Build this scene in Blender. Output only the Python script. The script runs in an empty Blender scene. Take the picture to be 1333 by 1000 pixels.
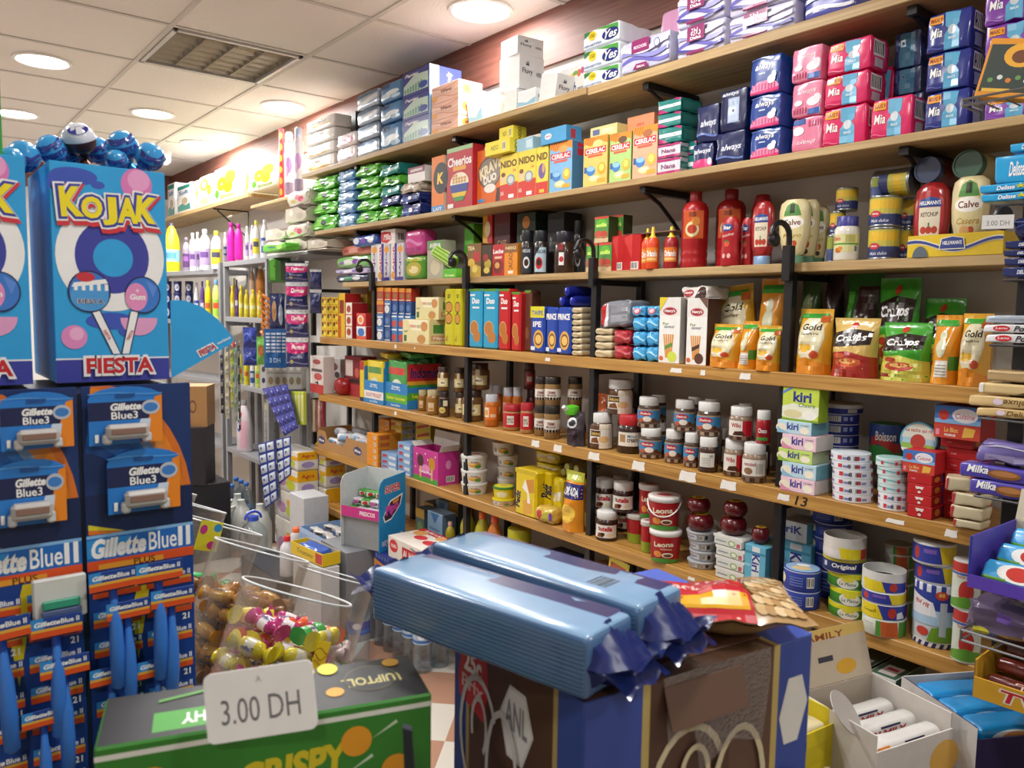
# Neighbourhood grocery: shelves of packaged goods seen from behind the counter.
import bpy,math,random,bisect
from mathutils import Vector,Matrix,noise
random.seed(7)
S=bpy.context.scene
COL=S.collection
PI=math.pi
F,CX,CY,EYE=1030.0,666.5,500.0,1.6
# camera
def unit(v):return Vector(v).normalized()
dY=unit((-150-CX,CY-394,F))
dX=unit((1966-CX,CY-(394+.0155*2116),F))
dZ=dY.cross(dX).normalized()
if dZ[1]<0:dZ=-dZ
dX=dY.cross(dZ).normalized()
if dX[0]<0:dX=-dX
R3=Matrix((dX,dY,dZ))
RT=R3.transposed()
def ray(px,py):return R3@Vector((px-CX,CY-py,F))
def on_x(px,py,X):
 r=ray(px,py);t=X/r[0]
 return Vector((X,r[1]*t,EYE+r[2]*t))
def on_z(px,py,Z):
 r=ray(px,py);t=(Z-EYE)/r[2]
 return Vector((r[0]*t,r[1]*t,Z))
def at_depth(px,py,d):return R3@Vector(((px-CX)/F*d,(CY-py)/F*d,d))+Vector((0,0,EYE))
def y_at(px,X,z):
 a=RT@Vector((X,0,z-EYE));b=RT@Vector((0,1,0));k=(px-CX)/F
 return(k*a[2]-a[0])/(b[0]-k*b[2])
def z_at(py,X,Y):
 a=RT@Vector((X,Y,-EYE));b=RT@Vector((0,0,1));k=(CY-py)/F
 return(k*a[2]-a[1])/(b[1]-k*b[2])
cam=bpy.data.cameras.new('camera');camo=bpy.data.objects.new('camera',cam);COL.objects.link(camo)
m=Matrix((Vector(R3.col[0]),Vector(R3.col[1]),-Vector(R3.col[2]))).transposed().to_4x4()
camo.matrix_world=Matrix.Translation((0,0,EYE))@m
cam.sensor_width=36;cam.lens=36*F/1333;cam.clip_start=.02
cam.dof.use_dof=True;cam.dof.focus_distance=1.9;cam.dof.aperture_fstop=cam.lens/2.2
S.camera=camo
# materials
MATS={}
def lin(h):
 out=[]
 for i in(1,3,5):
  c=int(h[i:i+2],16)/255
  out.append(c/12.92 if c<=.04045 else((c+.055)/1.055)**2.4)
 return out
def node_mat(name):
 mt=bpy.data.materials.new(name);mt.use_nodes=True
 nt=mt.node_tree;nt.nodes.clear()
 out=nt.nodes.new('ShaderNodeOutputMaterial')
 return mt,nt,out
FIN={'c':(.5,0,0),'g':(.24,0,.25),'m':(.8,0,0),'f':(.26,.55,0),'p':(.34,0,0),'s':(.32,.85,0)}
def mat(key,fin='c'):
 """'#rrggbb' plus an optional finish letter: card, glossy film, matt, foil, plastic, steel."""
 if key in SPECIAL:return SPECIAL[key]()
 if len(key)==8:key,fin=key[:7],key[7]
 k=key+fin
 if k in MATS:return MATS[k]
 mt,nt,out=node_mat('surface_'+k[1:])
 b=nt.nodes.new('ShaderNodeBsdfPrincipled');n=nt.nodes.new('ShaderNodeTexNoise');mx=nt.nodes.new('ShaderNodeMix')
 tc=nt.nodes.new('ShaderNodeTexCoord')
 mx.data_type='RGBA';c=lin(key)
 mx.inputs[6].default_value=(*[x*.9 for x in c],1);mx.inputs[7].default_value=(*[min(1,x*1.08)for x in c],1)
 n.inputs['Scale'].default_value=35
 nt.links.new(tc.outputs['Object'],n.inputs['Vector'])
 nt.links.new(n.outputs[0],mx.inputs[0]);nt.links.new(mx.outputs[2],b.inputs['Base Color'])
 r,me,coat=FIN[fin]
 b.inputs['Roughness'].default_value=r;b.inputs['Metallic'].default_value=me;b.inputs['Coat Weight'].default_value=coat
 b.inputs['Coat Roughness'].default_value=.12
 nt.links.new(b.outputs[0],out.inputs[0]);MATS[k]=mt
 return mt
def clear(name,tint,rough=.08,amount=.16,edge=.6):
 def make():
  if name in MATS:return MATS[name]
  mt,nt,out=node_mat(name)
  t=nt.nodes.new('ShaderNodeBsdfTransparent');g=nt.nodes.new('ShaderNodeBsdfGlossy');f=nt.nodes.new('ShaderNodeLayerWeight')
  ma=nt.nodes.new('ShaderNodeMath');ma.operation='MULTIPLY_ADD';ma.inputs[1].default_value=edge;ma.inputs[2].default_value=amount
  mx=nt.nodes.new('ShaderNodeMixShader');n=nt.nodes.new('ShaderNodeTexNoise');bp=nt.nodes.new('ShaderNodeBump')
  n.inputs['Scale'].default_value=40;bp.inputs['Strength'].default_value=.25;bp.inputs['Distance'].default_value=.01
  f.inputs[0].default_value=.28
  nt.links.new(n.outputs[0],bp.inputs['Height']);nt.links.new(bp.outputs[0],g.inputs['Normal'])
  t.inputs[0].default_value=(*tint,1);g.inputs['Roughness'].default_value=rough
  nt.links.new(f.outputs['Facing'],ma.inputs[0]);nt.links.new(ma.outputs[0],mx.inputs[0])
  nt.links.new(t.outputs[0],mx.inputs[1]);nt.links.new(g.outputs[0],mx.inputs[2]);nt.links.new(mx.outputs[0],out.inputs[0])
  MATS[name]=mt;return mt
 return make
def wood(name,c1,c2,rough,axis):
 def make():
  if name in MATS:return MATS[name]
  mt,nt,out=node_mat(name)
  b=nt.nodes.new('ShaderNodeBsdfPrincipled');tc=nt.nodes.new('ShaderNodeTexCoord');mp=nt.nodes.new('ShaderNodeMapping')
  n=nt.nodes.new('ShaderNodeTexNoise');cr=nt.nodes.new('ShaderNodeValToRGB');n2=nt.nodes.new('ShaderNodeTexNoise');mx=nt.nodes.new('ShaderNodeMix')
  sc=[60,60,60];sc[axis]=2.2;mp.inputs['Scale'].default_value=sc
  n.inputs['Scale'].default_value=1;n.inputs['Detail'].default_value=5;n.inputs['Distortion'].default_value=1.2
  cr.color_ramp.elements[0].position=.3;cr.color_ramp.elements[1].position=.72
  cr.color_ramp.elements[0].color=(*lin(c1),1);cr.color_ramp.elements[1].color=(*lin(c2),1)
  n2.inputs['Scale'].default_value=3.1;n2.inputs['Detail'].default_value=3
  mx.data_type='RGBA';mx.blend_type='MULTIPLY';mx.inputs[0].default_value=.35
  nt.links.new(tc.outputs['Object'],mp.inputs[0]);nt.links.new(mp.outputs[0],n.inputs['Vector']);nt.links.new(n.outputs[0],cr.inputs[0])
  nt.links.new(tc.outputs['Object'],n2.inputs['Vector'])
  nt.links.new(cr.outputs[0],mx.inputs[6]);nt.links.new(n2.outputs[0],mx.inputs[7]);nt.links.new(mx.outputs[2],b.inputs['Base Color'])
  b.inputs['Roughness'].default_value=rough;nt.links.new(b.outputs[0],out.inputs[0]);MATS[name]=mt
  return mt
 return make
def rough_wall(name,c,bump=.2,scale=120):
 def make():
  if name in MATS:return MATS[name]
  mt,nt,out=node_mat(name)
  b=nt.nodes.new('ShaderNodeBsdfPrincipled');n=nt.nodes.new('ShaderNodeTexNoise');bp=nt.nodes.new('ShaderNodeBump');tc=nt.nodes.new('ShaderNodeTexCoord')
  n.inputs['Scale'].default_value=scale;n.inputs['Detail'].default_value=4;bp.inputs['Strength'].default_value=bump;bp.inputs['Distance'].default_value=.01
  nt.links.new(tc.outputs['Object'],n.inputs['Vector'])
  nt.links.new(n.outputs[0],bp.inputs['Height']);nt.links.new(bp.outputs[0],b.inputs['Normal'])
  b.inputs['Base Color'].default_value=(*lin(c),1);b.inputs['Roughness'].default_value=.85
  nt.links.new(b.outputs[0],out.inputs[0]);MATS[name]=mt;return mt
 return make
def emit(name,c,s):
 def make():
  if name in MATS:return MATS[name]
  mt,nt,out=node_mat(name);e=nt.nodes.new('ShaderNodeEmission')
  e.inputs[0].default_value=(*c,1);e.inputs[1].default_value=s
  nt.links.new(e.outputs[0],out.inputs[0]);MATS[name]=mt;return mt
 return make
def floor_tiles():
 if'floor_tiles' in MATS:return MATS['floor_tiles']
 mt,nt,out=node_mat('floor_tiles')
 b=nt.nodes.new('ShaderNodeBsdfPrincipled');tc=nt.nodes.new('ShaderNodeTexCoord');ch=nt.nodes.new('ShaderNodeTexChecker');n=nt.nodes.new('ShaderNodeTexNoise');mx=nt.nodes.new('ShaderNodeMix')
 mp=nt.nodes.new('ShaderNodeMapping');mp.inputs['Rotation'].default_value=(0,0,PI/4)
 ch.inputs['Color1'].default_value=(*lin('#d9d2c6'),1);ch.inputs['Color2'].default_value=(*lin('#b58a72'),1);ch.inputs['Scale'].default_value=3.6
 n.inputs['Scale'].default_value=9;mx.data_type='RGBA';mx.blend_type='MULTIPLY';mx.inputs[0].default_value=.3
 nt.links.new(tc.outputs['Object'],mp.inputs[0]);nt.links.new(mp.outputs[0],ch.inputs[0]);nt.links.new(ch.outputs[0],mx.inputs[6]);nt.links.new(n.outputs[0],mx.inputs[7])
 nt.links.new(mx.outputs[2],b.inputs['Base Color']);b.inputs['Roughness'].default_value=.3
 nt.links.new(b.outputs[0],out.inputs[0]);MATS['floor_tiles']=mt;return mt
SPECIAL={'water':clear('clear_water_plastic',(.80,.88,.94),.05,.10),'jarglass':clear('clear_acrylic',(.97,.97,.97),.06,.035,.5),'film':clear('clear_film',(.92,.92,.92),.12,.12),'amber':clear('amber_oil',(.75,.60,.03),.06,.10),'rimclear':clear('clear_rim',(.9,.92,.93),.05,.35,.5),'board':wood('honey_pine','#a8742f','#d8a85c',.42,1),'pale':wood('pale_pine','#a98655','#cfb27e',.55,1),'trimwood':wood('red_brown_wood','#6b3d33','#8d5a4a',.6,1),'wall':rough_wall('painted_wall','#cbc7c1',.15,60),'ceil':rough_wall('ceiling_tile','#ebe8e4',.5,90),'lampw':emit('lamp_white',(1,.98,.95),14),'floor':floor_tiles,}
# mesh builder
class MB:
 def __init__(s):s.v=[];s.f=[];s.m=[];s.sm=[]
 def add(s,vs,fs,m,smooth=False):
  b=len(s.v);s.v+=[tuple(v)for v in vs]
  for f in fs:s.f.append(tuple(b+i for i in f));s.m.append(m);s.sm.append(smooth)
  return s
 def merge(s,o,M=None):
  b=len(s.v);s.v+=[tuple(M@Vector(v))for v in o.v]if M else o.v
  s.f+=[tuple(b+i for i in f)for f in o.f];s.m+=o.m;s.sm+=o.sm
  return s
 def mesh(s,name,fin='c'):
  me=bpy.data.meshes.new(name);me.from_pydata(s.v,[],s.f)
  idx={}
  for k in s.m:
   if k not in idx:idx[k]=len(idx);me.materials.append(mat(k,fin))
  me.polygons.foreach_set('material_index',[idx[k]for k in s.m]);me.polygons.foreach_set('use_smooth',s.sm)
  me.update()
  if any(s.sm):
   try:me.set_sharp_from_angle(angle=math.radians(50))
   except Exception:pass
  return me
 def box(s,x0,x1,y0,y1,z0,z1,m,b=.0015,front=None,side=None,top=None):
  """chamfered box; front is the -y face, side the +x and -x faces"""
  b=min(b,abs(x1-x0)/4,abs(y1-y0)/4,abs(z1-z0)/4)
  X=(x0,x1);Y=(y0,y1);Z=(z0,z1);vs=[];ix={}
  for i in(0,1):
   for j in(0,1):
    for k in(0,1):
     sx,sy,sz=(b if i==0 else-b),(b if j==0 else-b),(b if k==0 else-b)
     for a,p in enumerate(((X[i],Y[j]+sy,Z[k]+sz),(X[i]+sx,Y[j],Z[k]+sz),(X[i]+sx,Y[j]+sy,Z[k]))):
      ix[i,j,k,a]=len(vs);vs.append(p)
  fm=[((0,0),side or m),((0,1),side or m),((1,0),front or m),((1,1),m),((2,0),m),((2,1),top or m)]
  ring=((0,0),(1,0),(1,1),(0,1))
  for(a,e),mm in fm:
   q=[]
   for u,w in ring:
    c=[u,w];c.insert(a,e);q.append(ix[c[0],c[1],c[2],a])
   flip=(e==0)!=(a==1)
   s_f=q[::-1]if flip else q
   s.add([vs[i]for i in s_f],[(0,1,2,3)],mm)
  es=[]
  for a in range(3):
   o=[i for i in range(3)if i!=a]
   for u in(0,1):
    for w in(0,1):
     lo=[0,0,0];hi=[0,0,0];hi[a]=1;lo[o[0]]=hi[o[0]]=u;lo[o[1]]=hi[o[1]]=w
     lo,hi=tuple(lo),tuple(hi)
     es.append([vs[ix[(*lo,o[0])]],vs[ix[(*lo,o[1])]],vs[ix[(*hi,o[1])]],vs[ix[(*hi,o[0])]]])
  for q in es:s.add(q,[(0,1,2,3)],m)
  for i in(0,1):
   for j in(0,1):
    for k in(0,1):s.add([vs[ix[i,j,k,a]]for a in range(3)],[(0,1,2)],m)
  return s
 def lathe(s,prof,m,n=22,oval=1.0,ctr=(0,0),smooth=True,mats=None,caps=True):
  """prof: list of (r, z); mats: colour per profile segment"""
  vs=[]
  for r,z in prof:
   for i in range(n):
    a=2*PI*i/n-PI/2
    vs.append((ctr[0]+r*math.cos(a),ctr[1]+r*oval*math.sin(a),z))
  b=len(s.v);s.v+=vs
  for k in range(len(prof)-1):
   for i in range(n):
    j=(i+1)%n
    s.f.append((b+k*n+i,b+k*n+j,b+(k+1)*n+j,b+(k+1)*n+i));s.m.append(mats[k]if mats else m);s.sm.append(smooth)
  for k,rev in((0,True),(len(prof)-1,False)):
   if caps and prof[k][0]>1e-5:
    q=[b+k*n+i for i in range(n)]
    s.f.append(tuple(q[::-1]if rev else q));s.m.append((mats[k]if rev else mats[k-1])if mats else m);s.sm.append(False)
  return s
 def tube(s,pts,r,m,n=8,closed=False,caps=True):
  P=[Vector(p)for p in pts];b=len(s.v);N=len(P);up=Vector((.13,.27,.95))
  for i,p in enumerate(P):
   d=((P[(i+1)%N]-P[i-1])if closed else(P[min(i+1,N-1)]-P[max(i-1,0)])).normalized()
   a=d.cross(up)
   if a.length<1e-4:a=d.cross(Vector((1,0,0)))
   a.normalize();c=d.cross(a);rr=r[i]if isinstance(r,(list,tuple))else r
   for k in range(n):
    t=2*PI*k/n;s.v.append(tuple(p+a*(rr*math.cos(t))+c*(rr*math.sin(t))))
  for i in range(N if closed else N-1):
   for k in range(n):
    j=(i+1)%N;l=(k+1)%n
    s.f.append((b+i*n+k,b+j*n+k,b+j*n+l,b+i*n+l));s.m.append(m);s.sm.append(True)
  if not closed and caps:
   s.f.append(tuple(b+k for k in range(n)));s.m.append(m);s.sm.append(False)
   s.f.append(tuple(b+(N-1)*n+k for k in range(n))[::-1]);s.m.append(m);s.sm.append(False)
  return s
  # printed artwork (flat shapes laid on a face)
def R(x0,y0,x1,y1,c):return('r',x0,y0,x1,y1,c)
def E(x,y,rx,ry,c,n=18):return('e',x,y,rx,ry,c,n)
def Pg(c,*p):return('p',p,c)
def T(t,x,y,w,h,c,bold=.025,shear=0,rot=0):return('t',t,x,y,w,h,c,bold,shear,rot)
TXT={}
def text_geo(t,bold,shear):
 k=(t,bold,shear)
 if k not in TXT:
  cu=bpy.data.curves.new('lettering','FONT');cu.body=t;cu.size=1;cu.resolution_u=3;cu.offset=bold;cu.shear=shear
  ob=bpy.data.objects.new('lettering',cu);me=ob.to_mesh();me.calc_loop_triangles()
  vs=[(v.co.x,v.co.y)for v in me.vertices];fs=[tuple(l.vertices)for l in me.loop_triangles]
  ob.to_mesh_clear();bpy.data.objects.remove(ob);bpy.data.curves.remove(cu)
  if not vs:vs,fs=[(0,0),(1,0),(0,1)],[(0,1,2)]
  x0=min(v[0]for v in vs);x1=max(v[0]for v in vs);y0=min(v[1]for v in vs);y1=max(v[1]for v in vs)
  TXT[k]=([((x-x0)/(x1-x0 or 1)-.5,(y-y0)/(y1-y0 or 1)-.5)for x,y in vs],fs)
 return TXT[k]
def shapes(art,w,h):
 """yields (vertices, faces, colour) with x in -w/2..w/2 and z in 0..h"""
 for a in art:
  if a[0]=='r':
   _,x0,y0,x1,y1,c=a;yield[(x0,y0),(x1,y0),(x1,y1),(x0,y1)],[(0,1,2,3)],c,w,h
  elif a[0]=='e':
   _,x,y,rx,ry,c,n=a
   yield[(x+rx*math.cos(2*PI*i/n),y+ry*math.sin(2*PI*i/n))for i in range(n)],[tuple(range(n))],c,w,h
  elif a[0]=='p':yield list(a[1]),[tuple(range(len(a[1])))],a[2],w,h
  else:
   _,t,x,y,tw,th,c,bold,shear,rot=a;vs,fs=text_geo(t,bold,shear)
   tw*=w;th*=h;ca,sa=math.cos(math.radians(rot)),math.sin(math.radians(rot))
   out=[]
   for p,q in vs:
    p,q=p*tw,q*th
    out.append((x+(p*ca-q*sa)/w,y+(p*sa+q*ca)/h))
   yield out,fs,c,w,h
def clip_axis(poly,ax,lo,hi):
 for lim,sgn in((lo,1),(hi,-1)):
  if not poly:return poly
  out=[]
  for i in range(len(poly)):
   a,b=poly[i-1],poly[i]
   da,db=sgn*(a[ax]-lim),sgn*(b[ax]-lim)
   if(da>=0)!=(db>=0):
    t=da/(da-db);out.append((a[0]+(b[0]-a[0])*t,a[1]+(b[1]-a[1])*t))
   if db>=0:out.append(b)
  poly=out
 return poly
def cut(poly,ax,lines):
 lo=min(p[ax]for p in poly);hi=max(p[ax]for p in poly);ls=[l for l in lines if lo+1e-6<l<hi-1e-6]
 if not ls:return[poly]
 e=[lo-1]+ls+[hi+1];out=[]
 for a,b in zip(e,e[1:]):
  q=clip_axis(poly,ax,a,b)
  if len(q)>=3:out.append(q)
 return out
def stamp(mb,art,w,h,fn,xl=None,zl=None,step=.00006):
 """lay the artwork on a surface: fn(x, z, lift) -> point; xl, zl: fractions where the surface bends"""
 for L,(vs,fs,c,_,_)in enumerate(shapes(art,w,h)):
  lift=step*(L+1)
  if xl is None and zl is None:
   mb.add([fn((x-.5)*w,z*h,lift)for x,z in vs],fs,c)
  else:
   for f in fs:
    for p in cut([vs[i]for i in f],0,xl or[]):
     for q in cut(p,1,zl or[]):
      mb.add([fn((x-.5)*w,z*h,lift)for x,z in q],[tuple(range(len(q)))],c,True)
      # product shapes (front faces -y, base at z = 0)
def b_box(w,d,h,o):
 mb=MB();mb.box(-w/2,w/2,0,d,0,h,o['c'],o.get('bev',.0012),o.get('fc'),o.get('sc'),o.get('tc'))
 stamp(mb,o.get('art',()),w,h,lambda x,z,l:(x,-l,z))
 stamp(mb,o.get('side',()),d,h,lambda x,z,l:(w/2+l,x+d/2,z))
 stamp(mb,o.get('lside',()),d,h,lambda x,z,l:(-w/2-l,-x+d/2,z))
 stamp(mb,o.get('top',()),w,d,lambda x,z,l:(x,z,h+l))
 return[('body',mb)]
def grid_lines(n):return[i/n for i in range(n+1)]
def between(xs,zs,fn):
 """the faceted surface through a grid of points, so that prints lie on the mesh itself"""
 P=[[Vector(fn(a,b))for a in xs]for b in zs]
 def f(a,b):
  i=max(0,min(len(xs)-2,bisect.bisect_right(xs,a)-1));j=max(0,min(len(zs)-2,bisect.bisect_right(zs,b)-1))
  u,v=(a-xs[i])/(xs[i+1]-xs[i]),(b-zs[j])/(zs[j+1]-zs[j])
  return P[j][i].lerp(P[j][i+1],u).lerp(P[j+1][i].lerp(P[j+1][i+1],u),v)
 return f
def b_soft(w,d,h,o):
 """film-wrapped block: rounded edges, a slight bulge and creases"""
 r=min(w,d,h)*o.get('r',.22);N=10;amp=o.get('amp',.0025);seed=o.get('seed',1.0)
 hx,hy,hz=w/2,d/2,h/2
 def warp(p):
  c=Vector((max(-hx+r,min(hx-r,p[0])),max(-hy+r,min(hy-r,p[1])),max(-hz+r,min(hz-r,p[2]))))
  n=Vector(p)-c;n=n.normalized()if n.length>1e-7 else Vector((0,-1,0))
  q=Vector(p)+Vector((seed*.03,seed*.05,0));k=(noise.noise(q*38)+.5*noise.noise(q*95))*amp;v=c+n*(r*.95+k)
  return Vector([max(-a+.0006,min(a-.0006,b))for a,b in zip((hx,hy,hz),v)])
 mb=MB();e=r*.6
 def ticks(hh):return[-hh,-hh+e*.5,-hh+e]+[(-hh+e)+(2*hh-2*e)*i/5 for i in range(1,5)]+[hh-e,hh-e*.5,hh]
 tx,ty,tz=ticks(hx),ticks(hy),ticks(hz)
 def face(A,B,fn,m):
  vs=[warp(fn(a,b))for b in B for a in A];n=len(A)
  mb.add([(v[0],v[1]+hy,v[2]+hz)for v in vs],[(j*n+i,j*n+i+1,(j+1)*n+i+1,(j+1)*n+i)for j in range(len(B)-1)for i in range(n-1)],m,True)
 c=o['c']
 face(tx,tz,lambda a,b:(a,-hy,b),o.get('fc',c));face(tx[::-1],tz,lambda a,b:(a,hy,b),c)
 face(ty,tz,lambda a,b:(hx,a,b),o.get('sc',c));face(ty[::-1],tz,lambda a,b:(-hx,a,b),o.get('sc',c))
 face(tx,ty,lambda a,b:(a,b,hz),o.get('tc',c));face(tx,ty[::-1],lambda a,b:(a,b,-hz),c)
 ff=between(tx,tz,lambda a,b:warp((a,-hy,b)))
 def fr(x,z,l):
  v=ff(x,z-hz);return(v[0],v[1]+hy-l*4-.0005,v[2]+hz)
 stamp(mb,o.get('art',()),w,h,fr,[t/w+.5 for t in tx],[t/h+.5 for t in tz])
 fs_=between(ty,tz,lambda a,b:warp((hx,a,b)))
 def sd(x,z,l):
  v=fs_(x,z-hz);return(v[0]+l*4+.0005,v[1]+hy,v[2]+hz)
 stamp(mb,o.get('side',()),d,h,sd,[t/d+.5 for t in ty],[t/h+.5 for t in tz])
 return[('body',mb)]
def b_pouch(w,d,h,o):
 """pillow bag with crimped seams; stand=True gives it a flat gusseted foot"""
 nx,nz=14,16;stand=o.get('stand',False);seed=o.get('seed',3.0);amp=o.get('amp',.009)
 def prof(u,v):
  a=max(0,1-abs(2*u-1)**2.6)**.55
  lo=1 if stand else min(1,max(0,(v-.05)/.25))**.6
  return a*lo*min(1,max(0,(.93-v)/.42))**.7 if v<.93 else 0
 def pt(x,z,l,sgn):
  u,v=x/w+.5,z/h
  k=prof(u,v);q=Vector((x+seed,z,sgn*.2+seed));wob=(noise.noise(q*26)+.35*noise.noise(q*60))*amp*(.25+k)
  ed=1-.06*math.sin(PI*min(1,max(0,v)))
  crimp=.0018*math.sin(x*420)if(v>.93 or(v<.05 and not stand))else 0
  return(x*ed,sgn*(k*d/2+l+.0006)+wob*(1 if k>.02 else .35)+crimp,z)
 mb=MB();xs=[i/nx for i in range(nx+1)];zs=[i/nz for i in range(nz+1)]
 def sheet(sgn,m):
  vs=[pt((u-.5)*w,v*h,0,sgn)for v in zs for u in(xs if sgn<0 else xs[::-1])];n=nx+1
  mb.add(vs,[(j*n+i,j*n+i+1,(j+1)*n+i+1,(j+1)*n+i)for j in range(nz)for i in range(nx)],m,True)
 sheet(-1,o['c']);sheet(1,o.get('bc',o['c']))
 if stand:
  fv=[pt((u-.5)*w,0,0,-1)for u in xs]+[pt((u-.5)*w,0,0,1)for u in xs[::-1]]
  mb.add(fv,[tuple(range(len(fv)))[::-1]],o['c'])
 ff=between(xs,zs,lambda u,v:pt((u-.5)*w,v*h,0,-1))
 def fr(x,z,l):
  v=ff(x/w+.5,z/h);return(v[0],v[1]-l*1.5-.0008,v[2])
 stamp(mb,o.get('art',()),w,h,fr,xs,zs)
 return[('body',mb)]
def rad_fn(prof):
 def f(z):
  for(r0,z0),(r1,z1)in zip(prof,prof[1:]):
   if z0<=z<=z1 and z1>z0:return r0+(r1-r0)*(z-z0)/(z1-z0)
  return prof[-1][0]
 return f
def wrap(mb,art,w,prof,h,n,oval=1.0,turn=0.0):
 rf=rad_fn(prof);r=w/2
 st=2*PI/n*r/w
 xl=[.5+st*(i)for i in range(-n//2,n//2+1)]
 def fn(x,z,l):
  a=-PI/2+x/r;q=rf(z)+l
  i=math.floor((x/r)/(2*PI/n));a0=i*2*PI/n;t=(x/r-a0)/(2*PI/n)
  p0=Vector((math.sin(a0),-math.cos(a0)));p1=Vector((math.sin(a0+2*PI/n),-math.cos(a0+2*PI/n)))
  p=(p0.lerp(p1,t))*(q+.0003)
  return(p[0],p[1]*oval,z)
 stamp(mb,art,w,h,fn,xl,[z/h for _,z in prof])
def b_lathe(w,d,h,o):
 """o['prof']: (r, z) fractions of w/2 and h for the body; o['lid']: the same for a lid part"""
 r=w/2;n=o.get('n',24);oval=o.get('oval',1.0)
 prof=[(a*r,b*h)for a,b in o['prof']];mb=MB()
 mb.lathe(prof,o['c'],n,oval,mats=o.get('mats'));wrap(mb,o.get('art',()),w,prof,h,n,oval)
 stamp(mb,o.get('top',()),w,w,lambda x,z,l:(x,(z-r)*oval,h+l))if o.get('top')and not o.get('lid')else 0
 out=[('body',mb)]
 if o.get('lid'):
  lp=[(a*r,b*h)for a,b in o['lid']];ml=MB();ml.lathe(lp,o['lc'],n,oval,mats=o.get('lmats'))
  wrap(ml,o.get('lart',()),w,lp,h,n,oval)
  if o.get('top'):stamp(ml,o['top'],w,w,lambda x,z,l:(x,(z-r)*oval,h+l))
  out.append((o.get('ln','lid'),ml))
 for nm,fn in o.get('extra',()):out.append((nm,fn(w,d,h)))
 return out
BUILD={'box':b_box,'soft':b_soft,'pouch':b_pouch,'lathe':b_lathe}
JAR=[(.0,0),(.86,0),(.97,.02),(1,.06),(1,.66),(.96,.72),(.8,.79)]
JLID=[(.84,.78),(.84,.985),(.8,1)]
TUB=[(.84,0),(.86,.01),(.97,.86)]
TLID=[(1,.82),(1.0,.97),(.96,1)]
DISC=[(.98,0),(1,.03),(1,.97),(.98,1)]
CAN=[(.97,0),(1,.02),(1,.06),(.97,.08),(.97,.92),(1,.94),(1,.98),(.96,1)]
PROD={}
def prod(key,kind,name,cat,d=.06,**o):PROD[key]=dict(kind=kind,name=name,cat=cat,d=d,o=o,base=None)
COUNT={}
def link(o,parent=None,name=None):
 COL.objects.link(o)
 if parent is not None:o.parent=parent
 return o
def tag(o,label,cat,group=None):
 o['label']=label;o['category']=cat
 if group:o['group']=group
 return o
def new(name,mb,parent=None,fin='c',label=None,cat=None,group=None,kind=None):
 o=bpy.data.objects.new(name,mb.mesh(name,fin));link(o,parent)
 if label and cat:tag(o,label,cat,group)
 elif label:o['label']=label
 if kind:o['kind']=kind
 return o
def instance(key,w,h,M,label,group=None):
 """place one item: its own object, parts copied from the first of its kind"""
 p=PROD[key]
 if p['base']is None:
  parts=BUILD[p['kind']](w,p['d'],h,p['o']);fin=p['o'].get('fin','c')
  p['base']=(w,h,[(n,mb.mesh(p['name']if i==0 else n,fin))for i,(n,mb)in enumerate(parts)])
 w0,h0,meshes=p['base']
 o=bpy.data.objects.new(p['name'],meshes[0][1]);link(o)
 o.matrix_world=M@Matrix.Diagonal((w/w0,(w/w0 if p['kind']=='lathe' else 1),h/h0,1))
 tag(o,label,p['cat'],group)
 for n,me in meshes[1:]:
  c=bpy.data.objects.new(n,me);link(c,o)
 return o
XF=2.0
SZ={1:2.407,2:2.055,3:1.752,4:1.441,5:1.105,6:.776,7:.44}
TOPZ=[0]
def put(key,x0,x1,yt,z,label,dx=.03,group=None,rz=0,yb=None,h=None,tilt=0,lean=0,X=None,L=False,turn=False):
 """stand an item on height z (or a shelf number) so that its front spans picture columns x0..x1 and its top reaches row yt"""
 p=PROD[key]
 if isinstance(z,int)and z in SZ:z=SZ[z]
 Xf=(XF+dx)if X is None else X
 xm=(x0+x1)/2
 if yb is not None:z=on_x(x0 if L else xm,yb,Xf).z
 if p['kind']=='lathe':
  r=.03;ov=p['o'].get('oval',1)
  for _ in range(6):
   Xc=Xf+r*ov;Ya,Yb=y_at(x0,Xc,z+.05),y_at(x1,Xc,z+.05);Ym=(Ya+Yb)/2
   r=abs(Ya-Yb)/2*math.cos(math.atan2(Ym,Xc))**(1 if ov==1 or Ym>3 else 0)
  Xp,w=Xf+r*ov,2*r
 else:
  Ya,Yb=y_at(x0,Xf,z+.05),y_at(x1,Xf,z+.05);w=abs(Ya-Yb);Ym=(Ya+Yb)/2;Xp=Xf
  if p['kind']=='pouch':Xp=Xf+p['d']/2
  if turn:w=(x1-x0)*(.618*Xp+.78*Ym)/F;rz+=math.degrees(math.atan2(Ym,Xp))*.8
 Yr=Ya if L else Ym
 if yb is not None:z=z_at(yb,Xf,Yr)
 z+=.0007
 if h is None:h=max(.006,z_at(yt,Xf,Yr)-z)
 if p['kind']=='lathe':rz+=math.degrees(math.atan2(Ym,Xp))*(.8 if p['o'].get('oval',1)==1 else .3)
 TOPZ[0]=z+h
 M=Matrix.Translation((Xp,Ym,z))@Matrix.Rotation(-PI/2+math.radians(rz),4,'Z')
 if lean:M=M@Matrix.Rotation(math.radians(lean),4,'X')
 if tilt:M=M@Matrix.Rotation(math.radians(tilt),4,'Y')
 o=instance(key,w,h,M,label,group);PLACED.append((o,p['kind']=='lathe' and p['o'].get('oval',1)==1));return o
PLACED=[]
ORD=['first','second','third','fourth','fifth','sixth','seventh','eighth','ninth','tenth','eleventh','twelfth']
def level(i,n):
 """i counts from the top"""
 return'topmost' if i==0 else'lowest' if i==n-1 else'middle one' if n==3 else ORD[i]+' from the top'
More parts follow.
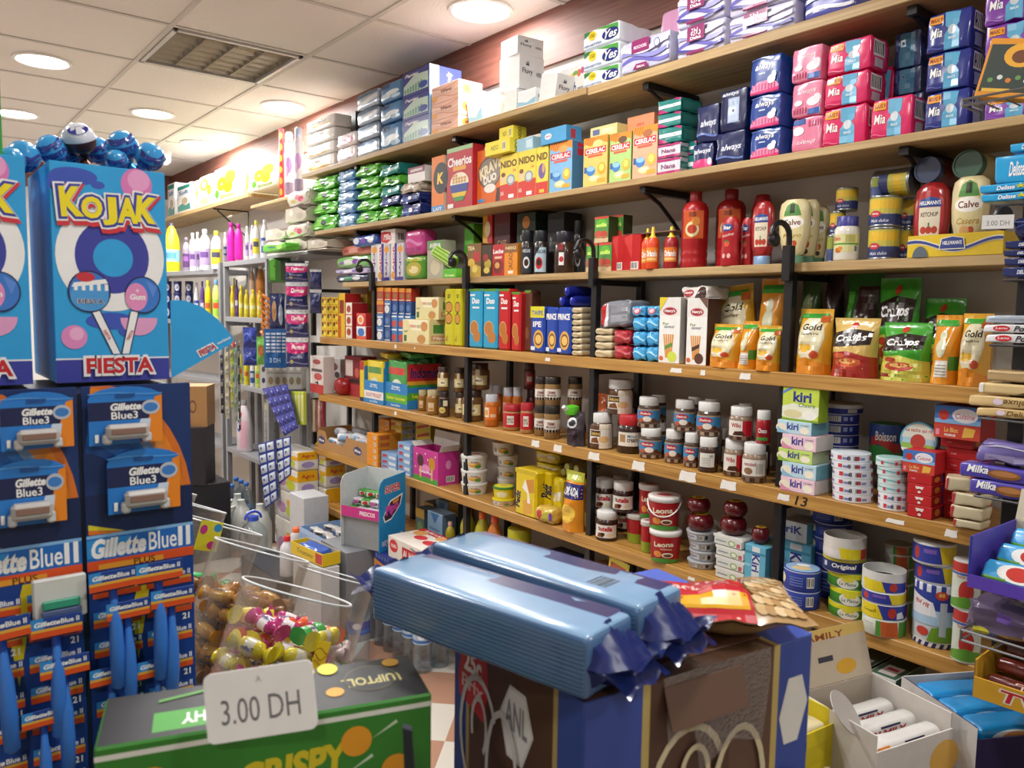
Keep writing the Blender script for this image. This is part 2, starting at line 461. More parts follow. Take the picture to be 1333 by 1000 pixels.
def stack(keys,x0,x1,ys,z,desc,dx=.03,group=None,jit=0,d=None,X=None,shift=None):
 """a column of items, ys: rows of the tops from the highest item down; each rests on the one below"""
 if isinstance(z,int)and z in SZ:z=SZ[z]
 n=len(ys);out=[]
 for i in reversed(range(n)):
  k=keys if isinstance(keys,str)else keys[i]
  a=(shift[i]if shift else 0)+(random.uniform(-jit,jit)if jit else 0)
  g=group
  out.append(put(k,x0+a,x1+a,ys[i],z,desc.replace('{o}',level(i,n)),dx,g,rz=random.uniform(-.7,.7)*(1 if jit else 0),X=X));z=TOPZ[0]
 return out
def row(key,spans,yts,z,desc,dx=.03,group=None,X=None,jz=0,words=None):
 for i,((a,b),yt)in enumerate(zip(spans,yts)):
  put(key if isinstance(key,str)else key[i],a,b,yt,z,desc.replace('{o}',words[i]if words else ORD[i]+' from the far end'),dx,group,X=X,rz=random.uniform(-jz,jz))
EXPO=0.3
# the room
ZC,XW=2.89,2.30
def struct(name,mb,label=None):
 o=new(name,mb,kind='structure')
 if label:o['label']=label
 return o
def slab(x0,x1,y0,y1,z0,z1,m,b=.0008):return MB().box(x0,x1,y0,y1,z0,z1,m,b)
struct('floor',slab(-2.6,2.4,-2.6,8.6,-.05,0,'floor'),'beige and terracotta tiled floor')
struct('wall_right',slab(XW,XW+.1,-2.6,8.6,0,3,'wall'))
struct('wall_back',slab(-2.6,XW,8.4,8.5,0,3,'wall'));struct('wall_left',slab(-2.7,-2.6,-2.6,8.5,0,3,'wall'));struct('wall_front',slab(-2.6,XW,-2.7,-2.6,0,3,'wall'))
LX0,LX1,LY0,LY1=1.105,1.735,3.955,4.595
cb=MB()
for a in((-2.6,LX0,-2.6,8.5),(LX1,XW,-2.6,8.5),(LX0,LX1,-2.6,LY0),(LX0,LX1,LY1,8.5)):cb.box(*a,ZC,ZC+.06,'ceil',.0005)
struct('ceiling',cb)
tb=MB()
for k in range(-6,3):tb.box(1.09+.665*k-.012,1.09+.665*k+.012,-2.6,8.4,ZC-.006,ZC-.0005,'#d0cdc8m',.001)
for k in range(-10,6):
 y=3.935+.68*k
 tb.box(-2.6,XW,y-.012,y+.012,ZC-.005,ZC-.0006,'#d0cdc8m',.001)
struct('trim_1',tb,'white metal grid of the suspended ceiling')
struct('trim_2',slab(XW-.018,XW-.001,-2.6,8.4,2.66,ZC,'trimwood'),'red-brown wooden band along the top of the wall')
struct('trim_3',slab(-2.6,XW-.02,8.38,8.399,2.66,ZC,'trimwood'))
root=bpy.data.objects.new('louvre_light',None);root.location=(1.42,4.275,ZC);COL.objects.link(root)
tag(root,'square louvred ceiling fitting with mirrored cells, switched off','ceiling light')
w2=.315;fr=MB()
for a in((-w2,w2,-w2,-w2+.022),(-w2,w2,w2-.022,w2),(-w2,-w2+.022,-w2,w2),(w2-.022,w2,-w2,w2)):fr.box(*a,-.012,.004,'#c9c8c6p',.002)
new('frame',fr,root)
lv=MB();nx,ny=4,7
for i in range(nx):
 for j in range(ny):
  cx=-.29+.58*(i+.5)/nx;cy=-.29+.58*(j+.5)/ny;a,b=.29/nx,.29/ny;N=5
  for sx,sy in((1,0),(-1,0),(0,1),(0,-1)):
   vs=[]
   for t in range(N+1):
    f=t/N;q=1-.62*f**1.8;z=.002+.055*f
    if sx:vs+=[(cx+sx*a*q,cy-b*(1-.25*f),z),(cx+sx*a*q,cy+b*(1-.25*f),z)]
    else:vs+=[(cx-a*(1-.25*f),cy+sy*b*q,z),(cx+a*(1-.25*f),cy+sy*b*q,z)]
   lv.add(vs,[(2*t,2*t+1,2*t+3,2*t+2)for t in range(N)],'#b9b4a6s',True)
lv.add([(-.3,-.3,.058),(.3,-.3,.058),(.3,.3,.058),(-.3,.3,.058)],[(0,1,2,3)],'#77726as')
new('louvre',lv,root)
LAMPS=[((.71,4.94),'above the lollipop boxes, third ceiling tile row out'),((.75,6.4),'far end of the shop, over the aisle'),((1.46,5.76),'behind the louvred fitting'),((2.05,4.98),'against the wall past the louvred fitting'),((2.06,2.86),'over the top shelf beside the wooden wall band'),((2.0,6.55),'over the far kitchen roll shelf')]
for k in range(3):LAMPS.append(((-.75,6.2-2.2*k),'over the shop floor beyond the counter, '+('far','middle','near')[k]))  # fill lamps added out of view, brightening the room from the shop side
for p,w in(((.75,2.2),'above the counter'),((.75,.2),'above the till'),((1.5,-1.2),'behind the till, by the shelving wall'),((-.9,-1.2),'behind the till, shop side'),((1.35,1.75),'over the aisle beside the till')):LAMPS.append((p,w))  # more unseen fill lamps, added to light the shelves from the camera side
for i,((x,y),w)in enumerate(LAMPS):
 r=bpy.data.objects.new('ceiling_downlight',None);r.location=(x,y,ZC);COL.objects.link(r)
 tag(r,'round white recessed downlight, lit, '+w,'ceiling light','round ceiling downlights')
 ring=MB();ring.lathe([(.115,-.001),(.125,-.012),(.14,-.010),(.142,-.001)],'#ecebe8p',32);new('ring',ring,r)
 d=MB();d.lathe([(.0,-.007),(.115,-.007),(.115,-.002)],'lampw',32,smooth=False);new('diffuser',d,r)
 li=bpy.data.lights.new('downlight_glow','AREA');li.shape='DISK';li.size=.23;li.energy={0:20,1:26,2:26,3:24,4:10,5:40,9:18,13:10}.get(i,13);li.color=(1,.985,.965)
 lo=bpy.data.objects.new('downlight_glow',li);COL.objects.link(lo);lo.parent=r;lo.location=(0,0,-.02)
r=bpy.data.objects.new('security_camera',None);r.location=(1.88,7.1,ZC);COL.objects.link(r);tag(r,'small white dome security camera on the far ceiling','camera')
q=MB();q.lathe([(0,0),(.06,0),(.06,-.03),(0,-.03)][::-1],'#e8e8e8p');new('base',q,r)
q=MB();q.lathe([(.0,-.115),(.03,-.108),(.052,-.085),(.058,-.06),(.052,-.03)],'#f2f2f2p');new('housing',q,r)
q=MB();q.lathe([(0,.004),(.02,.003),(.022,0),(.022,-.02)][::-1],'#151515p',16);e=new('lens',q,r);e.matrix_parent_inverse.identity();e.location=(-.018,-.052,-.07);e.rotation_euler=(PI/2+.1,0,-.25)
# shelving along the wall
W7='on the wall'
BOARDS={1:('pale',.024,4.6,2.11),2:('pale',.022,4.42,-.6),3:('pale',.026,4.12,.55),4:('board',.04,4.36,.6),5:('board',.043,4.38,.6),6:('board',.043,4.45,.6),7:('board',.04,4.45,.3)}
NAMES=['','topmost','second','third','fourth','fifth','sixth','lowest']
def board(n,y1,y0,z,m,t,label,x0=XF):
 o=new('shelf_board',slab(x0,2.285,y0,y1,z-t,z,m,.002),None,label=label,cat='shelf',group='wooden shelf boards')
 return o
BO={}
BO[1]=board(1,4.6,2.13,2.407,'pale',.026,'pale pine board of the top shelf, far half under the tissue boxes')
board(1,2.12,-.6,2.404,'pale',.03,'pale pine board of the top shelf, near half under the tissue packs')
for n in range(2,8):
 m,t,ya,yb=BOARDS[n]
 BO[n]=board(n,ya,yb,SZ[n],m,t,('pale pine' if m=='pale' else'honey varnished pine')+' shelf board, '+NAMES[n]+(' counting from the ceiling' if n<7 else' one near the floor'),2.03 if n==3 else XF)
POSTS=[1.28,2.07,2.87,3.73,4.5]
PW=['beside the cream cheese cartons','beside the tall chocolate spread jars','beside the noodle trays and spread tubs','beside the orange carton pile','at the far end of the wooden shelves']
BK='#17171ap'
for Y,w in zip(POSTS,PW):
 r=bpy.data.objects.new('shelf_upright',None);r.location=(2.03,Y,0);COL.objects.link(r)
 tag(r,'black square steel shelf upright with curled top, '+w,'shelf upright','black shelf uprights')
 lv_=[0,.398]
 zs=[(0.001,.399)]+[(SZ[k],SZ[k-1]-BOARDS[k-1][1]-.001)for k in(7,6,5)]+[(SZ[4],1.725)]
 for a,b in zs:
  if Y==3.73 and 1.1<a<1.2:new('rear_post',slab(.225,.25,.0,.027,a+.0005,b,BK,.002),r);continue
  new('post',slab(-.012,.015,.0,.027,a+.0005,b,BK,.002),r);new('rear_post',slab(.225,.25,.0,.027,a+.0005,b,BK,.002),r)
  new('rung',slab(.015,.225,.003,.024,b-.022,b-.002,BK,.001),r)
 if Y<4.4:
  new('post',slab(-.03,-.003,0,.027,1.70,1.80,BK,.002),r)
  sc=MB();pts=[(-.016,.0135,1.795),(-.017,.0135,1.825)]+[(-.06+.043*math.cos(t),.0135,1.825+.036*math.sin(t))for t in[PI*k/8 for k in range(1,9)]]+[(-.103,.0135,1.812),(-.096,.0135,1.80)]
  sc.tube(pts,.0085,BK,8);new('scroll',sc,r)
  kb=MB();kb.lathe([(0,-.012),(.014,-.011),(.02,-.006),(.02,.006),(.014,.011),(0,.012)],BK,16);k_=new('scroll_disc',kb,r);k_.location=(-.09,.0135,1.812);k_.rotation_euler=(PI/2,0,0)
for n,z in((1,2.380),(2,2.032)):
 for Y,w in((.98,'above the pad packs' if n==1 else'above the ketchup tray'),(1.86,'near the tissue packs' if n==1 else'above the red syrup jugs'),(3.0,'under the white boxes' if n==1 else'above the coffee jars'),(3.95,'at the far tissue boxes' if n==1 else'above the biscuit tubes')):
  if n==1 and Y<2.12:z_=2.373
  else:z_=z
  b=MB();b.box(2.03,2.298,Y,Y+.026,z_-.022,z_-.0005,'#1d1a1ap',.001);b.box(2.276,2.299,Y,Y+.026,z_-.2,z_-.022,'#1d1a1ap',.001)
  b.tube([(2.05,Y+.013,z_-.02),(2.12,Y+.013,z_-.05),(2.2,Y+.013,z_-.11),(2.285,Y+.013,z_-.19)],.007,'#1d1a1ap')
  new('shelf_bracket',b,label='dark steel wall bracket under the '+('top' if n==1 else'second')+' shelf, '+w,cat='bracket',group='steel wall brackets')
def tag_on(n,px,w,h=.03,hh=.0,m='#e9e6dfm',rot=0):
 z=SZ[n]-BOARDS[n][1]/2+hh;Y=y_at(px,XF,z);q=MB()
 pts=[(-.5,-.5),(-.2,-.42),(.1,-.5),(.5,-.38),(.45,.1),(.5,.5),(0,.42),(-.35,.5),(-.45,.05)]
 q.add([(XF-.0008,Y-p*w,z+s*h)for p,s in pts],[tuple(range(len(pts)))],m)
 e=new('paper_tag',q,BO[n]);e['label']='torn white paper price tag'
for n,px,w,h in((4,713,.03,.014),(4,880,.05,.016),(4,915,.02,.018),(4,970,.04,.02),(4,515,.02,.02),(4,540,.012,.01),(5,697,.05,.028),(5,726,.05,.03),(5,773,.06,.03),(5,831,.06,.034),(5,895,.07,.036),(5,948,.06,.03),(5,515,.025,.02),(5,1020,.04,.02),(5,1165,.05,.012),(6,900,.03,.012),(5,1238,.03,.02)):
 tag_on(n,px,w,h)
q=MB();z13=SZ[5]-.022;Y13=y_at(1043,XF,z13)
stamp(q,[T('13',.5,.5,.8,.8,'#1a1410',.01,.2)],.05,.034,lambda x,z,l:(XF-.0006-l,Y13-x,z13-.017+z));new('written_number',q,BO[5])
GREY='#85868ap'
def metal_unit(label,p0,p1,levels,depth=.27,top=None):
 a=Vector((*p0,0));b=Vector((*p1,0));L=(b-a).length;ang=math.atan2(b.y-a.y,b.x-a.x)
 r=bpy.data.objects.new('metal_shelf_unit',None);r.location=a;r.rotation_euler=(0,0,ang);COL.objects.link(r);tag(r,label,'metal shelf')
 for x in(0,L-.035):
  for y in(-.0,-depth+.035):
   q=MB();H=top or levels[-1]+.05;q.box(x,x+.035,y-.035,y,.002,H,GREY,.001);new('post',q,r)
 for z in levels:new('shelf',MB().box(.002,L-.002,-depth,.002,z-.035,z,GREY,.002),r)
 return r
metal_unit('grey metal shelf unit holding pink and white cleaner bottles',(2.0,5.17),(2.0,6.04),[.55,1.05,1.535,1.94])
metal_unit('grey metal shelf unit at the far end holding bleach bottles',(1.99,6.08),(1.75,7.55),[.55,1.05,1.50,1.89])
new('shelf_board',slab(2.0,2.285,5.5,8.2,2.365,2.395,'pale',.002),label='pale pine board of the far shelf holding kitchen rolls',cat='shelf',group='wooden shelf boards')
new('shelf_bracket',MB().tube([(2.02,6.3,2.36),(2.292,6.3,2.36),(2.292,6.3,2.15),(2.05,6.3,2.352)],.006,'#222222p'),label='black wire bracket under the far kitchen roll shelf',cat='bracket',group='steel wall brackets')
r=bpy.data.objects.new('shop_counter',None);r.location=(.2,1.2,0);COL.objects.link(r);tag(r,'low wooden shop counter carrying the sweet jars and cartons','counter')
new('worktop',slab(-.65,.16,-1.3,1.5,.94,.97,'#6f5c4c',.003),r);new('carcass',slab(-.6,.1,-1.25,1.45,.002,.94,'#6b5a49',.003),r)
S.view_settings.view_transform='Standard';S.view_settings.look='None';S.view_settings.gamma=1;S.view_settings.use_curve_mapping=False
S.view_settings.exposure=EXPO
wd=bpy.data.worlds.new('shop_air');S.world=wd;wd.use_nodes=True;wd.node_tree.nodes['Background'].inputs[0].default_value=(.9,.93,1,1);wd.node_tree.nodes['Background'].inputs[1].default_value=.1
S.cycles.transparent_max_bounces=24;S.cycles.max_bounces=6;S.cycles.use_denoising=True
S.cycles.sample_clamp_indirect=6;S.cycles.caustics_reflective=False;S.cycles.caustics_refractive=False
# printed details used more than once
def bars(x0,y0,x1,y1,n=9):
 out=[R(x0,y0,x1,y1,'#e8e6e0')];rr=random.Random(int(x0*997+y0*31+n));x=x0+.06*(x1-x0);st=(x1-x0)*.88/n
 for i in range(n):out.append(R(x,y0+.12*(y1-y0),x+st*rr.uniform(.3,.75),y1-.1*(y1-y0),'#2a2a2c'));x+=st
 return out
def wave(c,y,a,th,n=10,x0=0,x1=1,ph=0):
 out=[]
 f=lambda x:y+a*math.sin(ph+5.5*(x-x0)/(x1-x0))
 for i in range(n):
  p,q=x0+(x1-x0)*i/n,x0+(x1-x0)*(i+1)/n
  out.append(Pg(c,(p,f(p)-th),(q,f(q)-th),(q,f(q)+th),(p,f(p)+th)))
 return out
W,K,RED,NAVY,YEL,BLU,GRN,PNK,PUR='#f1f0ed','#1a1a1d','#c4202c','#1f2f73','#f0cf2c','#2f7fc4','#3f9a3a','#e0568c','#5a3f97'
# TOP SHELF
prod('flower_tissue','soft','tissue_pack','tissues',.12,c='#f0eee9',fin='g',art=[E(.5,.3,.4,.2,'#d9b24a'),E(.35,.35,.12,.14,'#e8cf7a'),E(.65,.3,.12,.12,'#c99a30'),T('Nafis',.5,.72,.5,.28,'#8a6a30')])
prod('pink_tissue','soft','tissue_pack','tissues',.12,c='#ece3e6',fin='g',art=[E(.3,.5,.18,.25,'#d88aa8'),E(.7,.4,.2,.22,'#c76a8c'),E(.5,.7,.15,.15,'#e6b9c8')])
prod('silver_tissue','soft','tissue_pack','tissues',.22,c='#aeb9c6',fin='f',art=[Pg('#dfe5ea',(0,.1),(1,.45),(1,.7),(0,.4)),Pg('#5e7896',(0,.62),(1,.8),(1,.95),(0,.9))])
prod('sky_tissue','soft','tissue_pack','tissues',.22,c='#4e7fae',fin='g',art=[E(.3,.3,.25,.14,'#c9dcea'),E(.6,.42,.3,.12,'#e2edf3'),E(.75,.2,.2,.1,'#a9c8de'),T('905',.3,.78,.4,.24,'#1f3762',.03,.2)])
prod('navy_tissue','box','tissue_box','tissues',.18,c='#3a3f86',fin='g',sc='#4a58a4',art=[Pg('#b9cfc2',(.05,.12),(.95,.12),(.95,.75),(.45,.8),(.05,.45)),*[R(.08+.1*i,.14,.15+.1*i,.32+.03*i,'#6f9c8c')for i in range(7)],T('Papieu',.35,.82,.5,.16,W,.02,.3),E(.78,.3,.16,.14,'#3a4c9a')],side=[Pg('#9cc4e2',(0,0),(.3,0),(.3,1),(0,1)),T('Florolly',.62,.5,.42,.3,W,.03,.2,90)])
prod('salmon_tissue','box','tissue_box','tissues',.13,c='#dcae98',fin='c',sc='#efe2d2',art=[*wave('#c98f7a',.3,.12,.03),*wave('#e8c7b4',.6,.12,.04,ph=1),*wave('#c4826a',.82,.08,.02,ph=2),E(.12,.3,.1,.16,'#d99a4a'),T('Wana',.56,.62,.4,.2,'#8a4a3c',.02,.2)],side=[E(.35,.55,.2,.28,'#e8a84a'),E(.6,.7,.14,.2,'#f0c98a'),E(.55,.3,.12,.16,'#d98a5a'),E(.35,.55,.07,.1,'#c05a3a')])
prod('white_carton','box','tea_glass_carton','carton',.13,c='#e4e3e2',fin='c',sc='#dbdad9',art=[R(.0,.0,1,.05,'#c9cdd2')],side=[T('Fluvy',.33,.52,.42,.2,'#3c3c44',.02),Pg('#3c3c44',(.26,.7),(.3,.84),(.33,.74),(.36,.86),(.4,.7)),T('HERES',.8,.5,.24,.13,'#55555c')])
prod('white_blue_carton','box','tea_glass_carton','carton',.13,c='#e2e6e8',fin='c',art=[Pg('#8fb9cf',(0,.0),(1,.0),(1,.5),(.5,.3),(0,.45))],side=[T('Fluvy',.35,.55,.45,.22,'#3c3c44',.02),R(.7,.2,.92,.4,'#77777d')])
prod('meadow_box','box','tissue_box','tissues',.14,c='#e3e3df',fin='c',art=[E(.75,.78,.07,.1,'#d9643c'),E(.5,.72,.08,.1,'#e0b13c'),E(.88,.82,.07,.09,'#b84a7a'),E(.62,.8,.1,.06,'#6fa04a'),T('nicesh',.35,.42,.6,.3,'#2a3c6a',.02,.3),R(.7,.1,.92,.4,'#9a9a9c')])
prod('yes_pack','soft','tissue_pack','tissues',.17,c='#e6eaec',fin='g',r=.14,art=[Pg('#4f9e46',(.1,.98),(.3,.98),(.98,.62),(.98,.9),(.6,.98)),Pg('#2d7a4a',(0,.62),(.3,.9),(.1,.98),(0,.95)),E(.77,.47,.23,.3,NAVY),T('Yes',.78,.48,.34,.42,W,.02,.35),E(.27,.66,.11,.23,YEL),T('150',.27,.66,.13,.2,'#35551e',.02),T('SERVIETTES',.28,.2,.5,.11,'#6a7fb0'),R(.0,0,1,.06,'#9fc4d8')])
prod('purple_pack','soft','tissue_pack','tissues',.2,c='#cfcce0',fin='g',r=.12,art=[*wave('#6a66b4',.34,.13,.06),*wave('#a9a8d8',.55,.12,.07,ph=.8),*wave('#ecebf4',.72,.08,.07,ph=2),*wave('#4a4694',.18,.08,.04,ph=1.7),R(.26,.46,.62,.98,'#8c2f66'),T('\ufe94\ufedf\ufefb\ufea9',.44,.74,.2,.26,W,.02),T('Dalaa',.44,.55,.22,.1,W),R(.26,0,.62,.14,'#8c2f66')])
prod('purple_ribbon_pack','soft','tissue_pack','tissues',.2,c='#bcbcd4',fin='g',r=.12,art=[*wave('#6a66b4',.3,.13,.06),*wave('#8d8dc8',.5,.12,.07,ph=.8),*wave('#ecebf4',.68,.1,.08,ph=2),R(.26,.56,.62,.98,'#8c2f66'),T('MOUCHOIRS',.44,.72,.26,.1,'#e9d9e4'),Pg('#8c2f66',(.28,0),(.62,0),(.58,.2),(.36,.2)),T('DALAA',.46,.1,.16,.08,W),E(.78,.68,.06,.14,'#55548c'),E(.78,.68,.045,.11,'#d9d9e6')])
prod('pink_wrap_pack','soft','tissue_pack','tissues',.1,c='#d79cc0',fin='g',art=[*wave('#c678a8',.5,.15,.05),R(.55,.0,.95,.4,'#8c2f66')])
prod('blue_end_pack','soft','tissue_pack','tissues',.2,c='#5356a6',fin='g',art=[*wave('#e4e4f0',.3,.08,.06),*wave('#8a8fd0',.6,.1,.06)])
prod('dark_floral_box','box','tissue_box','tissues',.1,c='#3c3230',art=[E(.3,.4,.15,.2,'#5a4a44'),E(.7,.6,.18,.2,'#4f4542')])
TS='on the top shelf'
stack('flower_tissue',398,434,[153,170,187,203],1,'{o} of four white flowered tissue packs '+TS,group='white flowered tissue packs')
put('dark_floral_box',444,463,148,1,'dark patterned box behind the pink tissue packs on the top shelf',dx=.16)
stack('pink_tissue',438,462,[173,191],1,'{o} of two pink and white tissue packs '+TS,dx=.02,group='pink tissue packs')
stack('silver_tissue',464,491,[118,141,161,182],1,'{o} of four silvery tissue packs '+TS,group='silvery tissue packs')
stack('sky_tissue',493,522,[105,132,159],1,'{o} of three sky blue cloud tissue packs '+TS,group='sky blue tissue packs')
stack('navy_tissue',524,559,[90,123,153],1,'{o} of three navy and green tissue boxes '+TS,group='navy tissue boxes')
stack('salmon_tissue',562,597,[109,132,154],1,'{o} of three salmon wavy tissue boxes '+TS,group='salmon tissue boxes')
put('white_carton',637,652,121,1,'white carton standing under the pile beside the salmon tissue boxes',dx=.09)
put('white_carton',656,672,117,1,'white carton carrying the two stacked white cartons on the top shelf',dx=.04);z0=TOPZ[0]
put('white_carton',650,676,74,z0,'middle white carton of the tall pile on the top shelf',dx=.05);z0=TOPZ[0]
put('white_carton',651,675,50,z0,'highest white carton, on top of the tall pile on the top shelf',dx=.05,rz=-4)
put('white_blue_carton',674,697,117,1,'white and pale blue carton at the foot of the white carton pile',dx=.03)
put('white_blue_carton',611,629,121,1,'white carton leaning against its neighbours beside the salmon boxes',dx=.07,tilt=-13)
put('white_carton',705,726,97,1,'small white carton tipped over beside the floral box on the top shelf',dx=.05,tilt=9)
put('meadow_box',722,756,85,1,'white box with small flowers behind the green and white packs',dx=.1)
stack('yes_pack',759,806,[34,60,88],1,'{o} of three white packs with green swoosh '+TS,group='white and green tissue packs')
put('purple_ribbon_pack',812,876,49,1,'long purple tissue pack beside the white and green packs',dx=.02)
stack('purple_pack',881,944,[-14,30],1,'{o} of two violet wave tissue packs nearer the purple ribbon pack',dx=.02,group='violet wave tissue packs')
stack('purple_pack',949,1036,[-38,11],1,'{o} of two violet wave tissue packs nearer the till',dx=.02,group='violet wave tissue packs')
put('pink_wrap_pack',850,880,8,2.4,'pink tissue pack behind the violet packs on the top shelf',dx=.14)
stack('blue_end_pack',1045,1115,[-60,-20],1,'{o} of two indigo tissue packs at the near end of the top shelf',dx=.03,group='indigo tissue packs')
# SECOND SHELF
FILM=dict(fin='g',r=.4,amp=.024)
for k,c,c2 in(('green_bag','#58b53a','#8fdc5c'),('blue_bag','#6f9fd0','#a8cbe8'),('teal_bag','#1f7f7c','#3fa89c'),('navy_bag','#23316f','#4a62b0'),('beige_bag','#b9ac9c','#d4c9bb')):
 prod(k,'soft','nappy_pack','nappies',.2,c=c,seed=len(k)*1.3,art=[Pg(c2,(.1,.2),(.4,.1),(.55,.6),(.2,.8)),Pg(c2,(.6,.3),(.9,.2),(.85,.7)),E(.5,.5,.1,.14,'#3c2f5c' if k=='green_bag' else W)],**FILM)
SS='of the glossy nappy packs on the second shelf'
def bagcol(kinds,x0,x1,ys,what,dx=.03):
 stack(kinds,x0,x1,ys,2,'{o} pack in the '+what+' nappy column',dx=dx,group='glossy nappy packs',jit=1.5)
bagcol(['green_bag']*4,405,437,[229,247,262,279],'outermost pale green')
bagcol(['blue_bag']*5,439,461,[221,235,249,263,278],'sky blue')
bagcol(['green_bag']*5,463,492,[213,229,244,259,274],'inner bright green')
bagcol(['teal_bag','green_bag','teal_bag','navy_bag','green_bag'],494,519,[213,228,242,255,268],'mixed teal and green')
bagcol(['beige_bag','navy_bag','navy_bag'],521,546,[238,251,264],'mixed beige and navy')
prod('crimson_white_box','box','cotton_box','box',.06,c='#e2dfdc',art=[R(0,.6,1,1,'#7a2440'),T('coton',.5,.8,.7,.2,W)])
put('crimson_white_box',531,553,217,TOPZ[0],'small white and crimson box lying on the beige pack',dx=.05)
def cereal(c,top,name,ring,extra):return[R(0,.93,1,1,top),*extra]
prod('krave_half','box','cereal_box','cereal',.06,c='#e07a1c',lside=[],sc='#d9cbb0',art=[E(.75,.6,.6,.28,K),T('K',.7,.6,.5,.2,'#f2c63a',.05,.1),R(0,0,1,.12,'#3f8fd0'),T('LAIT',.5,.06,.7,.06,W)])
prod('cheerios','box','cereal_box','cereal',.065,c='#b3232f',art=[Pg('#9dc08c',(0,.93),(1,.93),(1,1),(0,1)),T('Cheerios',.5,.77,.92,.15,W,.03),R(.25,.62,.75,.69,'#e0a03c'),E(.5,.42,.36,.17,'#eadfca'),*[E(.28+.11*(i%5),.44+.05*(i//5),.05,.025,'#c99a55')for i in range(12)],Pg('#31418f',(.13,.4),(.87,.4),(.8,.27),(.2,.27)),Pg('#d9b52c',(.2,.27),(.8,.27),(.74,.2),(.26,.2)),Pg('#3f8a4a',(.26,.2),(.74,.2),(.66,.13),(.34,.13)),R(.05,.03,.28,.1,'#e8e8e8')])
prod('krave','box','cereal_box','cereal',.065,c='#d9661f',art=[E(.48,.58,.44,.28,'#55504c'),E(.48,.58,.41,.25,'#8f8478'),T('KRAVE',.52,.66,.9,.2,'#f0e3bd',.05,.15,18),T('DUO',.5,.47,.5,.14,'#efe9dc',.05,0,10),E(.5,.3,.22,.08,'#e8e4dc'),R(.05,.07,.3,.13,'#4a90c8'),Pg('#4a3022',(.72,.05),(.92,.05),(.95,.3),(.76,.28))])
prod('milk_powder','box','milk_powder_box','milk powder',.07,c='#e6cf4c',sc='#d8c040',art=[R(0,0,1,.32,'#cc3a30'),Pg('#cc3a30',(0,.32),(1,.32),(1,.4),(0,.36)),E(.2,.5,.14,.12,'#e9c29a'),E(.2,.58,.12,.05,'#7a4a2a'),E(.62,.45,.24,.12,'#8c98a4'),E(.62,.45,.16,.08,'#c8d0c8'),T('NIDO',.5,.8,.9,.15,'#6a4a1c',.04),T('1+',.83,.64,.14,.08,RED),T('3-5',.14,.18,.16,.08,W),R(.5,.06,.8,.14,W)])
prod('milk_powder_child','box','milk_powder_box','milk powder',.07,c='#e6cf4c',sc='#d8c040',art=[R(0,0,1,.28,'#cc3a30'),E(.5,.5,.3,.16,'#6f5a94'),E(.62,.56,.12,.1,'#c99a74'),T('NID',.5,.8,.9,.15,'#6a4a1c',.04),R(.3,.06,.7,.13,'#f0b93c')])
prod('lying_yellow','box','milk_powder_box','milk powder',.07,c='#e4d23c',art=[T('NIDO',.4,.5,.3,.34,'#8a7a1c',.02),*bars(.72,.2,.84,.8,5)],side=[T('NIDO',.5,.5,.7,.3,'#4a3a1c',.03,0,90)])
prod('lying_blue','box','baby_cereal_box','baby cereal',.08,c='#4f9ccc',art=[E(.3,.5,.14,.2,'#d9e8f2'),T('CERELAC',.3,.5,.24,.12,RED)],side=[R(.3,.2,.6,.8,'#c4404a')])
prod('lying_pale_blue','box','baby_cereal_box','baby cereal',.07,c='#9cc3d8',art=[R(.6,.2,.95,.8,'#c9dde6')])
prod('lying_cream','box','baby_cereal_box','baby cereal',.07,c='#d9c98c',art=[R(.1,.25,.36,.75,'#5f6a94'),R(.45,.3,.85,.7,'#e6dcb4')])
prod('lying_salmon','box','baby_cereal_box','baby cereal',.07,c='#d98a64',art=[T('CERELAC',.5,.5,.3,.16,'#b03a2c')])
def cerelac(c,acc,hill):return[Pg('#e58a2c',(0,1),(1,1),(1,.84),(.6,.92),(.3,.82),(0,.9)),*[Pg('#c85a20',(.1*i,1),(.1*i+.03,1),(.1*i-.04,.86),(.1*i-.06,.86))for i in range(1,5)],E(.6,.86,.2,.07,acc),R(.06,.66,.94,.79,'#c9303a'),T('CERELAC',.5,.725,.8,.095,W,.03),R(.2,.6,.8,.645,'#d9604a'),E(.33,.33,.19,.1,'#3f7ec0'),E(.33,.37,.16,.05,'#8fc0e6'),E(.48,.17,.24,.07,'#e2cf8a'),E(.48,.18,.18,.045,'#f2e6bc'),E(.78,.35,.17,.12,hill),E(.78,.37,.1,.07,'#f6dc6a'),R(.6,.08,.95,.16,'#d9a43c'),R(.05,.3,.15,.42,'#3c5f9c')]
prod('cerelac_blue','box','baby_cereal_box','baby cereal',.09,c='#7fb4dc',sc='#4f83ac',art=cerelac('','#d9a25a','#e0b23c'),side=[R(.3,.72,.75,.86,'#c9304a'),R(.3,.88,.75,.96,'#c9304a')])
prod('cerelac_yellow','box','baby_cereal_box','baby cereal',.09,c='#e0c068',sc='#c9a850',art=cerelac('','#f0d48a','#d9a02c'))
prod('cerelac_green','box','baby_cereal_box','baby cereal',.09,c='#a9cc7c',sc='#8fb060',art=cerelac('','#6a4a34','#d9b03c'))
prod('cerelac_salmon','box','baby_cereal_box','baby cereal',.09,c='#e6a888',sc='#c98a6c',art=cerelac('','#a8683c','#e0b24a'))
put('krave_half',563,579,203,2,'orange cereal box half hidden beside the crimson cereal box',dx=.03)
put('cheerios',580,613,191,2,'crimson cereal box with a striped bowl of rings',dx=.03)
put('krave',615,649,192,2,'orange cereal box with a dark oval and spilling milk',dx=.03)
g='yellow and red milk powder boxes'
put('milk_powder',650.5,673.5,197,2,h=.187,label='yellow and red milk powder box beside the orange cereal box',group=g)
put('milk_powder',674,697,195,2,h=.187,label='middle yellow and red milk powder box of the row of three',group=g)
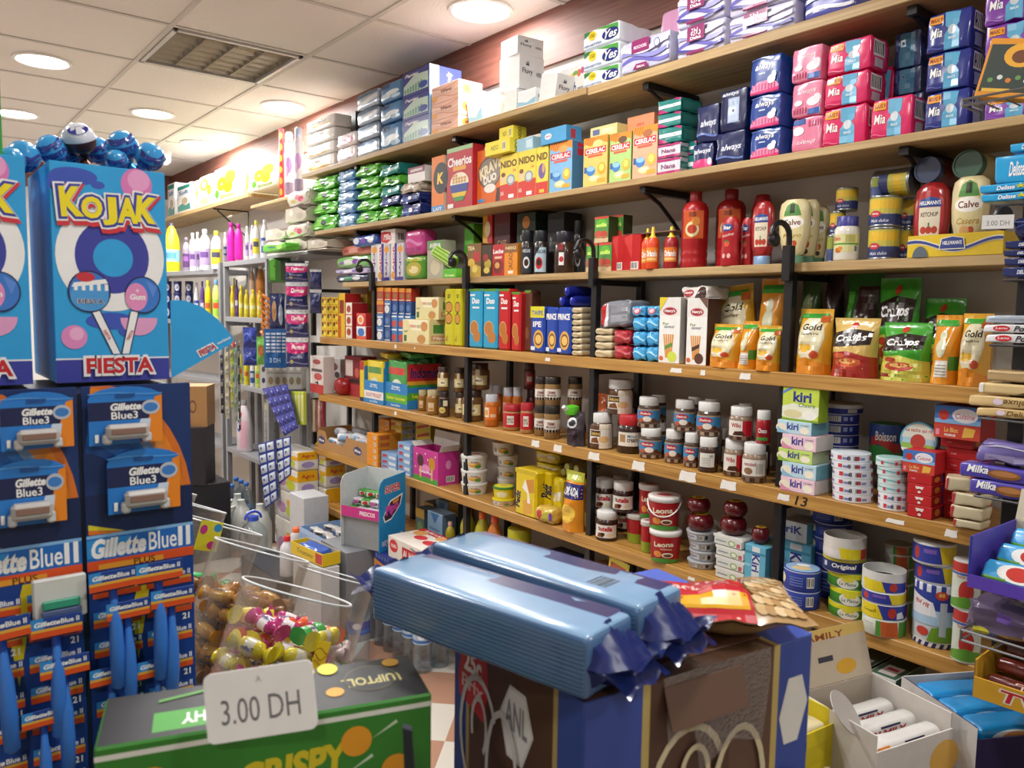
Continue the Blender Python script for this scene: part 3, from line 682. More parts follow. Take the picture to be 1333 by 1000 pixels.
put('milk_powder_child',697.5,713,192,2,h=.187,label='yellow and red milk powder box with a purple picture, beside pale blue box',group=g);z0=TOPZ[0]
put('lying_yellow',637,669,183,z0+.004,'yellow box lying flat on the milk powder boxes',dx=.02)
put('lying_yellow',650,668,165,TOPZ[0],'pale yellow and red box lying high behind the flat yellow box',dx=.03)
put('lying_pale_blue',671,692,180,z0+.001,'pale grey-blue box lying behind the flat yellow box',dx=.04)
put('cerelac_blue',715,744,185,2,'pale blue baby cereal box standing beside the milk powder boxes');z1=TOPZ[0]
put('lying_blue',704,737,166,z1,'bright blue box lying on the pale blue baby cereal box',dx=.02)
put('cerelac_yellow',759,790,178,2,'yellow baby cereal box beside the pale blue one',dx=.03);z1=TOPZ[0]
put('lying_cream',770,805,163,z1,'cream box lying on the yellow baby cereal box',dx=.05)
put('cerelac_green',793,821,173,2,'green baby cereal box in the row of baby cereal',dx=.03)
put('cerelac_salmon',823,855,164,2,'salmon baby cereal box at the near end of its row',dx=.03);z1=TOPZ[0]
put('lying_salmon',815,850,150,z1,'salmon box lying flat behind the tops of the baby cereal boxes',dx=.1)
PAD=dict(fin='g',r=.11,amp=.005)
prod('teal_pad','soft','sanitary_pad_pack','sanitary pads',.11,c='#1f7a74',art=[R(0,.38,1,.62,'#cfd8d8'),Pg('#b02a6c',(0,0),(.5,0),(.2,.3),(0,.3)),Pg('#b02a6c',(.6,1),(1,1),(1,.75))],side=[R(.1,.2,.9,.8,'#3a9088')],**PAD)
prod('teal_pink_pad','soft','sanitary_pad_pack','sanitary pads',.11,c='#c9c4cc',art=[R(0,.0,1,.2,'#b02a6c'),R(0,.82,1,1,'#b02a6c'),T('Nana',.5,.5,.6,.3,'#8a4a74')],side=[R(0,.3,1,.7,'#1f7a74')],**PAD)
prod('navy_pad','soft','sanitary_pad_pack','sanitary pads',.09,c='#1c2452',art=[T('always',.55,.5,.7,.24,'#d9dcea',.02,.3),*wave('#5a6fb0',.2,.05,.03)],**PAD)
prod('navy_light_pad','soft','sanitary_pad_pack','sanitary pads',.09,c='#191f48',art=[R(.32,.22,.72,.8,'#9fb0cc'),R(.36,.26,.68,.76,'#b9c6dc'),T('always',.4,.9,.6,.12,'#d9dcea',.02,.3)],**PAD)
prod('navy_pink_pad','soft','sanitary_pad_pack','sanitary pads',.09,c='#1e2658',art=[E(.5,.16,.5,.22,'#d0407c'),T('always',.5,.66,.8,.24,'#e0e2ee',.02,.3),E(.85,.25,.1,.14,'#e6e6ec')],**PAD)
prod('blue_pad','soft','sanitary_pad_pack','sanitary pads',.09,c='#24448e',sc='#1f50a4',art=[T('always',.48,.72,.62,.22,W,.015,.3),R(.3,.54,.5,.58,'#c9d3ea'),Pg('#d83c7c',(.02,.0),(.98,.0),(.98,.14),(.02,.1)),Pg('#e78fb2',(.02,.14),(.25,.34),(.75,.38),(.98,.18),(.98,.14),(.02,.1)),*[R(.1+.1*i,.14,.14+.1*i,.3,'#d0608f')for i in range(8)],E(.72,.36,.14,.11,'#dfe4ec'),E(.8,.46,.08,.09,'#dfe4ec'),*wave('#7a8fc8',.93,.02,.012)],side=[R(.75,0,1,1,'#2d66b4')],**PAD)
prod('pink_pad','soft','sanitary_pad_pack','sanitary pads',.09,c='#dd7f9d',art=[T('always',.5,.72,.62,.18,'#f2d5de',.015,.3),R(.55,.04,.98,.22,'#2d5aa4'),E(.72,.42,.22,.13,'#eee6ea'),E(.85,.5,.12,.12,'#e2d5dc'),E(.24,.42,.14,.08,'#f0dfe6'),*[R(.08+.09*i,.12,.13+.09*i,.3,'#c85a80')for i in range(5)]],**PAD)
prod('pink_pad_upside','soft','sanitary_pad_pack','sanitary pads',.09,c='#dd7f9d',art=[T('always',.5,.28,.62,.18,'#f2d5de',.015,.3,180),R(.02,.8,.45,.97,'#2d5aa4'),E(.22,.62,.2,.13,'#eee6ea'),*[R(.55+.09*i,.72,.6+.09*i,.9,'#c85a80')for i in range(5)]],**PAD)
def mia(c,sh):return[Pg('#5fa8cc',(.42,.98),(.75,.98),(.74,.66),(.68,.58),(.75,.46),(.76,.0),(.42,.0),(.42,.42),(.5,.56),(.43,.64)),E(.58,.52,.09,.12,'#c9d0d6'),T('Mia',.23,.5,.28,.24,W,.015,.15),R(.07,.72,.38,.92,'#e59a2c'),T('MAXI 9',.23,.82,.26,.11,'#8a2020',.02),T('MAXI',.59,.32,.16,.07,'#dff0f6'),*wave(sh,.1,.03,.015,x1=.4)]
prod('mia_pink','soft','sanitary_pad_pack','sanitary pads',.1,c='#d42a62',art=mia('','#e6608c'),side=[*bars(.15,.42,.7,.9,6),R(.2,.08,.6,.34,'#b9a9b0')],**PAD)
prod('mia_navy','soft','sanitary_pad_pack','sanitary pads',.1,c='#2b3580',art=[*mia('','#4a55a8'),Pg('#e8e8ea',(.36,.72),(.4,.78),(.4,.68),(.37,.62),(.385,.7))],side=[*bars(.2,.48,.8,.92,6),R(.25,.08,.6,.4,'#8a90b0')],**PAD)
prod('mia_purple','soft','sanitary_pad_pack','sanitary pads',.1,c='#7a3aa0',art=mia('','#9a60c0'),**PAD)
prod('mia_teal','soft','sanitary_pad_pack','sanitary pads',.1,c='#26386c',art=[R(.2,.0,.75,.95,'#3f7f9c'),R(.0,.5,.15,.8,'#4a5a94')],**PAD)
g='wrapped sanitary pad packs'
P2='on the second shelf'
stack(['teal_pad','teal_pad','teal_pad','teal_pink_pad','teal_pink_pad'],857,888,[129,147,165,186,205],2,'{o} of five teal and magenta pad packs',dx=.02,group=g,jit=1.5)
stack('teal_pad',892,904,[184,202],2,'{o} of two small teal packs beside the teal and magenta pile',dx=.06,group=g)
put('navy_pink_pad',901,928,186,2,'small navy pad pack with pink base beside the teal packs',dx=.02,group=g);z0=TOPZ[0]
put('navy_pad',906,935,136,z0,'navy pad pack standing on the small navy and pink pack',dx=.03,group=g)
put('navy_pad',931,969,171,2,'lower crumpled navy pad pack beside the blue and pink packs',dx=.02,group=g);z0=TOPZ[0]
put('navy_light_pad',936,972,116,z0,'navy pad pack with a pale panel, on the crumpled navy pack',dx=.03,group=g)
stack('blue_pad',976,1016,[72,123,167],2,'{o} of three blue and pink pad packs '+P2,dx=.02,group=g)
stack(['pink_pad','pink_pad','pink_pad_upside'],1030,1070,[60,106,152],2,'{o} of three pale pink pad packs '+P2,dx=.02,group=g)
stack('mia_pink',1073,1130,[51,95,138],2,'{o} of three crimson and sky blue pad packs in a pile',dx=.02,group=g,shift=(4,0,-3))
put('mia_pink',1133,1187,126,2,'single crimson pad pack standing beside the crimson pile',dx=.02,group=g);z0=TOPZ[0]
put('mia_pink',1139,1160,86,2,'crimson pad pack mostly hidden behind the crimson pile',dx=.15,group=g)
stack('mia_teal',1164,1200,[40,88,122],2,'{o} of three dark teal packs behind the single crimson pack',dx=.13,group=g)
stack('mia_navy',1204,1262,[13,66,117],2,'{o} of three navy and sky blue pad packs '+P2,dx=.02,group=g,shift=(2,1,-1))
stack('mia_purple',1282,1350,[-25,28,78,124],2,'{o} of four purple pad packs on the second shelf',dx=.02,group=g)
# THIRD SHELF
D3=.06
T3='on the third shelf'
for k,c,c2,c3 in(('salmon_soft','#d07a68','#e6a294','#b85a50'),('mint_soft','#7fbf6a','#d9e6d4','#7a3fa0'),('lilac_soft','#b9acd0','#e2dcec','#8a7ab8'),('navy_soft','#1f2a4c','#4a8a6a','#e0e0e4')):
 prod(k,'soft','baby_wipe_pack','wipes',.16,c=c,fin='g',r=.4,amp=.01,art=[E(.4,.5,.18,.3,c2),E(.65,.5,.12,.22,c3),E(.2,.45,.08,.16,c3)])
stack(['salmon_soft','mint_soft','lilac_soft','navy_soft'],437,479,[318,333,349,357],3,'{o} of four wipe packs at the far end '+'of the third shelf',dx=D3,group='wipe packs',jit=2)
prod('rusk_box','box','biscuit_box','biscuits',.12,c='#cfd0d6',fin='g',art=[T('MAJOR',.5,.5,.84,.42,'#6a2a80',.04,0,90),E(.5,.84,.4,.09,'#e29a3c'),R(0,0,1,.1,'#4a3a94')])
prod('rusk_box_dark','box','biscuit_box','biscuits',.12,c='#e9e3dc',fin='g',art=[R(.62,0,1,1,'#3d3a94'),T('MAJOR',.34,.5,.9,.4,'#c0334a',.04,0,90),E(.4,.15,.32,.1,'#e2a04a')])
for k in('rusk_box','rusk_box_dark'):
 PROD[k]['o']['art']=[a if a[0]!='t' else('t',a[1],.5,.5,2.6,.13,a[6],.03,0,90)for a in PROD[k]['o']['art']]
g='upright orange biscuit boxes'
for i,(a,b)in enumerate(((482,490.5),(491.3,499.5),(500.3,508),(508.6,516.2),(516.8,525))):
 put('rusk_box' if i%2==0 else'rusk_box_dark',a,b,318-.4*i,3,'upright narrow biscuit box with lettering up its front, '+ORD[i]+' from the wipes',dx=D3,group=g)
z1=TOPZ[0]
prod('blue_roll_pack','soft','biscuit_pack','biscuits',.1,c='#2f56a8',fin='g',r=.4,amp=.008,art=[E(.2,.5,.12,.3,'#dfe6f0'),E(.5,.5,.1,.3,'#7a4ab0'),E(.8,.5,.12,.3,'#dfe6f0')])
prod('red_white_box','box','chocolate_box','chocolates',.07,c='#e6e2e0',art=[Pg('#c8303a',(0,.2),(.4,.05),(.75,.3),(.7,.8),(.2,.9),(0,.8)),T('Milka',.45,.5,.5,.4,W,.02,.2)],side=bars(.2,.2,.8,.8,6))
put('blue_roll_pack',462,493,305,z1+.001,'blue roll pack lying across the upright biscuit boxes',dx=D3)
put('red_white_box',495,513,299,z1+.001,'red and white chocolate box lying on the upright biscuit boxes',dx=D3)
prod('pink_round_pack','soft','sponge_pack','sponges',.1,c='#c9478f',fin='g',r=.3,art=[*wave('#dc86b8',.5,.1,.06),R(.1,.15,.9,.3,'#a83478')])
prod('green_round_pack','soft','tea_pack','tea',.1,c='#4f8f2c',fin='g',r=.2,art=[E(.5,.45,.4,.3,'#b5a83c'),E(.5,.42,.25,.16,'#e6d9a0'),T('VERDE',.5,.84,.8,.14,'#e2d94a')])
put('green_round_pack',526,551,333,3,'green tea pack under the pink pack',dx=D3);z1=TOPZ[0]
put('pink_round_pack',525,549,298,z1,'magenta pack standing on the green tea pack',dx=D3)
prod('oat_box','box','cereal_box','cereal',.07,c='#a9a691',art=[E(.5,.3,.3,.2,'#c9bfa0'),R(0,.75,1,1,'#5f8a4a'),T('AVENA',.5,.87,.7,.12,W)])
put('oat_box',556,577,313,3,'grey-green oat box beside the green tea pack',dx=D3)
prod('green_tray','box','display_carton','carton',.12,c='#58b32c',sc='#79d63c',art=[T('Green',.5,.3,.7,.3,'#d9ef9c')])
put('green_tray',579,597,350,3,'low bright green carton under the tilted green tube',dx=D3-.01);z2=TOPZ[0]
tb=MB();tb.lathe([(0,0),(.026,0),(.028,.004),(.028,.12),(.026,.124),(0,.124)],'#86bd2e',20,mats=['#e8e4c8','#e8e4c8','#86bd2e','#86bd2e','#86bd2e'])
for i in range(10):
 a=2*PI*i/10;tb.box(.0285*math.cos(a)-.002,.0285*math.cos(a)+.002,.0285*math.sin(a)-.002,.0285*math.sin(a)+.002,.006,.118,'#d9e8a0',.0005)
o=new('biscuit_tube',tb,label='ribbed light green tube leaning on the low green carton',cat='biscuits');p=on_x(566,326,XF+D3-.02);o.location=p
o.rotation_euler=Vector((.45,-.75,-.5)).normalized().to_track_quat('Z','Y').to_euler()
put('green_tray',600,612,291,3,'tall open bright green carton beside the teas',dx=D3+.08)
def tea(c1,c2,word,wc=W):return[E(.5,.3,.42,.22,c1),E(.42,.34,.2,.1,c2),T(word,.5,.78,.84,.14,wc,.03)]
prod('fruit_tea','box','tea_box','tea',.07,c='#7a5520',sc='#5a3c18',art=[Pg('#c9a63c',(0,0),(1,0),(1,.3),(0,.5)),E(.7,.6,.28,.16,'#b5322c'),E(.3,.42,.26,.14,'#d9b23c'),E(.55,.24,.2,.1,'#e6cf6a'),T('TEA',.3,.86,.5,.12,'#e6d9a0')])
prod('fruit_tea_dark','box','tea_box','tea',.07,c='#3f2c18',art=[E(.6,.4,.34,.16,'#b5a03c'),E(.4,.6,.26,.12,'#9c2c24'),E(.5,.2,.3,.1,'#d9c25a')])
prod('red_tea','box','tea_box','tea',.07,c='#b3202a',art=tea('#7a3020','#d9a05a','Leche')+[R(.2,.55,.8,.62,'#e6c0a0')])
prod('orange_tea','box','cocoa_box','cocoa',.07,c='#dd8a20',sc='#c07418',art=[R(0,.72,1,1,'#8a5a2c'),T('NESQ',.5,.86,.8,.1,'#e6cf9a'),T('CACAO',.5,.42,.9,.2,'#7a4414',.02,0,90),R(.3,.06,.7,.16,'#e8e2d4')])
prod('red_yellow_tea','box','biscuit_box','biscuits',.07,c='#c02a2c',art=[R(.0,.0,.5,1,'#d9a53c'),E(.5,.35,.4,.2,'#e0b04a'),E(.5,.75,.3,.12,'#f0e0b0')])
prod('maroon_box','box','coffee_box','coffee',.1,c='#4a1a1c',art=[R(0,.8,1,.95,'#6a2428'),T('CAFE',.5,.5,.6,.12,'#b08a5a')])
prod('dark_green_box','box','coffee_box','coffee',.1,c='#1f3328',art=[E(.5,.28,.36,.2,'#e0dccc'),E(.5,.28,.26,.14,'#2a1a12'),E(.5,.85,.2,.1,'#c98a3c'),T('CAFE',.5,.62,.6,.1,'#a9b89a')])
prod('black_coffee_box','box','coffee_box','coffee',.1,c='#17171a',art=[T('Bonka',.5,.5,.7,.24,'#8a8a8e')])
B3='by the coffee jars'
put('fruit_tea',608,626,317,3,'yellow-brown fruit tea box nearest the green carton',dx=D3)
put('fruit_tea_dark',627,640,319,3,'dark fruit tea box between the brown and red boxes',dx=D3)
put('red_yellow_tea',622,636,277,1.87,'red and yellow box standing above the fruit tea boxes',dx=D3+.01)if 0 else put('red_yellow_tea',628,640,277,3,'tall red and yellow box behind the fruit tea boxes',dx=D3+.09)
put('red_tea',641.5,657,318,3,'red chocolate drink box beside the orange cocoa box',dx=D3)
put('orange_tea',658,675,317,3,'orange cocoa box with brown top beside the coffee jars',dx=D3)
put('maroon_box',643,663,274,3,'tall maroon box behind the red chocolate drink box',dx=D3+.09)
put('dark_green_box',672,696,277,3,'tall dark green coffee box with a cup picture',dx=D3+.1)
put('black_coffee_box',712,733,277,3,'black coffee box behind the coffee jars',dx=D3+.11)
CJ=[(0,0),(.92,0),(1,.03),(1,.5),(.96,.68),(.8,.76)];CL=[(.82,.75),(.88,.77),(.88,.97),(.84,1)]
prod('coffee_jar_black','lathe','coffee_jar','coffee',c='#2a211e',fin='g',prof=CJ,lid=CL,lc='#1c1f26p',art=[R(.05,.06,.95,.62,'#33353c'),T('NESCAFE',.5,.54,.6,.07,'#c9ccd4'),E(.5,.28,.25,.13,'#dcdde0'),E(.5,.28,.17,.08,'#3c2418')])
prod('coffee_jar_blue','lathe','coffee_jar','coffee',c='#2a211e',fin='g',prof=CJ,lid=CL,lc='#1c1f26p',art=[R(.05,.06,.95,.62,'#aec3d0'),Pg('#1c1c20',(.05,.4),(.5,.62),(.05,.62)),E(.42,.26,.26,.14,'#c02a30'),E(.42,.28,.18,.08,'#3c2418'),T('NESCAFE',.55,.52,.7,.08,'#24242a',.03)])
prod('coffee_jar_brown','lathe','coffee_jar','coffee',c='#38241c',fin='g',n=8,prof=CJ,lid=CL,lc='#262630p',art=[R(.28,.2,.56,.5,'#e2e0dc'),E(.42,.34,.12,.07,'#b5303a'),R(.25,.56,.5,.7,'#8a2a2c')])
g='instant coffee jars'
put('coffee_jar_black',676,693.5,300,3,'black-labelled coffee jar next to the orange cocoa box',dx=D3,group=g)
put('coffee_jar_blue',695,714,300,3,'coffee jar with pale blue label and red cup',dx=D3,group=g)
put('coffee_jar_brown',721,749,301,3,'large brown coffee jar with dark lid beside the upright scroll',dx=D3,group=g)
put('coffee_jar_black',746,760,287,3,'tall dark coffee jar behind the upright scroll',dx=D3+.11,group=g)
prod('tomato_box','box','tomato_carton','tomato sauce',.05,c='#4f8a3c',sc='#3c4a28',tc='#c0a080',art=[R(0,.0,1,.18,'#cbb28a'),E(.3,.32,.26,.15,'#c0483a'),E(.7,.3,.26,.15,'#b8402f'),E(.5,.76,.36,.14,'#5fae2c'),T('solis',.5,.68,.76,.16,'#d6ef6a',.03),R(0,.92,1,1,'#c8402f'),R(.2,.2,.9,.24,'#a8784a')])
put('tomato_box',763,777.5,317,3,'green tomato carton lowest, nearest the upright',dx=D3,group='green tomato cartons');za=TOPZ[0]
put('tomato_box',779,796,316,3,'green tomato carton lowest, beside the red cartons',dx=D3,group='green tomato cartons')
put('tomato_box',774,792,282,za,'upper green tomato carton nearest the upright',dx=D3+.002,group='green tomato cartons')
put('tomato_box',793,811,280,za,'upper green tomato carton next to the red cartons',dx=D3+.052,group='green tomato cartons')
prod('red_carton','box','tomato_carton','tomato sauce',.08,c='#b51c20',fin='g',art=[Pg('#c83a38',(.0,.9),(.5,1),(.5,.3)),*bars(.45,.03,.9,.24,6)])
put('red_carton',797,812,307,3,'narrow plain red carton next to the tomato cartons',dx=D3)
put('red_carton',814,836,304,3,'wider red carton with barcode beside the squeeze bottles',dx=D3)
SQ=[(0,0),(.9,0),(1,.04),(1,.58),(.93,.66),(.66,.74)];SQL=[(.6,.735),(.55,.76),(.32,.8),(.22,.98),(.16,1)]
orl=lambda c:[R(.0,.16,1,.5,c),T('Orlando',.5,.36,.86,.15,W,.04),R(.1,.2,.9,.26,'#f0c07a')]
prod('orange_squeeze','lathe','sauce_bottle','sauce',c='#d9481c',fin='p',prof=SQ,lid=SQL,lc='#e6b92c',ln='nozzle',art=orl('#e0862a'))
prod('red_squeeze','lathe','sauce_bottle','sauce',c='#9c2228',fin='p',prof=SQ,lid=SQL,lc='#e6c32c',ln='nozzle',art=orl('#d9782a'))
g='squeeze sauce bottles'
put('orange_squeeze',832,848,297,3,'orange squeeze sauce bottle next to the red carton',dx=D3-.0,group=g)
put('orange_squeeze',847.5,865,295,3,'orange squeeze sauce bottle beside the dark red one',dx=D3-.025,group=g)
put('red_squeeze',866,886,294,3,'dark red squeeze sauce bottle beside the big red jugs',dx=D3-.01,group=g)
fl=slab(-.001,.001,0,1,0,1,'#6f5a4c');
Ya,Yb=y_at(818,XF+.09,1.85),y_at(886,XF+.09,1.85)
o=new('cardboard_flap_tray',MB().box(-.02,.09,-abs(Ya-Yb),0,0,.004,'#7a5f55',.001),label='brown cardboard sheet lying on top of the squeeze bottles',cat='cardboard');o.location=(XF+.08,Ya,1.876)
JUG=[(0,0),(.95,0),(1,.02),(1,.1),(.95,.13),(1,.16),(1,.2),(.95,.23),(1,.26),(1,.73),(.97,.78),(.8,.84),(.46,.875)]
prod('red_jug','lathe','ketchup_jug','ketchup',c='#a5191e',fin='p',n=8,prof=JUG,lid=[(.44,.865),(.46,.88),(.46,.99),(.42,1)],lc='#8f1a20',ln='cap',art=[R(.08,.38,.92,.74,'#c2521e'),E(.45,.5,.28,.1,'#d9cf9c'),E(.45,.5,.2,.06,'#b53a24'),E(.6,.6,.16,.06,'#d98a3c'),R(.3,.66,.6,.72,'#8a3a1c')])
g='red ketchup jugs'
put('red_jug',887,922,249,3,'big red ketchup jug next to the squeeze bottles',dx=D3,group=g)
put('red_jug',923,962,244,3,'big red ketchup jug behind the small ketchup bottles',dx=D3+.04,group=g)
FLAT=[(0,0),(.62,0),(.68,.02),(.7,.06),(.9,.16),(1,.4),(1,.7),(.92,.86),(.7,.95),(.4,1),(0,1)]
prod('star_ketchup','lathe','ketchup_bottle','ketchup',c='#a5121c',fin='p',oval=.55,prof=[(0,0),(.92,0),(1,.03),(1,.3),(.9,.42),(1,.58),(1,.82),(.8,.95),(.5,1),(0,1)],art=[E(.4,.78,.34,.08,'#24407c'),T('Star',.4,.78,.46,.08,W,.03),T('Ketchup',.46,.62,.7,.07,'#e8d0c8',.01,.2,12),E(.4,.46,.18,.06,'#3f7a3c'),E(.4,.44,.16,.05,'#d9523c'),E(.25,.2,.1,.05,'#e2b0a8'),E(.55,.2,.1,.05,'#e2b0a8')])
put('star_ketchup',941,962,282,3,'small red ketchup bottle in front of the big jug',dx=D3-.03,group='small red ketchup bottles')
put('star_ketchup',963,977,283,3,'small red ketchup bottle half hidden beside the clear-labelled one',dx=D3,group='small red ketchup bottles')
ketch=[E(.5,.55,.44,.4,'#a8262a'),Pg('#2d4a8a',(.16,.66),(.84,.66),(.8,.76),(.5,.8),(.2,.76)),T('HELLMANN\'S',.5,.715,.6,.055,W,.02),R(.2,.28,.8,.655,'#ddd2ba'),T('KETCHUP',.5,.56,.48,.06,'#4a3a30'),*[E(x,.35,.09,.05,'#b8402f')for x in(.34,.5,.66)],R(.48,.39,.52,.45,'#4a7a3c')]
prod('clear_ketchup','lathe','ketchup_bottle','ketchup',c='#8c1b1e',fin='g',oval=.5,prof=[(.6,.13),(.72,.16),(.92,.26),(1,.45),(1,.7),(.9,.88),(.6,.97),(.3,1),(0,1)],lid=[(0,0),(.7,0),(.72,.02),(.72,.13),(.6,.14)],lc='#7f9ec4p',ln='cap',art=ketch)
g='upside-down ketchup bottles'
put('clear_ketchup',979,1006,261,3,'upside-down ketchup bottle with blue cap beside the small red bottles',dx=D3-.02,group=g)
prod('red_lying','lathe','ketchup_bottle','ketchup',c='#a5242c',fin='p',prof=[(0,0),(.9,0),(1,.05),(1,.8),(.6,1),(0,1)],lid=[(0,-.02),(.62,-.02),(.66,0),(.66,.02)],lc='#c05a68p',ln='cap')
def lying(key,px,py,X,r,L,label,group=None,turn=0):
 """a bottle lying on its side, its cap end towards the aisle"""
 p=on_x(px,py,X);M=Matrix.Translation(p)@Matrix.Rotation(math.radians(turn),4,'Z')@Matrix.Rotation(PI/2,4,'Y')
 return instance(key,2*r,L,M,label,group)
put('red_lying',967,996,252,3,'plain red ketchup bottle standing behind the clear-labelled one',dx=.16)
mayo=lambda nm,c:[E(.5,.56,.42,.42,'#dccf9a'),Pg('#5a8f4a',(.2,.74),(.8,.74),(.7,.9),(.5,.95),(.3,.9)),R(.42,.78,.58,.92,'#2c3c24'),E(.5,.64,.4,.1,'#efe9dc'),E(.5,.64,.38,.09,'#f4f0e6'),T('Calve',.5,.64,.56,.09,'#6a2a20',.02),T(nm,.5,.43,.66,.08,'#b88a2c',.01,.3),E(.6,.31,.1,.05,'#c8503c'),E(.4,.3,.16,.07,'#d9a86a'),E(.48,.2,.18,.04,'#4a443c')]
prod('mayo_squeeze','lathe','mayonnaise_bottle','mayonnaise',c='#cfc193',fin='p',oval=.5,prof=[(.5,.12),(.66,.15),(.72,.2),(.95,.42),(1,.6),(1,.82),(.9,.94),(.6,1),(0,1)],lid=[(0,0),(.66,0),(.68,.02),(.68,.12),(.5,.13)],lc='#5d8a6cp',ln='cap',art=mayo('Mayo',''))
g='cream mayonnaise bottles'
put('mayo_squeeze',1009,1046,258,3,'cream mayonnaise bottle beside the scroll of the near upright',dx=D3-.03,group=g)
put('mayo_squeeze',1034,1061,259,3,'cream mayonnaise bottle tucked behind the outer cream bottle',dx=D3+.04,group=g)
put('mayo_squeeze',1056,1077,268,3,'cream mayonnaise bottle deepest in the row, beside the cans',dx=D3+.11,group=g)
corn=[R(-.57,.42,1.57,.93,'#c2b64a'),*[E(.1+.2*(i%5),.66+.12*(i//5),.12,.09,'#e0b62c')for i in range(10)],R(-.57,.08,1.57,.4,'#2a3566'),E(.22,.42,.2,.1,'#c02a34'),T('dany',.22,.42,.24,.08,W,.02),T('Mais dulce',.36,.2,.6,.1,'#cfd4e6',.01,.2)]
prod('corn_can','lathe','corn_can','canned corn',c='#9a9da0s',prof=CAN,art=corn)
prod('peach_can','lathe','fruit_can','canned fruit',c='#9a9da0s',prof=CAN,art=[R(-.57,.5,1.57,.93,'#8f9a3c'),R(-.57,.08,1.57,.5,'#4a5a8a')])
g='yellow and navy corn cans'
put('corn_can',1127,1169,296,3,'wide corn can standing on the board, in front',dx=D3,group=g);zc=TOPZ[0]
put('corn_can',1128,1171,255,zc,'wide corn can stacked on another wide corn can',dx=D3,group=g);zd=TOPZ[0]
put('peach_can',1134,1150,230,zd,'small olive can standing on the stacked corn cans',dx=D3+.02,group='small cans')
put('corn_can',1168,1189,297,3,'narrow corn can beside the ketchup tray, lower',dx=D3+.08,group=g);ze=TOPZ[0]
put('corn_can',1170,1191,257,ze,'narrow corn can beside the ketchup tray, upper',dx=D3+.08,group=g)
prod('mayo_jar','lathe','mayonnaise_jar','mayonnaise',c='#dcd8cc',fin='g',prof=JAR,lid=JLID,lc='#3a3a8ap',art=[R(-.1,.2,1.1,.6,'#d9d49a'),R(-.1,.36,1.1,.4,'#5f9a3c'),E(.2,.24,.14,.06,'#c06a2c'),E(.3,.28,.1,.05,'#d98a3c'),T('Elvin',.12,.5,.36,.1,RED,.02),R(.5,.42,.9,.58,'#b9b46a'),R(.88,.22,1,.34,'#5a6aa0')])
put('mayo_jar',1091,1125,281,3,'white mayonnaise jar with blue lid between the cans',dx=D3-.01)
put('peach_can',1077,1093,306,3,'small can at the foot of the pile beside the mayonnaise jar',dx=D3+.03,group='small cans');zf=TOPZ[0]
put('corn_can',1080,1101,275,zf,'corn can in the middle of the pile behind the mayonnaise jar',dx=D3+.05,group=g);zf=TOPZ[0]
put('corn_can',1088,1118,244,zf,'corn can on top of the pile behind the mayonnaise jar',dx=D3+.05,group=g)
prod('lying_can','lathe','corn_can','canned corn',c='#9a9da0s',prof=CAN,art=[R(-.57,.45,1.57,.94,'#c2b64a'),*[E(-.4+.2*i,.7,.11,.12,'#e0b62c')for i in range(10)],R(-.57,.06,1.57,.45,'#2a3566'),E(.5,.45,.25,.12,'#c02a34')])
p=on_x(1166,238,XF+D3+.06);instance('lying_can',.075,.1,Matrix.Translation((p.x,p.y+.05,zd+.0376))@Matrix.Rotation(PI/2,4,'X'),'corn can lying on its side on the stacked cans',g)
Yl,Yr=y_at(1181,XF+D3-.03,1.77),y_at(1306,XF+D3-.03,1.77);tw=abs(Yl-Yr);th=z_at(304,XF+D3-.03,(Yl+Yr)/2)-SZ[3]
tr=bpy.data.objects.new('bottle_tray',None);COL.objects.link(tr);tr.location=(XF+D3-.03,(Yl+Yr)/2,SZ[3]);tr.rotation_euler=(0,0,-PI/2);tag(tr,'low yellow cardboard tray with navy wave under the ketchup and mayonnaise bottles','tray')
q=MB();q.box(-tw/2,tw/2,0,.003,0,th,'#d9b81f',.0005)
stamp(q,[*[Pg('#e9e2c8',*[(a,v+.5+.22*math.cos(2*PI*a*1.15-.6))for a,v in((i/20,-.11),((i+1)/20,-.11),((i+1)/20,.11),(i/20,.11))])for i in range(20)],*[Pg('#2f3f86',*[(a,v+.5+.22*math.cos(2*PI*a*1.15-.6))for a,v in((i/20,-.06),((i+1)/20,-.06),((i+1)/20,.06),(i/20,.06))])for i in range(20)],Pg('#e9e2c8',(.35,.3),(.63,.3),(.61,.8),(.49,.9),(.37,.8)),Pg('#2f3f86',(.36,.34),(.62,.34),(.6,.78),(.49,.87),(.38,.78)),T("HELLMANN'S",.49,.6,.2,.17,W,.02),Pg('#55606a',*[(.15+.085*math.cos(t),.5*math.sin(t))for t in[PI*k/12 for k in range(13)]])],tw,th,lambda x,z,l:(x,-l,z));new('front_panel',q,tr)
q=MB();q.box(-tw/2,tw/2,.003,.15,0,.003,'#c2a51c',.0005);q.box(-tw/2,-tw/2+.003,.003,.15,.003,th,'#c2a51c',.0005);q.box(tw/2-.003,tw/2,.003,.15,.003,th,'#c2a51c',.0005);q.box(-tw/2+.003,tw/2-.003,.147,.15,.003,th,'#c2a51c',.0005);new('tray_body',q,tr)
PROD['tray_ketchup']=dict(PROD['clear_ketchup'],base=None);PROD['tray_mayo']=dict(PROD['mayo_squeeze'],base=None);PROD['tray_mayo']['o']=dict(PROD['mayo_squeeze']['o'],art=mayo('Casera',''))
put('tray_ketchup',1190,1236,236,SZ[3]+.004,'large upside-down ketchup bottle in the yellow tray',dx=D3+.0,group=g)
put('tray_mayo',1236,1284,229,SZ[3]+.004,'large cream mayonnaise bottle in the yellow tray',dx=D3+.0,group='cream mayonnaise bottles')
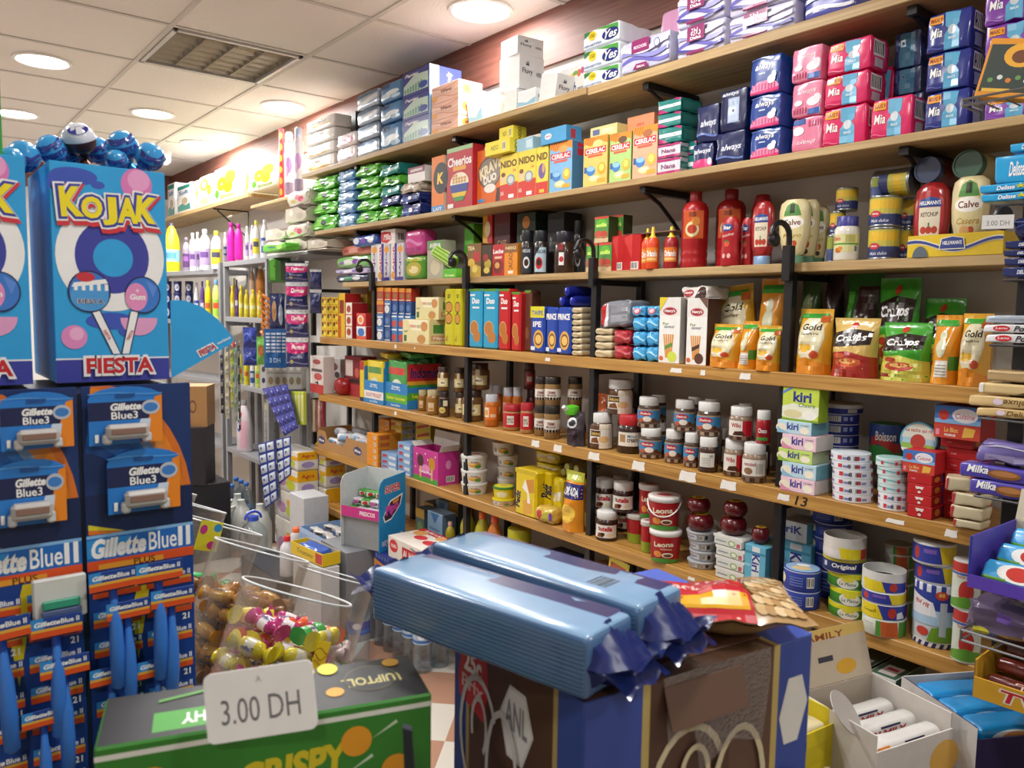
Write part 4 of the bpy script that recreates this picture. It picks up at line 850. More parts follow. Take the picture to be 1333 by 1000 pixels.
prod('ketchup_lying','lathe','ketchup_bottle','ketchup',c='#7c181c',fin='g',prof=[(0,.16),(.86,.16),(1,.3),(1,.9),(.6,1),(0,1)],lid=[(0,.02),(.86,.02),(.86,0),(.96,0),(1,.02),(1,.15),(.9,.16)],lc='#3f4a68p',ln='cap')
prod('mayo_lying','lathe','mayonnaise_bottle','mayonnaise',c='#b5ab7c',fin='g',prof=[(0,.16),(.86,.16),(1,.3),(1,.9),(.6,1),(0,1)],lid=[(0,.02),(.86,.02),(.86,0),(.96,0),(1,.02),(1,.15),(.9,.16)],lc='#3c5f4cp',ln='cap')
lying('ketchup_lying',1207,221,XF+D3+.03,.034,.16,'ketchup bottle lying on top, its navy cap facing out')
lying('mayo_lying',1259,214,XF+D3+.03,.036,.16,'mayonnaise bottle lying on top, its green cap facing out')
# FOURTH SHELF
T4='on the fourth shelf'
prod('cube_box','box','stock_cube_box','stock cubes',.06,c='#d6b81e',sc='#c2a21a',art=[R(.15,.3,.5,.8,'#5a2c1c'),R(.55,.15,.95,.5,'#e6d04a'),R(.6,.6,.9,.85,'#a8322c')])
g='small yellow stock cube boxes'
for c_,(a,b)in enumerate(((418,424.5),(425,432),(432.5,440))):
 stack('cube_box',a,b,[387,397,407,417.5,428],4,'{o} of five little yellow cube boxes in the '+('outer','middle','inner')[c_]+' column',dx=.02,group=g)
prod('yellow_tall','box','stock_cube_box','stock cubes',.1,c='#d9b41c',sc='#b51f22',art=[R(.15,.55,.85,.85,'#8a2a1c'),R(0,0,.4,.5,'#c85a20')])
prod('red_berry','box','tea_box','tea',.1,c='#e4dcd2',sc='#a81f28',art=[*[E(.5,y,.34,.1,'#a8402f')for y in(.18,.5,.82)],*[R(.0,y,1,y+.03,'#c85a3a')for y in(.32,.65)]])
prod('red_fruit','box','jelly_box','jelly',.07,c='#c8352f',sc='#a8242a',art=[E(.45,.5,.34,.36,'#e8ded4'),E(.45,.5,.22,.24,'#e0922c'),R(0,.85,1,1,'#d9584a')])
prod('blue_fruit','box','jelly_box','jelly',.07,c='#d9dde2',sc='#a8242a',art=[E(.5,.55,.36,.34,'#3f6fb5'),Pg('#d9582c',(0,0),(1,0),(1,.3),(.5,.2),(0,.35)),R(0,.85,1,1,'#e8e8e8')])
put('yellow_tall',441,449,382,4,'tall yellow and red box beside the little cube boxes',dx=.02)
put('red_berry',450,458,394,4,'white tea box with berry pictures and red sides',dx=.02)
put('blue_fruit',464,476,425,4,'small blue and orange jelly box on the board',dx=.015);zz=TOPZ[0]
put('red_fruit',464,476,408,zz,'small red jelly box on the blue and orange one',dx=.015)
prod('yellow_flat','box','stock_cube_box','stock cubes',.1,c='#a88a1c',art=[R(0,.55,1,.9,'#6a3a1c'),R(.1,.1,.6,.4,'#d9bf3c')])
stack('yellow_flat',455,478,[372,383],SZ[4]+.1,'{o} of two brown and yellow boxes above the berry tea box',dx=.14,group='brown and yellow boxes')if 0 else stack('yellow_flat',456,478,[373,396],4,'{o} of two tall brown and yellow boxes behind the berry tea box',dx=.14,group='brown and yellow boxes')
eggs=lambda c,c2:[R(0,.84,1,1,c2),E(.42,.38,.36,.3,'#e8dfd2'),E(.42,.38,.2,.15,c),R(.1,.72,.9,.82,W)]
prod('custard_orange','box','dessert_mix_box','dessert mix',.05,c='#d98a2c',fin='g',art=eggs('#d9b46a','#c0702c'))
prod('custard_red','box','dessert_mix_box','dessert mix',.05,c='#b0382c',fin='g',art=[R(0,.7,1,1,'#d9922c'),E(.5,.4,.3,.2,'#8f6a2c'),R(.1,.04,.9,.12,'#d9c9b0')])
prod('custard_blue','box','dessert_mix_box','dessert mix',.05,c='#35619f',fin='g',art=eggs('#c9d6e6','#4f7fb8'))
prod('custard_dark','box','dessert_mix_box','dessert mix',.05,c='#274a86',fin='g',art=[E(.5,.5,.3,.25,'#4f74ac'),R(.1,.04,.9,.12,'#c9d0dc')])
prod('custard_berry','box','dessert_mix_box','dessert mix',.05,c='#3f78b8',fin='g',art=[E(.5,.3,.4,.26,'#c0483f'),R(.1,.8,.9,.9,W)])
cols=[(482.5,490.5),(491,499.5),(500,508.5),(509,517),(517.5,525.5),(526,534)]
kinds=[['custard_orange','custard_red','custard_red','custard_red','custard_red','custard_red'],['custard_orange','custard_red','custard_blue','custard_dark','custard_dark','custard_dark'],['custard_orange','custard_blue','custard_dark','custard_berry','custard_berry','custard_berry'],['custard_orange','custard_blue','custard_dark','custard_berry','custard_berry','custard_berry']]
for c_,(a,b)in enumerate(cols):
 s_=.35*c_
 stack([kinds[r_][c_]for r_ in range(4)],a,b,[374+s_,391+s_,408.5+s_,425.5+s_],4,'{o} of four dessert boxes in the '+ORD[c_]+' column from the upright',dx=.02+.006*c_,group='little dessert mix boxes')
prod('oat_biscuit','box','biscuit_box','biscuits',.12,c='#e0d6a0',sc='#d9cc90',art=[Pg('#efe8c8',(.2,.98),(.95,.98),(.8,.55),(.35,.55)),E(.82,.72,.13,.2,'#c98a4a'),T('FIBRA',.42,.72,.26,.12,'#c85a3c',.02),T('00',.62,.71,.12,.14,'#6a8a4a',.02),R(.05,.08,.16,.34,'#3a6a3a'),E(.72,.2,.16,.18,'#c08a4c'),T('GULLON',.12,.5,.14,.08,'#3a6a3a')],side=[R(.2,.45,.7,.8,'#4f8a3c'),R(.1,.15,.9,.35,'#d99a5a'),T('Fibra',.5,.25,.6,.12,W)])
put('oat_biscuit',523,557,416,4,'cream oat biscuit box lying in front, lower of two',dx=.01,group='cream oat biscuit boxes');zz=TOPZ[0]
put('oat_biscuit',541,571,387,zz,'cream oat biscuit box lying on the other one',dx=.05,group='cream oat biscuit boxes')
put('oat_biscuit',556,585,370,4,'cream biscuit box standing at the back behind the oat biscuits',dx=.18)
def dig(c):return[E(.5,.68,.4,.1,'#4a2c14'),E(.5,.68,.36,.08,'#c98f3c'),E(.5,.48,.4,.1,'#4a2c14'),E(.5,.48,.36,.08,'#c98f3c'),T('DIGESTIVE',.5,.87,.3,.07,'#3a5a1c',.02),*[R(.2+.15*i,.08,.26+.15*i,.26,'#d0c046')for i in range(4)],Pg('#a8861c',(.1,.1),(.4,.08),(.4,.2))]
prod('digestive_tube','box','biscuit_tube','biscuits',.055,c='#c9c21c',fin='g',bev=.008,art=dig(''))
row('digestive_tube',[(578,590),(591,599.5)],[376,376],4,'{o} of the two tall yellow-green biscuit packs',dx=.02,group='yellow-green biscuit packs',words=['far one','near one'])
def duo(c,bis,txt=W):return[T('Duo',.55,.8,.6,.1,txt,.04,.1),E(.45,.34,.34,.13,'#d9b07a'),E(.45,.34,.31,.115,bis),E(.66,.2,.3,.1,bis),R(.1,.88,.5,.91,'#dfe6ea'),R(.3,.67,.85,.7,'#dfe6ea'),R(0,.96,1,1,'#5a8a2c')]
prod('blue_duo','box','biscuit_tube','biscuits',.06,c='#2f9fc8',sc='#2a86b4',fin='g',bev=.008,art=duo('','#b87a3c'))
prod('red_duo','box','biscuit_tube','biscuits',.06,c='#c01f26',sc='#9c1a20',fin='g',bev=.008,art=duo('','#b8702c'))
prod('brown_duo','box','biscuit_tube','biscuits',.06,c='#6a4030',sc='#5a3526',fin='g',bev=.008,art=[E(.5,.3,.3,.1,'#8a5a3c'),R(0,.96,1,1,'#5a8a2c')])
g='tall paper biscuit packs'
for k,a,b,t,w in(('blue_duo',610,626,376,'blue biscuit pack closest to the black upright'),('blue_duo',628,646,376,'blue biscuit pack beside the red one'),('red_duo',648,662,376,'bright red biscuit pack beside the blue ones'),('red_duo',667,678,380,'red biscuit pack beside the brown packs'),('brown_duo',680,688,378,'narrow brown biscuit pack behind the blue pack with yellow top')):
 put(k,a,b,t,4,'tall '+w,dx=.02 if k!='brown_duo' else .05,group=g)
prince=[T('PRINCE',.52,.8,.9,.13,W,.04),E(.6,.3,.36,.2,'#d9a84a'),E(.6,.3,.28,.14,'#7a4a24'),E(.6,.3,.22,.1,'#e6bc6a'),R(.06,.06,.36,.14,'#e0e4ec')]
prod('prince','box','biscuit_tube','biscuits',.06,c='#2747a4',sc='#1f3a8a',fin='g',bev=.008,art=prince)
prod('prince_top','box','biscuit_tube','biscuits',.06,c='#2747a4',sc='#1f3a8a',fin='g',bev=.008,art=[R(0,.76,1,1,'#d6cf2c'),T('TWIPE',.5,.86,.8,.1,'#2747a4',.02),*prince[1:],T('IPE',.5,.62,.6,.12,W,.03)])
put('prince_top',690,708,399,4,'short blue biscuit pack with yellow top',dx=.01,group=g)
put('prince',710,724,400,4,'short blue biscuit pack beside the yellow-topped one',dx=.01,group=g)
put('prince',725,742,400,4,'short blue biscuit pack beside the flat breads',dx=.01,group=g)
zp=TOPZ[0]
prod('blue_ball','lathe','chocolate_roll','chocolates',c='#23309a',fin='f',prof=[(0,0),(.7,.04),(1,.2),(1,.8),(.7,.96),(0,1)],art=[R(0,.4,1,.6,'#3040b0')])
for i,(px,py,w)in enumerate(((731,388,'lower, beside the brown packs'),(745,388,'lower, beside the upright'),(738,370,'upper, resting on the lower two'))):
 by=on_x(px,py,XF+.02).y;instance('blue_ball',.043,.14,Matrix.Translation((XF+.015,by,zp+.0225+(.037 if i==2 else 0)))@Matrix.Rotation(PI/2,4,'Y'),'blue foil roll seen end on, '+w,'blue foil rolls')
prod('flat_bread','soft','flatbread_pack','bread',.1,c='#cdbd9a',fin='g',r=.4,amp=.003,art=[*wave('#b59f74',.5,.1,.08)])
stack('flat_bread',744,757,[400,408,416,424,432,440,448,456],4,'{o} of the eight thin flatbread packs before the upright',dx=.015,group='thin flatbread packs')
stack('flat_bread',773,795,[427,436,445,455],4,'{o} of the four thin flatbread packs past the upright',dx=.015,group='thin flatbread packs')
zz=TOPZ[0]
prod('red_roll','soft','bread_roll_pack','bread',.1,c='#a82430',fin='g',r=.35,amp=.008,art=[*wave('#c85a60',.5,.1,.08)])
stack('red_roll',797,820,[429,449],4,'{o} of two crimson wrapped packs beside the flatbreads',dx=.015,group='crimson wrapped packs',jit=1)
prod('toast_bag','soft','bread_bag','bread',.12,c='#7d8088',fin='g',r=.25,amp=.008,art=[Pg('#b8262c',(.0,.0),(.14,.1),(.3,.95),(.1,1)),R(.4,.2,.95,.45,'#9a9da6'),R(.4,.55,.95,.8,'#8a8d96'),Pg('#d9d9dc',(.14,0),(.3,.1),(.34,.9),(.3,.95))])
put('toast_bag',778,818,391,zz+.001,'greyish bread bag with a red edge, lying on the flatbreads',dx=.01,tilt=-5)
prod('sky_roll','soft','bread_roll_pack','bread',.1,c='#3f9fd4',fin='g',r=.3,amp=.01,art=[*wave('#8fcbe8',.5,.12,.06)])
prod('sky_roll_logo','soft','bread_roll_pack','bread',.1,c='#4aa6d8',fin='g',r=.3,amp=.008,art=[E(.4,.5,.24,.3,'#d4485a'),E(.4,.5,.17,.2,'#e8d0d4'),T('Mo',.8,.5,.3,.4,'#2a6a9c')])
for n_,(a,b)in enumerate(((822,840),(841,858))):
 stack(['sky_roll_logo','sky_roll','sky_roll','sky_roll'],a,b,[398,412,431,451],4,'{o} of the sky blue wrapped packs, '+('far','near')+' column' if 0 else'{o} of the sky blue wrapped packs, '+('far','near')[n_]+' column',dx=.015,group='sky blue wrapped packs',jit=.8)
grissini=lambda c,c2:[R(0,.72,1,1,'#dcd9d4'),E(.5,.79,.34,.065,'#d9a0a4'),E(.5,.79,.32,.055,'#9c2430'),T("Henry's",.5,.79,.5,.06,W,.03),T('Pur',.32,.6,.3,.04,'#6f8f4a'),T('saveur',.5,.55,.5,.035,'#8a8a8e'),*[Pg('#d9923c',(.34+.06*i,.08),(.4+.06*i,.08),(.28+.11*i,.44),(.21+.11*i,.44))for i in range(5)],*[Pg(c,(.3,.2+.02*i),(.66,.26+.02*i),(.68,.3+.02*i),(.3,.24+.02*i))for i in range(2)],E(.66,.1,.22,.08,c2),E(.14,.07,.1,.035,'#d9602c')]
prod('grissini_green','box','breadstick_box','breadsticks',.07,c='#e8e7e2',sc='#d9d6ce',art=grissini('#5f8f3c','#c9d84a')+[Pg('#d6c02c',(0,1),(.4,1),(0,.78))])
prod('grissini_brown','box','breadstick_box','breadsticks',.07,c='#e8e7e2',sc='#4a2c24',art=grissini('#4a2c24','#5a3428')+[Pg('#6a4a3c',(.6,1),(1,1),(1,.84))])
put('grissini_green',860,887,387,4,'white breadstick box with green ribbon picture',dx=.015,group='white breadstick boxes')
put('grissini_brown',890,916,388,4,'white breadstick box with brown sides and chocolate picture',dx=.015,group='white breadstick boxes')
prod('white_flat_bag','soft','snack_bag','snacks',.14,c='#cfcac4',fin='g',r=.4,amp=.008,art=[E(.3,.55,.2,.3,'#9c2430'),T("Henry's",.3,.55,.3,.2,W),Pg('#3c2018',(.5,0),(1,0),(1,1),(.75,1))])
put('white_flat_bag',884,918,372,SZ[4]+.205,'white and brown bag lying across the breadstick boxes',dx=.03,tilt=-3)
def gold(a='#d9861c'):return[E(.5,.55,.4,.34,'#ded6b4'),T('Gold',.52,.72,.56,.1,'#3a2c1c',.03),T('CornFlakes',.5,.62,.5,.04,'#5a4a3c'),E(.4,.38,.26,.1,'#dfd4bc'),E(.4,.4,.22,.07,'#e0b23c'),Pg(a,(0,0),(1,0),(1,.14),(.5,.26),(0,.2)),Pg('#3f9a3a',(.05,.86),(.95,.86),(.9,.93),(.1,.93)),E(.7,.3,.12,.06,'#c8502c'),R(.72,.8,.95,.9,'#c05a1c')]
prod('gold_bag','pouch','cornflake_bag','cornflakes',.09,c='#d9a22c',fin='g',stand=True,art=gold(),bc='#c98a20')
prod('gold_bag_back','pouch','cornflake_bag','cornflakes',.09,c='#d98f24',fin='g',stand=True,seed=9,art=[R(.3,.1,.78,.34,'#d9d6cc'),*[R(.34,.13+.045*i,.74,.145+.045*i,'#8a8a80')for i in range(4)],E(.5,.52,.2,.14,'#c9ccae'),E(.5,.7,.14,.08,'#c9ccae'),Pg('#3f9a3a',(.05,.84),(.95,.84),(.9,.93),(.1,.93)),R(.8,.2,.98,.4,'#3f8a3c')])
prod('gold_bag_tilted','pouch','cornflake_bag','cornflakes',.09,c='#d6a82c',fin='g',seed=5,art=gold('#c9a03c')+[E(.4,.38,.3,.12,'#b5562c'),E(.4,.4,.26,.09,'#e6c25a')])
crisp=lambda low,lips:[Pg(low,(0,0),(1,0),(1,.34),(.5,.44),(0,.4)),Pg('#2a1c18',(.08,.5),(.92,.56),(.94,.78),(.5,.82),(.06,.74)),T('Cralips',.5,.65,.7,.15,W,.035,.25,4),E(.5,.25,.3,.08,lips),E(.5,.27,.2,.04,'#e6b86a'),E(.3,.36,.14,.04,lips),R(.06,.06,.34,.12,'#8a2a24'),E(.5,.88,.08,.05,'#b8402c')]
prod('crisps_green','pouch','crisp_bag','crisps',.09,c='#3f9a2c',fin='g',stand=True,seed=4,art=crisp('#c6c050','#b5402c'))
prod('crisps_red','pouch','crisp_bag','crisps',.09,c='#c9a85a',fin='g',stand=True,seed=6,art=crisp('#a02a22','#c85a34'))
prod('crisps_dark','pouch','crisp_bag','crisps',.08,c='#2f6a2c',fin='g',stand=True,seed=8,art=[Pg('#3a1c18',(.35,.1),(.95,.1),(.95,.85),(.4,.85)),R(.1,.1,.3,.8,'#58b53a')])
prod('maroon_bag','pouch','crisp_bag','crisps',.07,c='#2c1a20',fin='g',seed=2,art=[R(.2,.3,.8,.6,'#43303a')])
prod('olive_bag','pouch','crisp_bag','crisps',.07,c='#3f5f34',fin='g',seed=7,art=[E(.5,.5,.3,.3,'#8a9a6a'),R(.3,.2,.7,.3,'#c0a04a')])
g,g2='yellow cornflake bags','glossy crisp bags'
N4='between the breadsticks and the near upright'
put('gold_bag',920,958,422,4,'lowest front cornflake bag, beside the breadstick boxes',dx=.0,group=g)
put('gold_bag_back',957,979,418,4,'narrow cornflake bag turned back to front',dx=.005,group=g)
put('gold_bag_tilted',930,974,370,4,'big cornflake bag leaning above the front bags',dx=.11,tilt=-7,group=g)
put('gold_bag_back',974,1012,362,4,'tall cornflake bag next to the near upright',dx=.09,group=g)
put('gold_bag',980,1010,424,4,'low cornflake bag at the foot of the near upright',dx=.0,group=g,rz=10)
put('gold_bag',1029,1072,402,4,'cornflake bag just past the near upright',dx=.01,group=g)
put('olive_bag',1033,1058,357,4,'olive green bag standing behind the cornflake bag',dx=.17,group=g2)
put('maroon_bag',1064,1086,354,4,'dark plum bag between the olive and brown bags',dx=.17,group=g2)
put('crisps_dark',1090,1136,352,4,'green and brown crisp bag at the back',dx=.16,group=g2)
put('crisps_green',1134,1189,361,4,'green crisp bag raised behind the front row',dx=.12,group=g2)
put('crisps_green',1186,1240,388,4,'green crisp bag behind, beside the cornflake bag at the end',dx=.14,group=g2)
put('crisps_red',1074,1133,414,4,'gold and red crisp bag in the front row',dx=.005,group=g2)
put('crisps_green',1138,1202,420,4,'green crisp bag in the front row',dx=.005,group=g2)
put('gold_bag_back',1205,1240,410,4,'cornflake bag turned back to front at the near end',dx=.01,group=g)
put('gold_bag',1240,1280,408,4,'cornflake bag at the near end, front showing',dx=.01,group=g)
# FIFTH SHELF
prod('tall_drink_box','box','drink_carton','drinks',.07,c='#cfc6c2',art=[E(.5,.85,.3,.07,'#9c4a44'),R(0,0,1,.24,'#b02f2f'),E(.6,.45,.3,.1,'#b5484a'),T('4',.5,.28,.3,.1,K),R(.1,.58,.9,.66,'#5a4a4a')])
prod('dark_kettle_box','box','appliance_box','box',.1,c='#c9c4c2',art=[E(.5,.75,.32,.12,'#7a4a48'),E(.75,.5,.2,.1,'#3a3032'),R(.1,.2,.5,.3,'#5a4a4c')])
prod('maroon_jelly_box','box','appliance_box','box',.1,c='#7a1c28',art=[R(.05,.5,.5,.9,'#cfc0bc'),E(.75,.6,.14,.12,'#c05a4a'),R(0,0,1,.3,'#a8343c'),R(.1,.34,.9,.44,'#2a1a1c')])
put('tall_drink_box',404,421,464,SZ[5],'tall pale carton with a red foot, beyond the last upright',X=1.99)
put('dark_kettle_box',427,443,467,5,'pale box behind the red apple shape',dx=.15)
put('maroon_jelly_box',449,470,464,5,'maroon box behind the yellow and red carton',dx=.09)
ap=MB();ap.lathe([(0,.004),(.03,0),(.048,.012),(.058,.035),(.06,.06),(.054,.084),(.036,.1),(.012,.098),(0,.092)],'#96121cg',24)
o=bpy.data.objects.new('apple_ornament',ap.mesh('apple_ornament','g'));link(o);p=on_x(442,512,XF+.05);o.location=(p.x+.03,p.y,SZ[5]);tag(o,'shiny dark red apple shaped ball at the far end of the fifth shelf','ornament')
new('stalk',MB().tube([(0,0,.092),(.003,0,.112)],.003,'#2a1a14'),o)
prod('yellow_red_slim','box','noodle_carton','noodles',.14,c='#d9c02c',art=[R(0,.78,1,1,'#b02a2c'),R(0,0,1,.1,'#24305c')])
put('yellow_red_slim',468.5,473.5,470,5,'slim yellow carton with a red top beside the noodle trays',dx=.02)
def noodle_tray(x0,x1,yt,dx,d,band,bt,words,label,side=None):
 X=XF+dx;Ya,Yb=y_at(x0,X,1.15),y_at(x1,X,1.15);w=abs(Ya-Yb);Ym=(Ya+Yb)/2;h=z_at(yt,X,Ym)-SZ[5]
 r=bpy.data.objects.new('noodle_tray',None);COL.objects.link(r);r.location=(X,Ym,SZ[5]);r.rotation_euler=(0,0,-PI/2);tag(r,label,'display tray')
 c='#2a7fbe';f=MB();f.box(-w/2,w/2,0,.002,.0,h*.62,c,.0004)
 stamp(f,[R(0,.2,1,.55,band),T(words,.5,.37,.8,.17,bt,.02,.1),T('Contains',.5,.85,.34,.09,W),T('40 x 75 g',.5,.74,.4,.09,W),T('noodles',.5,.1,.4,.09,'#cfe0f0')],w,h*.62,lambda x,z,l:(x,-l,z));new('front_panel',f,r)
 b=MB();hs=h*(1 if side is None else 1.12)
 b.box(-w/2,w/2,.002,d,0,.002,c,.0004);b.box(-w/2,-w/2+.002,.002,d,.002,hs,c,.0004);b.box(w/2-.002,w/2,.002,d,.002,hs,c,.0004);b.box(-w/2+.002,w/2-.002,d-.002,d,.002,hs,c,.0004)
 if side:stamp(b,side,d,hs,lambda x,z,l:(w/2+l,x+d/2,z))
 new('tray_body',b,r)
 return X,Ym,w,h,d
prod('noodle_yellow','soft','noodle_packet','noodles',.028,c='#dcc62c',fin='g',r=.45,amp=.006,art=[E(.5,.4,.3,.2,'#d9e0c8'),E(.5,.4,.18,.12,'#c0703c'),R(.1,.7,.9,.85,'#4a8a3c')])
prod('noodle_green','soft','noodle_packet','noodles',.028,c='#3f9a4a',fin='g',r=.45,amp=.006,art=[E(.5,.4,.3,.2,'#dfe6d4'),R(.1,.7,.9,.85,'#c9382c'),E(.5,.4,.18,.12,'#d9b05a')])
for args,kind,colr in(((474,499,478,.02,.2,'#e2dcd8','#a8384a','GOUT POULET','blue noodle tray with a white band, full of yellow packets'),'noodle_yellow','yellow'),((500.5,530,479,.03,.2,'#5aa82c','#e6e04a','Saveur Legumes','blue noodle tray with a green band, full of green packets'),'noodle_green','green')):
 X,Ym,w,h,d=noodle_tray(*args,side=None if colr=='yellow' else[R(0,.62,1,1,'#c0262e'),R(0,.54,1,.62,'#e0a02c'),R(0,.48,1,.54,'#3f9a3a'),T('Indomie',.5,.8,.84,.24,'#1f2a6a',.03,.2),R(0,.2,1,.36,'#4f9e2c'),T('Legumes',.4,.28,.5,.1,'#e6e04a'),T('40 x 75g',.7,.1,.4,.07,W)])
 for i in range(5):
  instance(kind,w*.9,h*(1.16 if i<3 else 1.24),Matrix.Translation((X+.006+.038*i,Ym,SZ[5]+.004))@Matrix.Rotation(-PI/2+.04*(i%3-1),4,'Z'),colr+' noodle packet standing in the tray, '+ORD[i]+' from the front',colr+' noodle packets')
 for i in range(3):
  M=Matrix.Translation((X+.05+.05*i,Ym+.01*(i-1),SZ[5]+h*1.245+.001+.0005*i))@Matrix.Rotation(-PI/2+.3*(i-1),4,'Z')@Matrix.Rotation(-PI/2,4,'X')@Matrix.Translation((0,-.028,0))
  instance(kind,w*.85,.085,M,colr+' noodle packet lying on top of its tray, '+ORD[i]+' from the front',colr+' noodle packets')
prod('honey_jar','lathe','honey_jar','honey',c='#8f6224',fin='g',prof=JAR,lid=JLID,lc='#b5a67cp',art=[R(.2,.16,.62,.5,'#d9c09a'),R(.24,.2,.58,.3,'#c08a4a')])
prod('jar_cream_label','lathe','puree_jar','preserves',c='#6a4a28',fin='g',prof=JAR,lid=JLID,lc='#3c2a20p',art=[R(.0,.2,1,.55,'#d9c88c'),E(.55,.36,.3,.12,'#e8e0c0'),T('Miel',.55,.36,.3,.08,'#5a3a1c'),R(.36,.5,.6,.98,'#d9c9a4')])
prod('jar_black_label','lathe','puree_jar','preserves',c='#5a3c20',fin='g',prof=JAR,lid=JLID,lc='#2a201cp',art=[R(.0,.4,1,.72,'#1c1a1a'),E(.4,.28,.3,.12,'#d9c46a'),R(.5,.44,.9,.66,'#d9cfae'),T('Vrai',.4,.28,.3,.08,'#5a3a1c')])
g='brown honey jars'
put('honey_jar',544,557,508,5,'brown honey jar tucked against the noodle tray',dx=.06,group=g)
put('honey_jar',555,574,508,5,'brown honey jar in front beside the noodle tray',dx=.015,group=g)
g='jars with a paper collar'
for k,a,b,yb,t,dx,w in(('jar_black_label',575,590,None,510,.03,'black-labelled preserve jar before the upright, standing on the board'),('jar_cream_label',588,604,None,511,.06,'preserve jar half hidden by the upright, standing on the board'),('jar_cream_label',606,634,None,508,.05,'preserve jar just past the upright, standing on the board')):
 put(k,a,b,t,5,w,dx=dx,group=g);z0=TOPZ[0]
 if k=='jar_black_label':put('jar_cream_label',573,589,478,z0,'preserve jar with pale collar, upper, beside the noodle tray',dx=dx,group=g)
 elif a==588:put('jar_cream_label',587,602,479,z0,'preserve jar with pale collar, upper, behind the upright',dx=dx,group=g)
 else:put('jar_cream_label',607,634,473,z0,'preserve jar with pale collar, upper, just past the upright',dx=dx,group=g)
prod('jam_jar','lathe','jam_jar','jam',c='#b5611c',fin='g',prof=JAR,lid=JLID,lc='#b9bcc4p',art=[R(.1,.22,.95,.62,'#d9742c'),R(.02,.3,.4,.6,'#e6ddc8'),E(.2,.44,.14,.1,'#d99a3c'),R(.5,.3,.9,.4,'#e6c09a')])
g='orange jam jars'
put('jam_jar',633,652,514,5,'orange jam jar with grey lid standing foremost',dx=.03,group=g)
put('jam_jar',634,650,502,5,'taller jam jar behind the foremost orange jar',dx=.13,group=g)
put('jam_jar',653,668,505,5,'jam jar behind the first red-lidded jar',dx=.1,group=g)
put('jam_jar',669,682,504,5,'jam jar behind the second red-lidded jar',dx=.12,group=g)
prod('peanut_jar','lathe','peanut_butter_jar','peanut butter',c='#a87a4a',fin='g',prof=JAR,lid=[(.9,.75),(.98,.76),(.98,.98),(.92,1)],lc='#a8222ap',art=[R(-.2,.14,1.2,.68,'#b8242c'),R(.3,.24,.7,.58,'#ddd6c8'),T('PEANUT',.5,.45,.34,.1,'#3a2c1c'),T('BUTTER',.5,.34,.34,.08,'#3a2c1c')])
g='red-lidded peanut butter jars'
put('peanut_jar',655,678,527,5,'peanut butter jar with red lid beside the orange jam',dx=.02,group=g)
put('peanut_jar',677.5,695,525,5,'peanut butter jar with red lid beside the dark-lidded stacks',dx=.025,group=g)
prod('cookie_jar','lathe','spread_jar','spread',c='#8f6f44',fin='g',prof=[(.9,0),(1,.02),(1,.7),(.95,.76)],lid=[(.96,.75),(.98,.77),(.98,.98),(.93,1)],lc='#2c2622p',art=[R(-.4,.22,1.4,.58,'#ded6cc'),*[E(-.3+.2*i,.25,.09,.05,'#3a2a20')for i in range(9)],T('CREME',.5,.46,.5,.09,'#7a2a2c',.03),T('SPECULOOS',.5,.36,.6,.06,'#5a3a2c',.03)])
prod('dark_spread_jar','lathe','spread_jar','spread',c='#5a1c1c',fin='g',prof=JAR,lid=JLID,lc='#3a1a1cp',art=[R(.3,.2,.9,.6,'#b02a2c'),R(.36,.3,.8,.5,'#d9c9c0')])
g='dark-lidded spread jars'
for(a,b),w,dx in(((696,713),'nearest the peanut butter',.035),((713,734),'of the middle pile',.03),((733,752),'beside the upright',.075)):
 put('cookie_jar',a,b,528,5,'lower dark-lidded spread jar '+w,dx=dx,group=g);z0=TOPZ[0]
 put('cookie_jar',a+1,b+1,491,z0,'upper dark-lidded spread jar '+w,dx=dx,group=g)
put('dark_spread_jar',681,697,507,5,'dark red spread jar at the back, lower',dx=.16,group='dark red spread jars');z0=TOPZ[0]
put('dark_spread_jar',682,697,473,z0,'dark red spread jar at the back, upper',dx=.16,group='dark red spread jars')
prod('squeeze_pouch','pouch','fruit_pouch','fruit puree',.05,c='#4a4448',fin='f',stand=True,art=[R(.2,.1,.8,.5,'#3a2a34'),E(.45,.66,.28,.16,'#d9dce0'),E(.45,.66,.2,.1,'#3c3c46')])
put('squeeze_pouch',736,757,536,5,'dark foil pouch with a bright green cap before the upright',dx=.0)
cp=MB();
cp.lathe([(0,0),(.026,0),(.03,.01),(.028,.03),(.012,.036),(0,.036)],'#5fc22ep',10);cp.tube([(-.03,0,.02),(-.045,0,.032)],.008,'#e6e6e2p')
Yp=y_at(746,XF+.02,1.27);zc_=z_at(540,XF+.02,Yp);po=[o for o in bpy.data.objects if o.name.startswith('fruit_pouch')][-1];c_=new('cap',cp,po);bpy.context.view_layer.update();c_.matrix_parent_inverse=po.matrix_world.inverted();c_.location=(XF+.025,Yp,zc_)
prod('orange_pouch','pouch','fruit_pouch','fruit puree',.05,c='#d9641c',fin='g',stand=True,art=[E(.5,.4,.3,.2,'#2a1a1c')])
put('orange_pouch',771,787,513,5,'orange pouch behind the white-lidded jars past the upright',dx=.13)
CHOC=[(0,0),(.9,0),(1,.03),(1,.6),(.95,.68),(.82,.74)];CLID=[(.86,.73),(.88,.75),(.88,.98),(.83,1)]
wl='#d9d9d6p'
prod('duo_choc_jar','lathe','chocolate_spread_jar','chocolate spread',c='#5a3a28',fin='g',prof=CHOC,lid=CLID,lc=wl,art=[R(.5,.02,1.2,.7,'#d9cdb8'),R(.0,.16,1,.54,'#e0dad0'),R(.05,.36,.55,.52,'#3a2018'),T('Dolcini',.3,.44,.46,.1,'#e6c06a',.02),E(.7,.28,.22,.1,'#d9b07a'),Pg('#7a4a2c',(.1,.18),(.5,.18),(.4,.34),(.15,.3))])
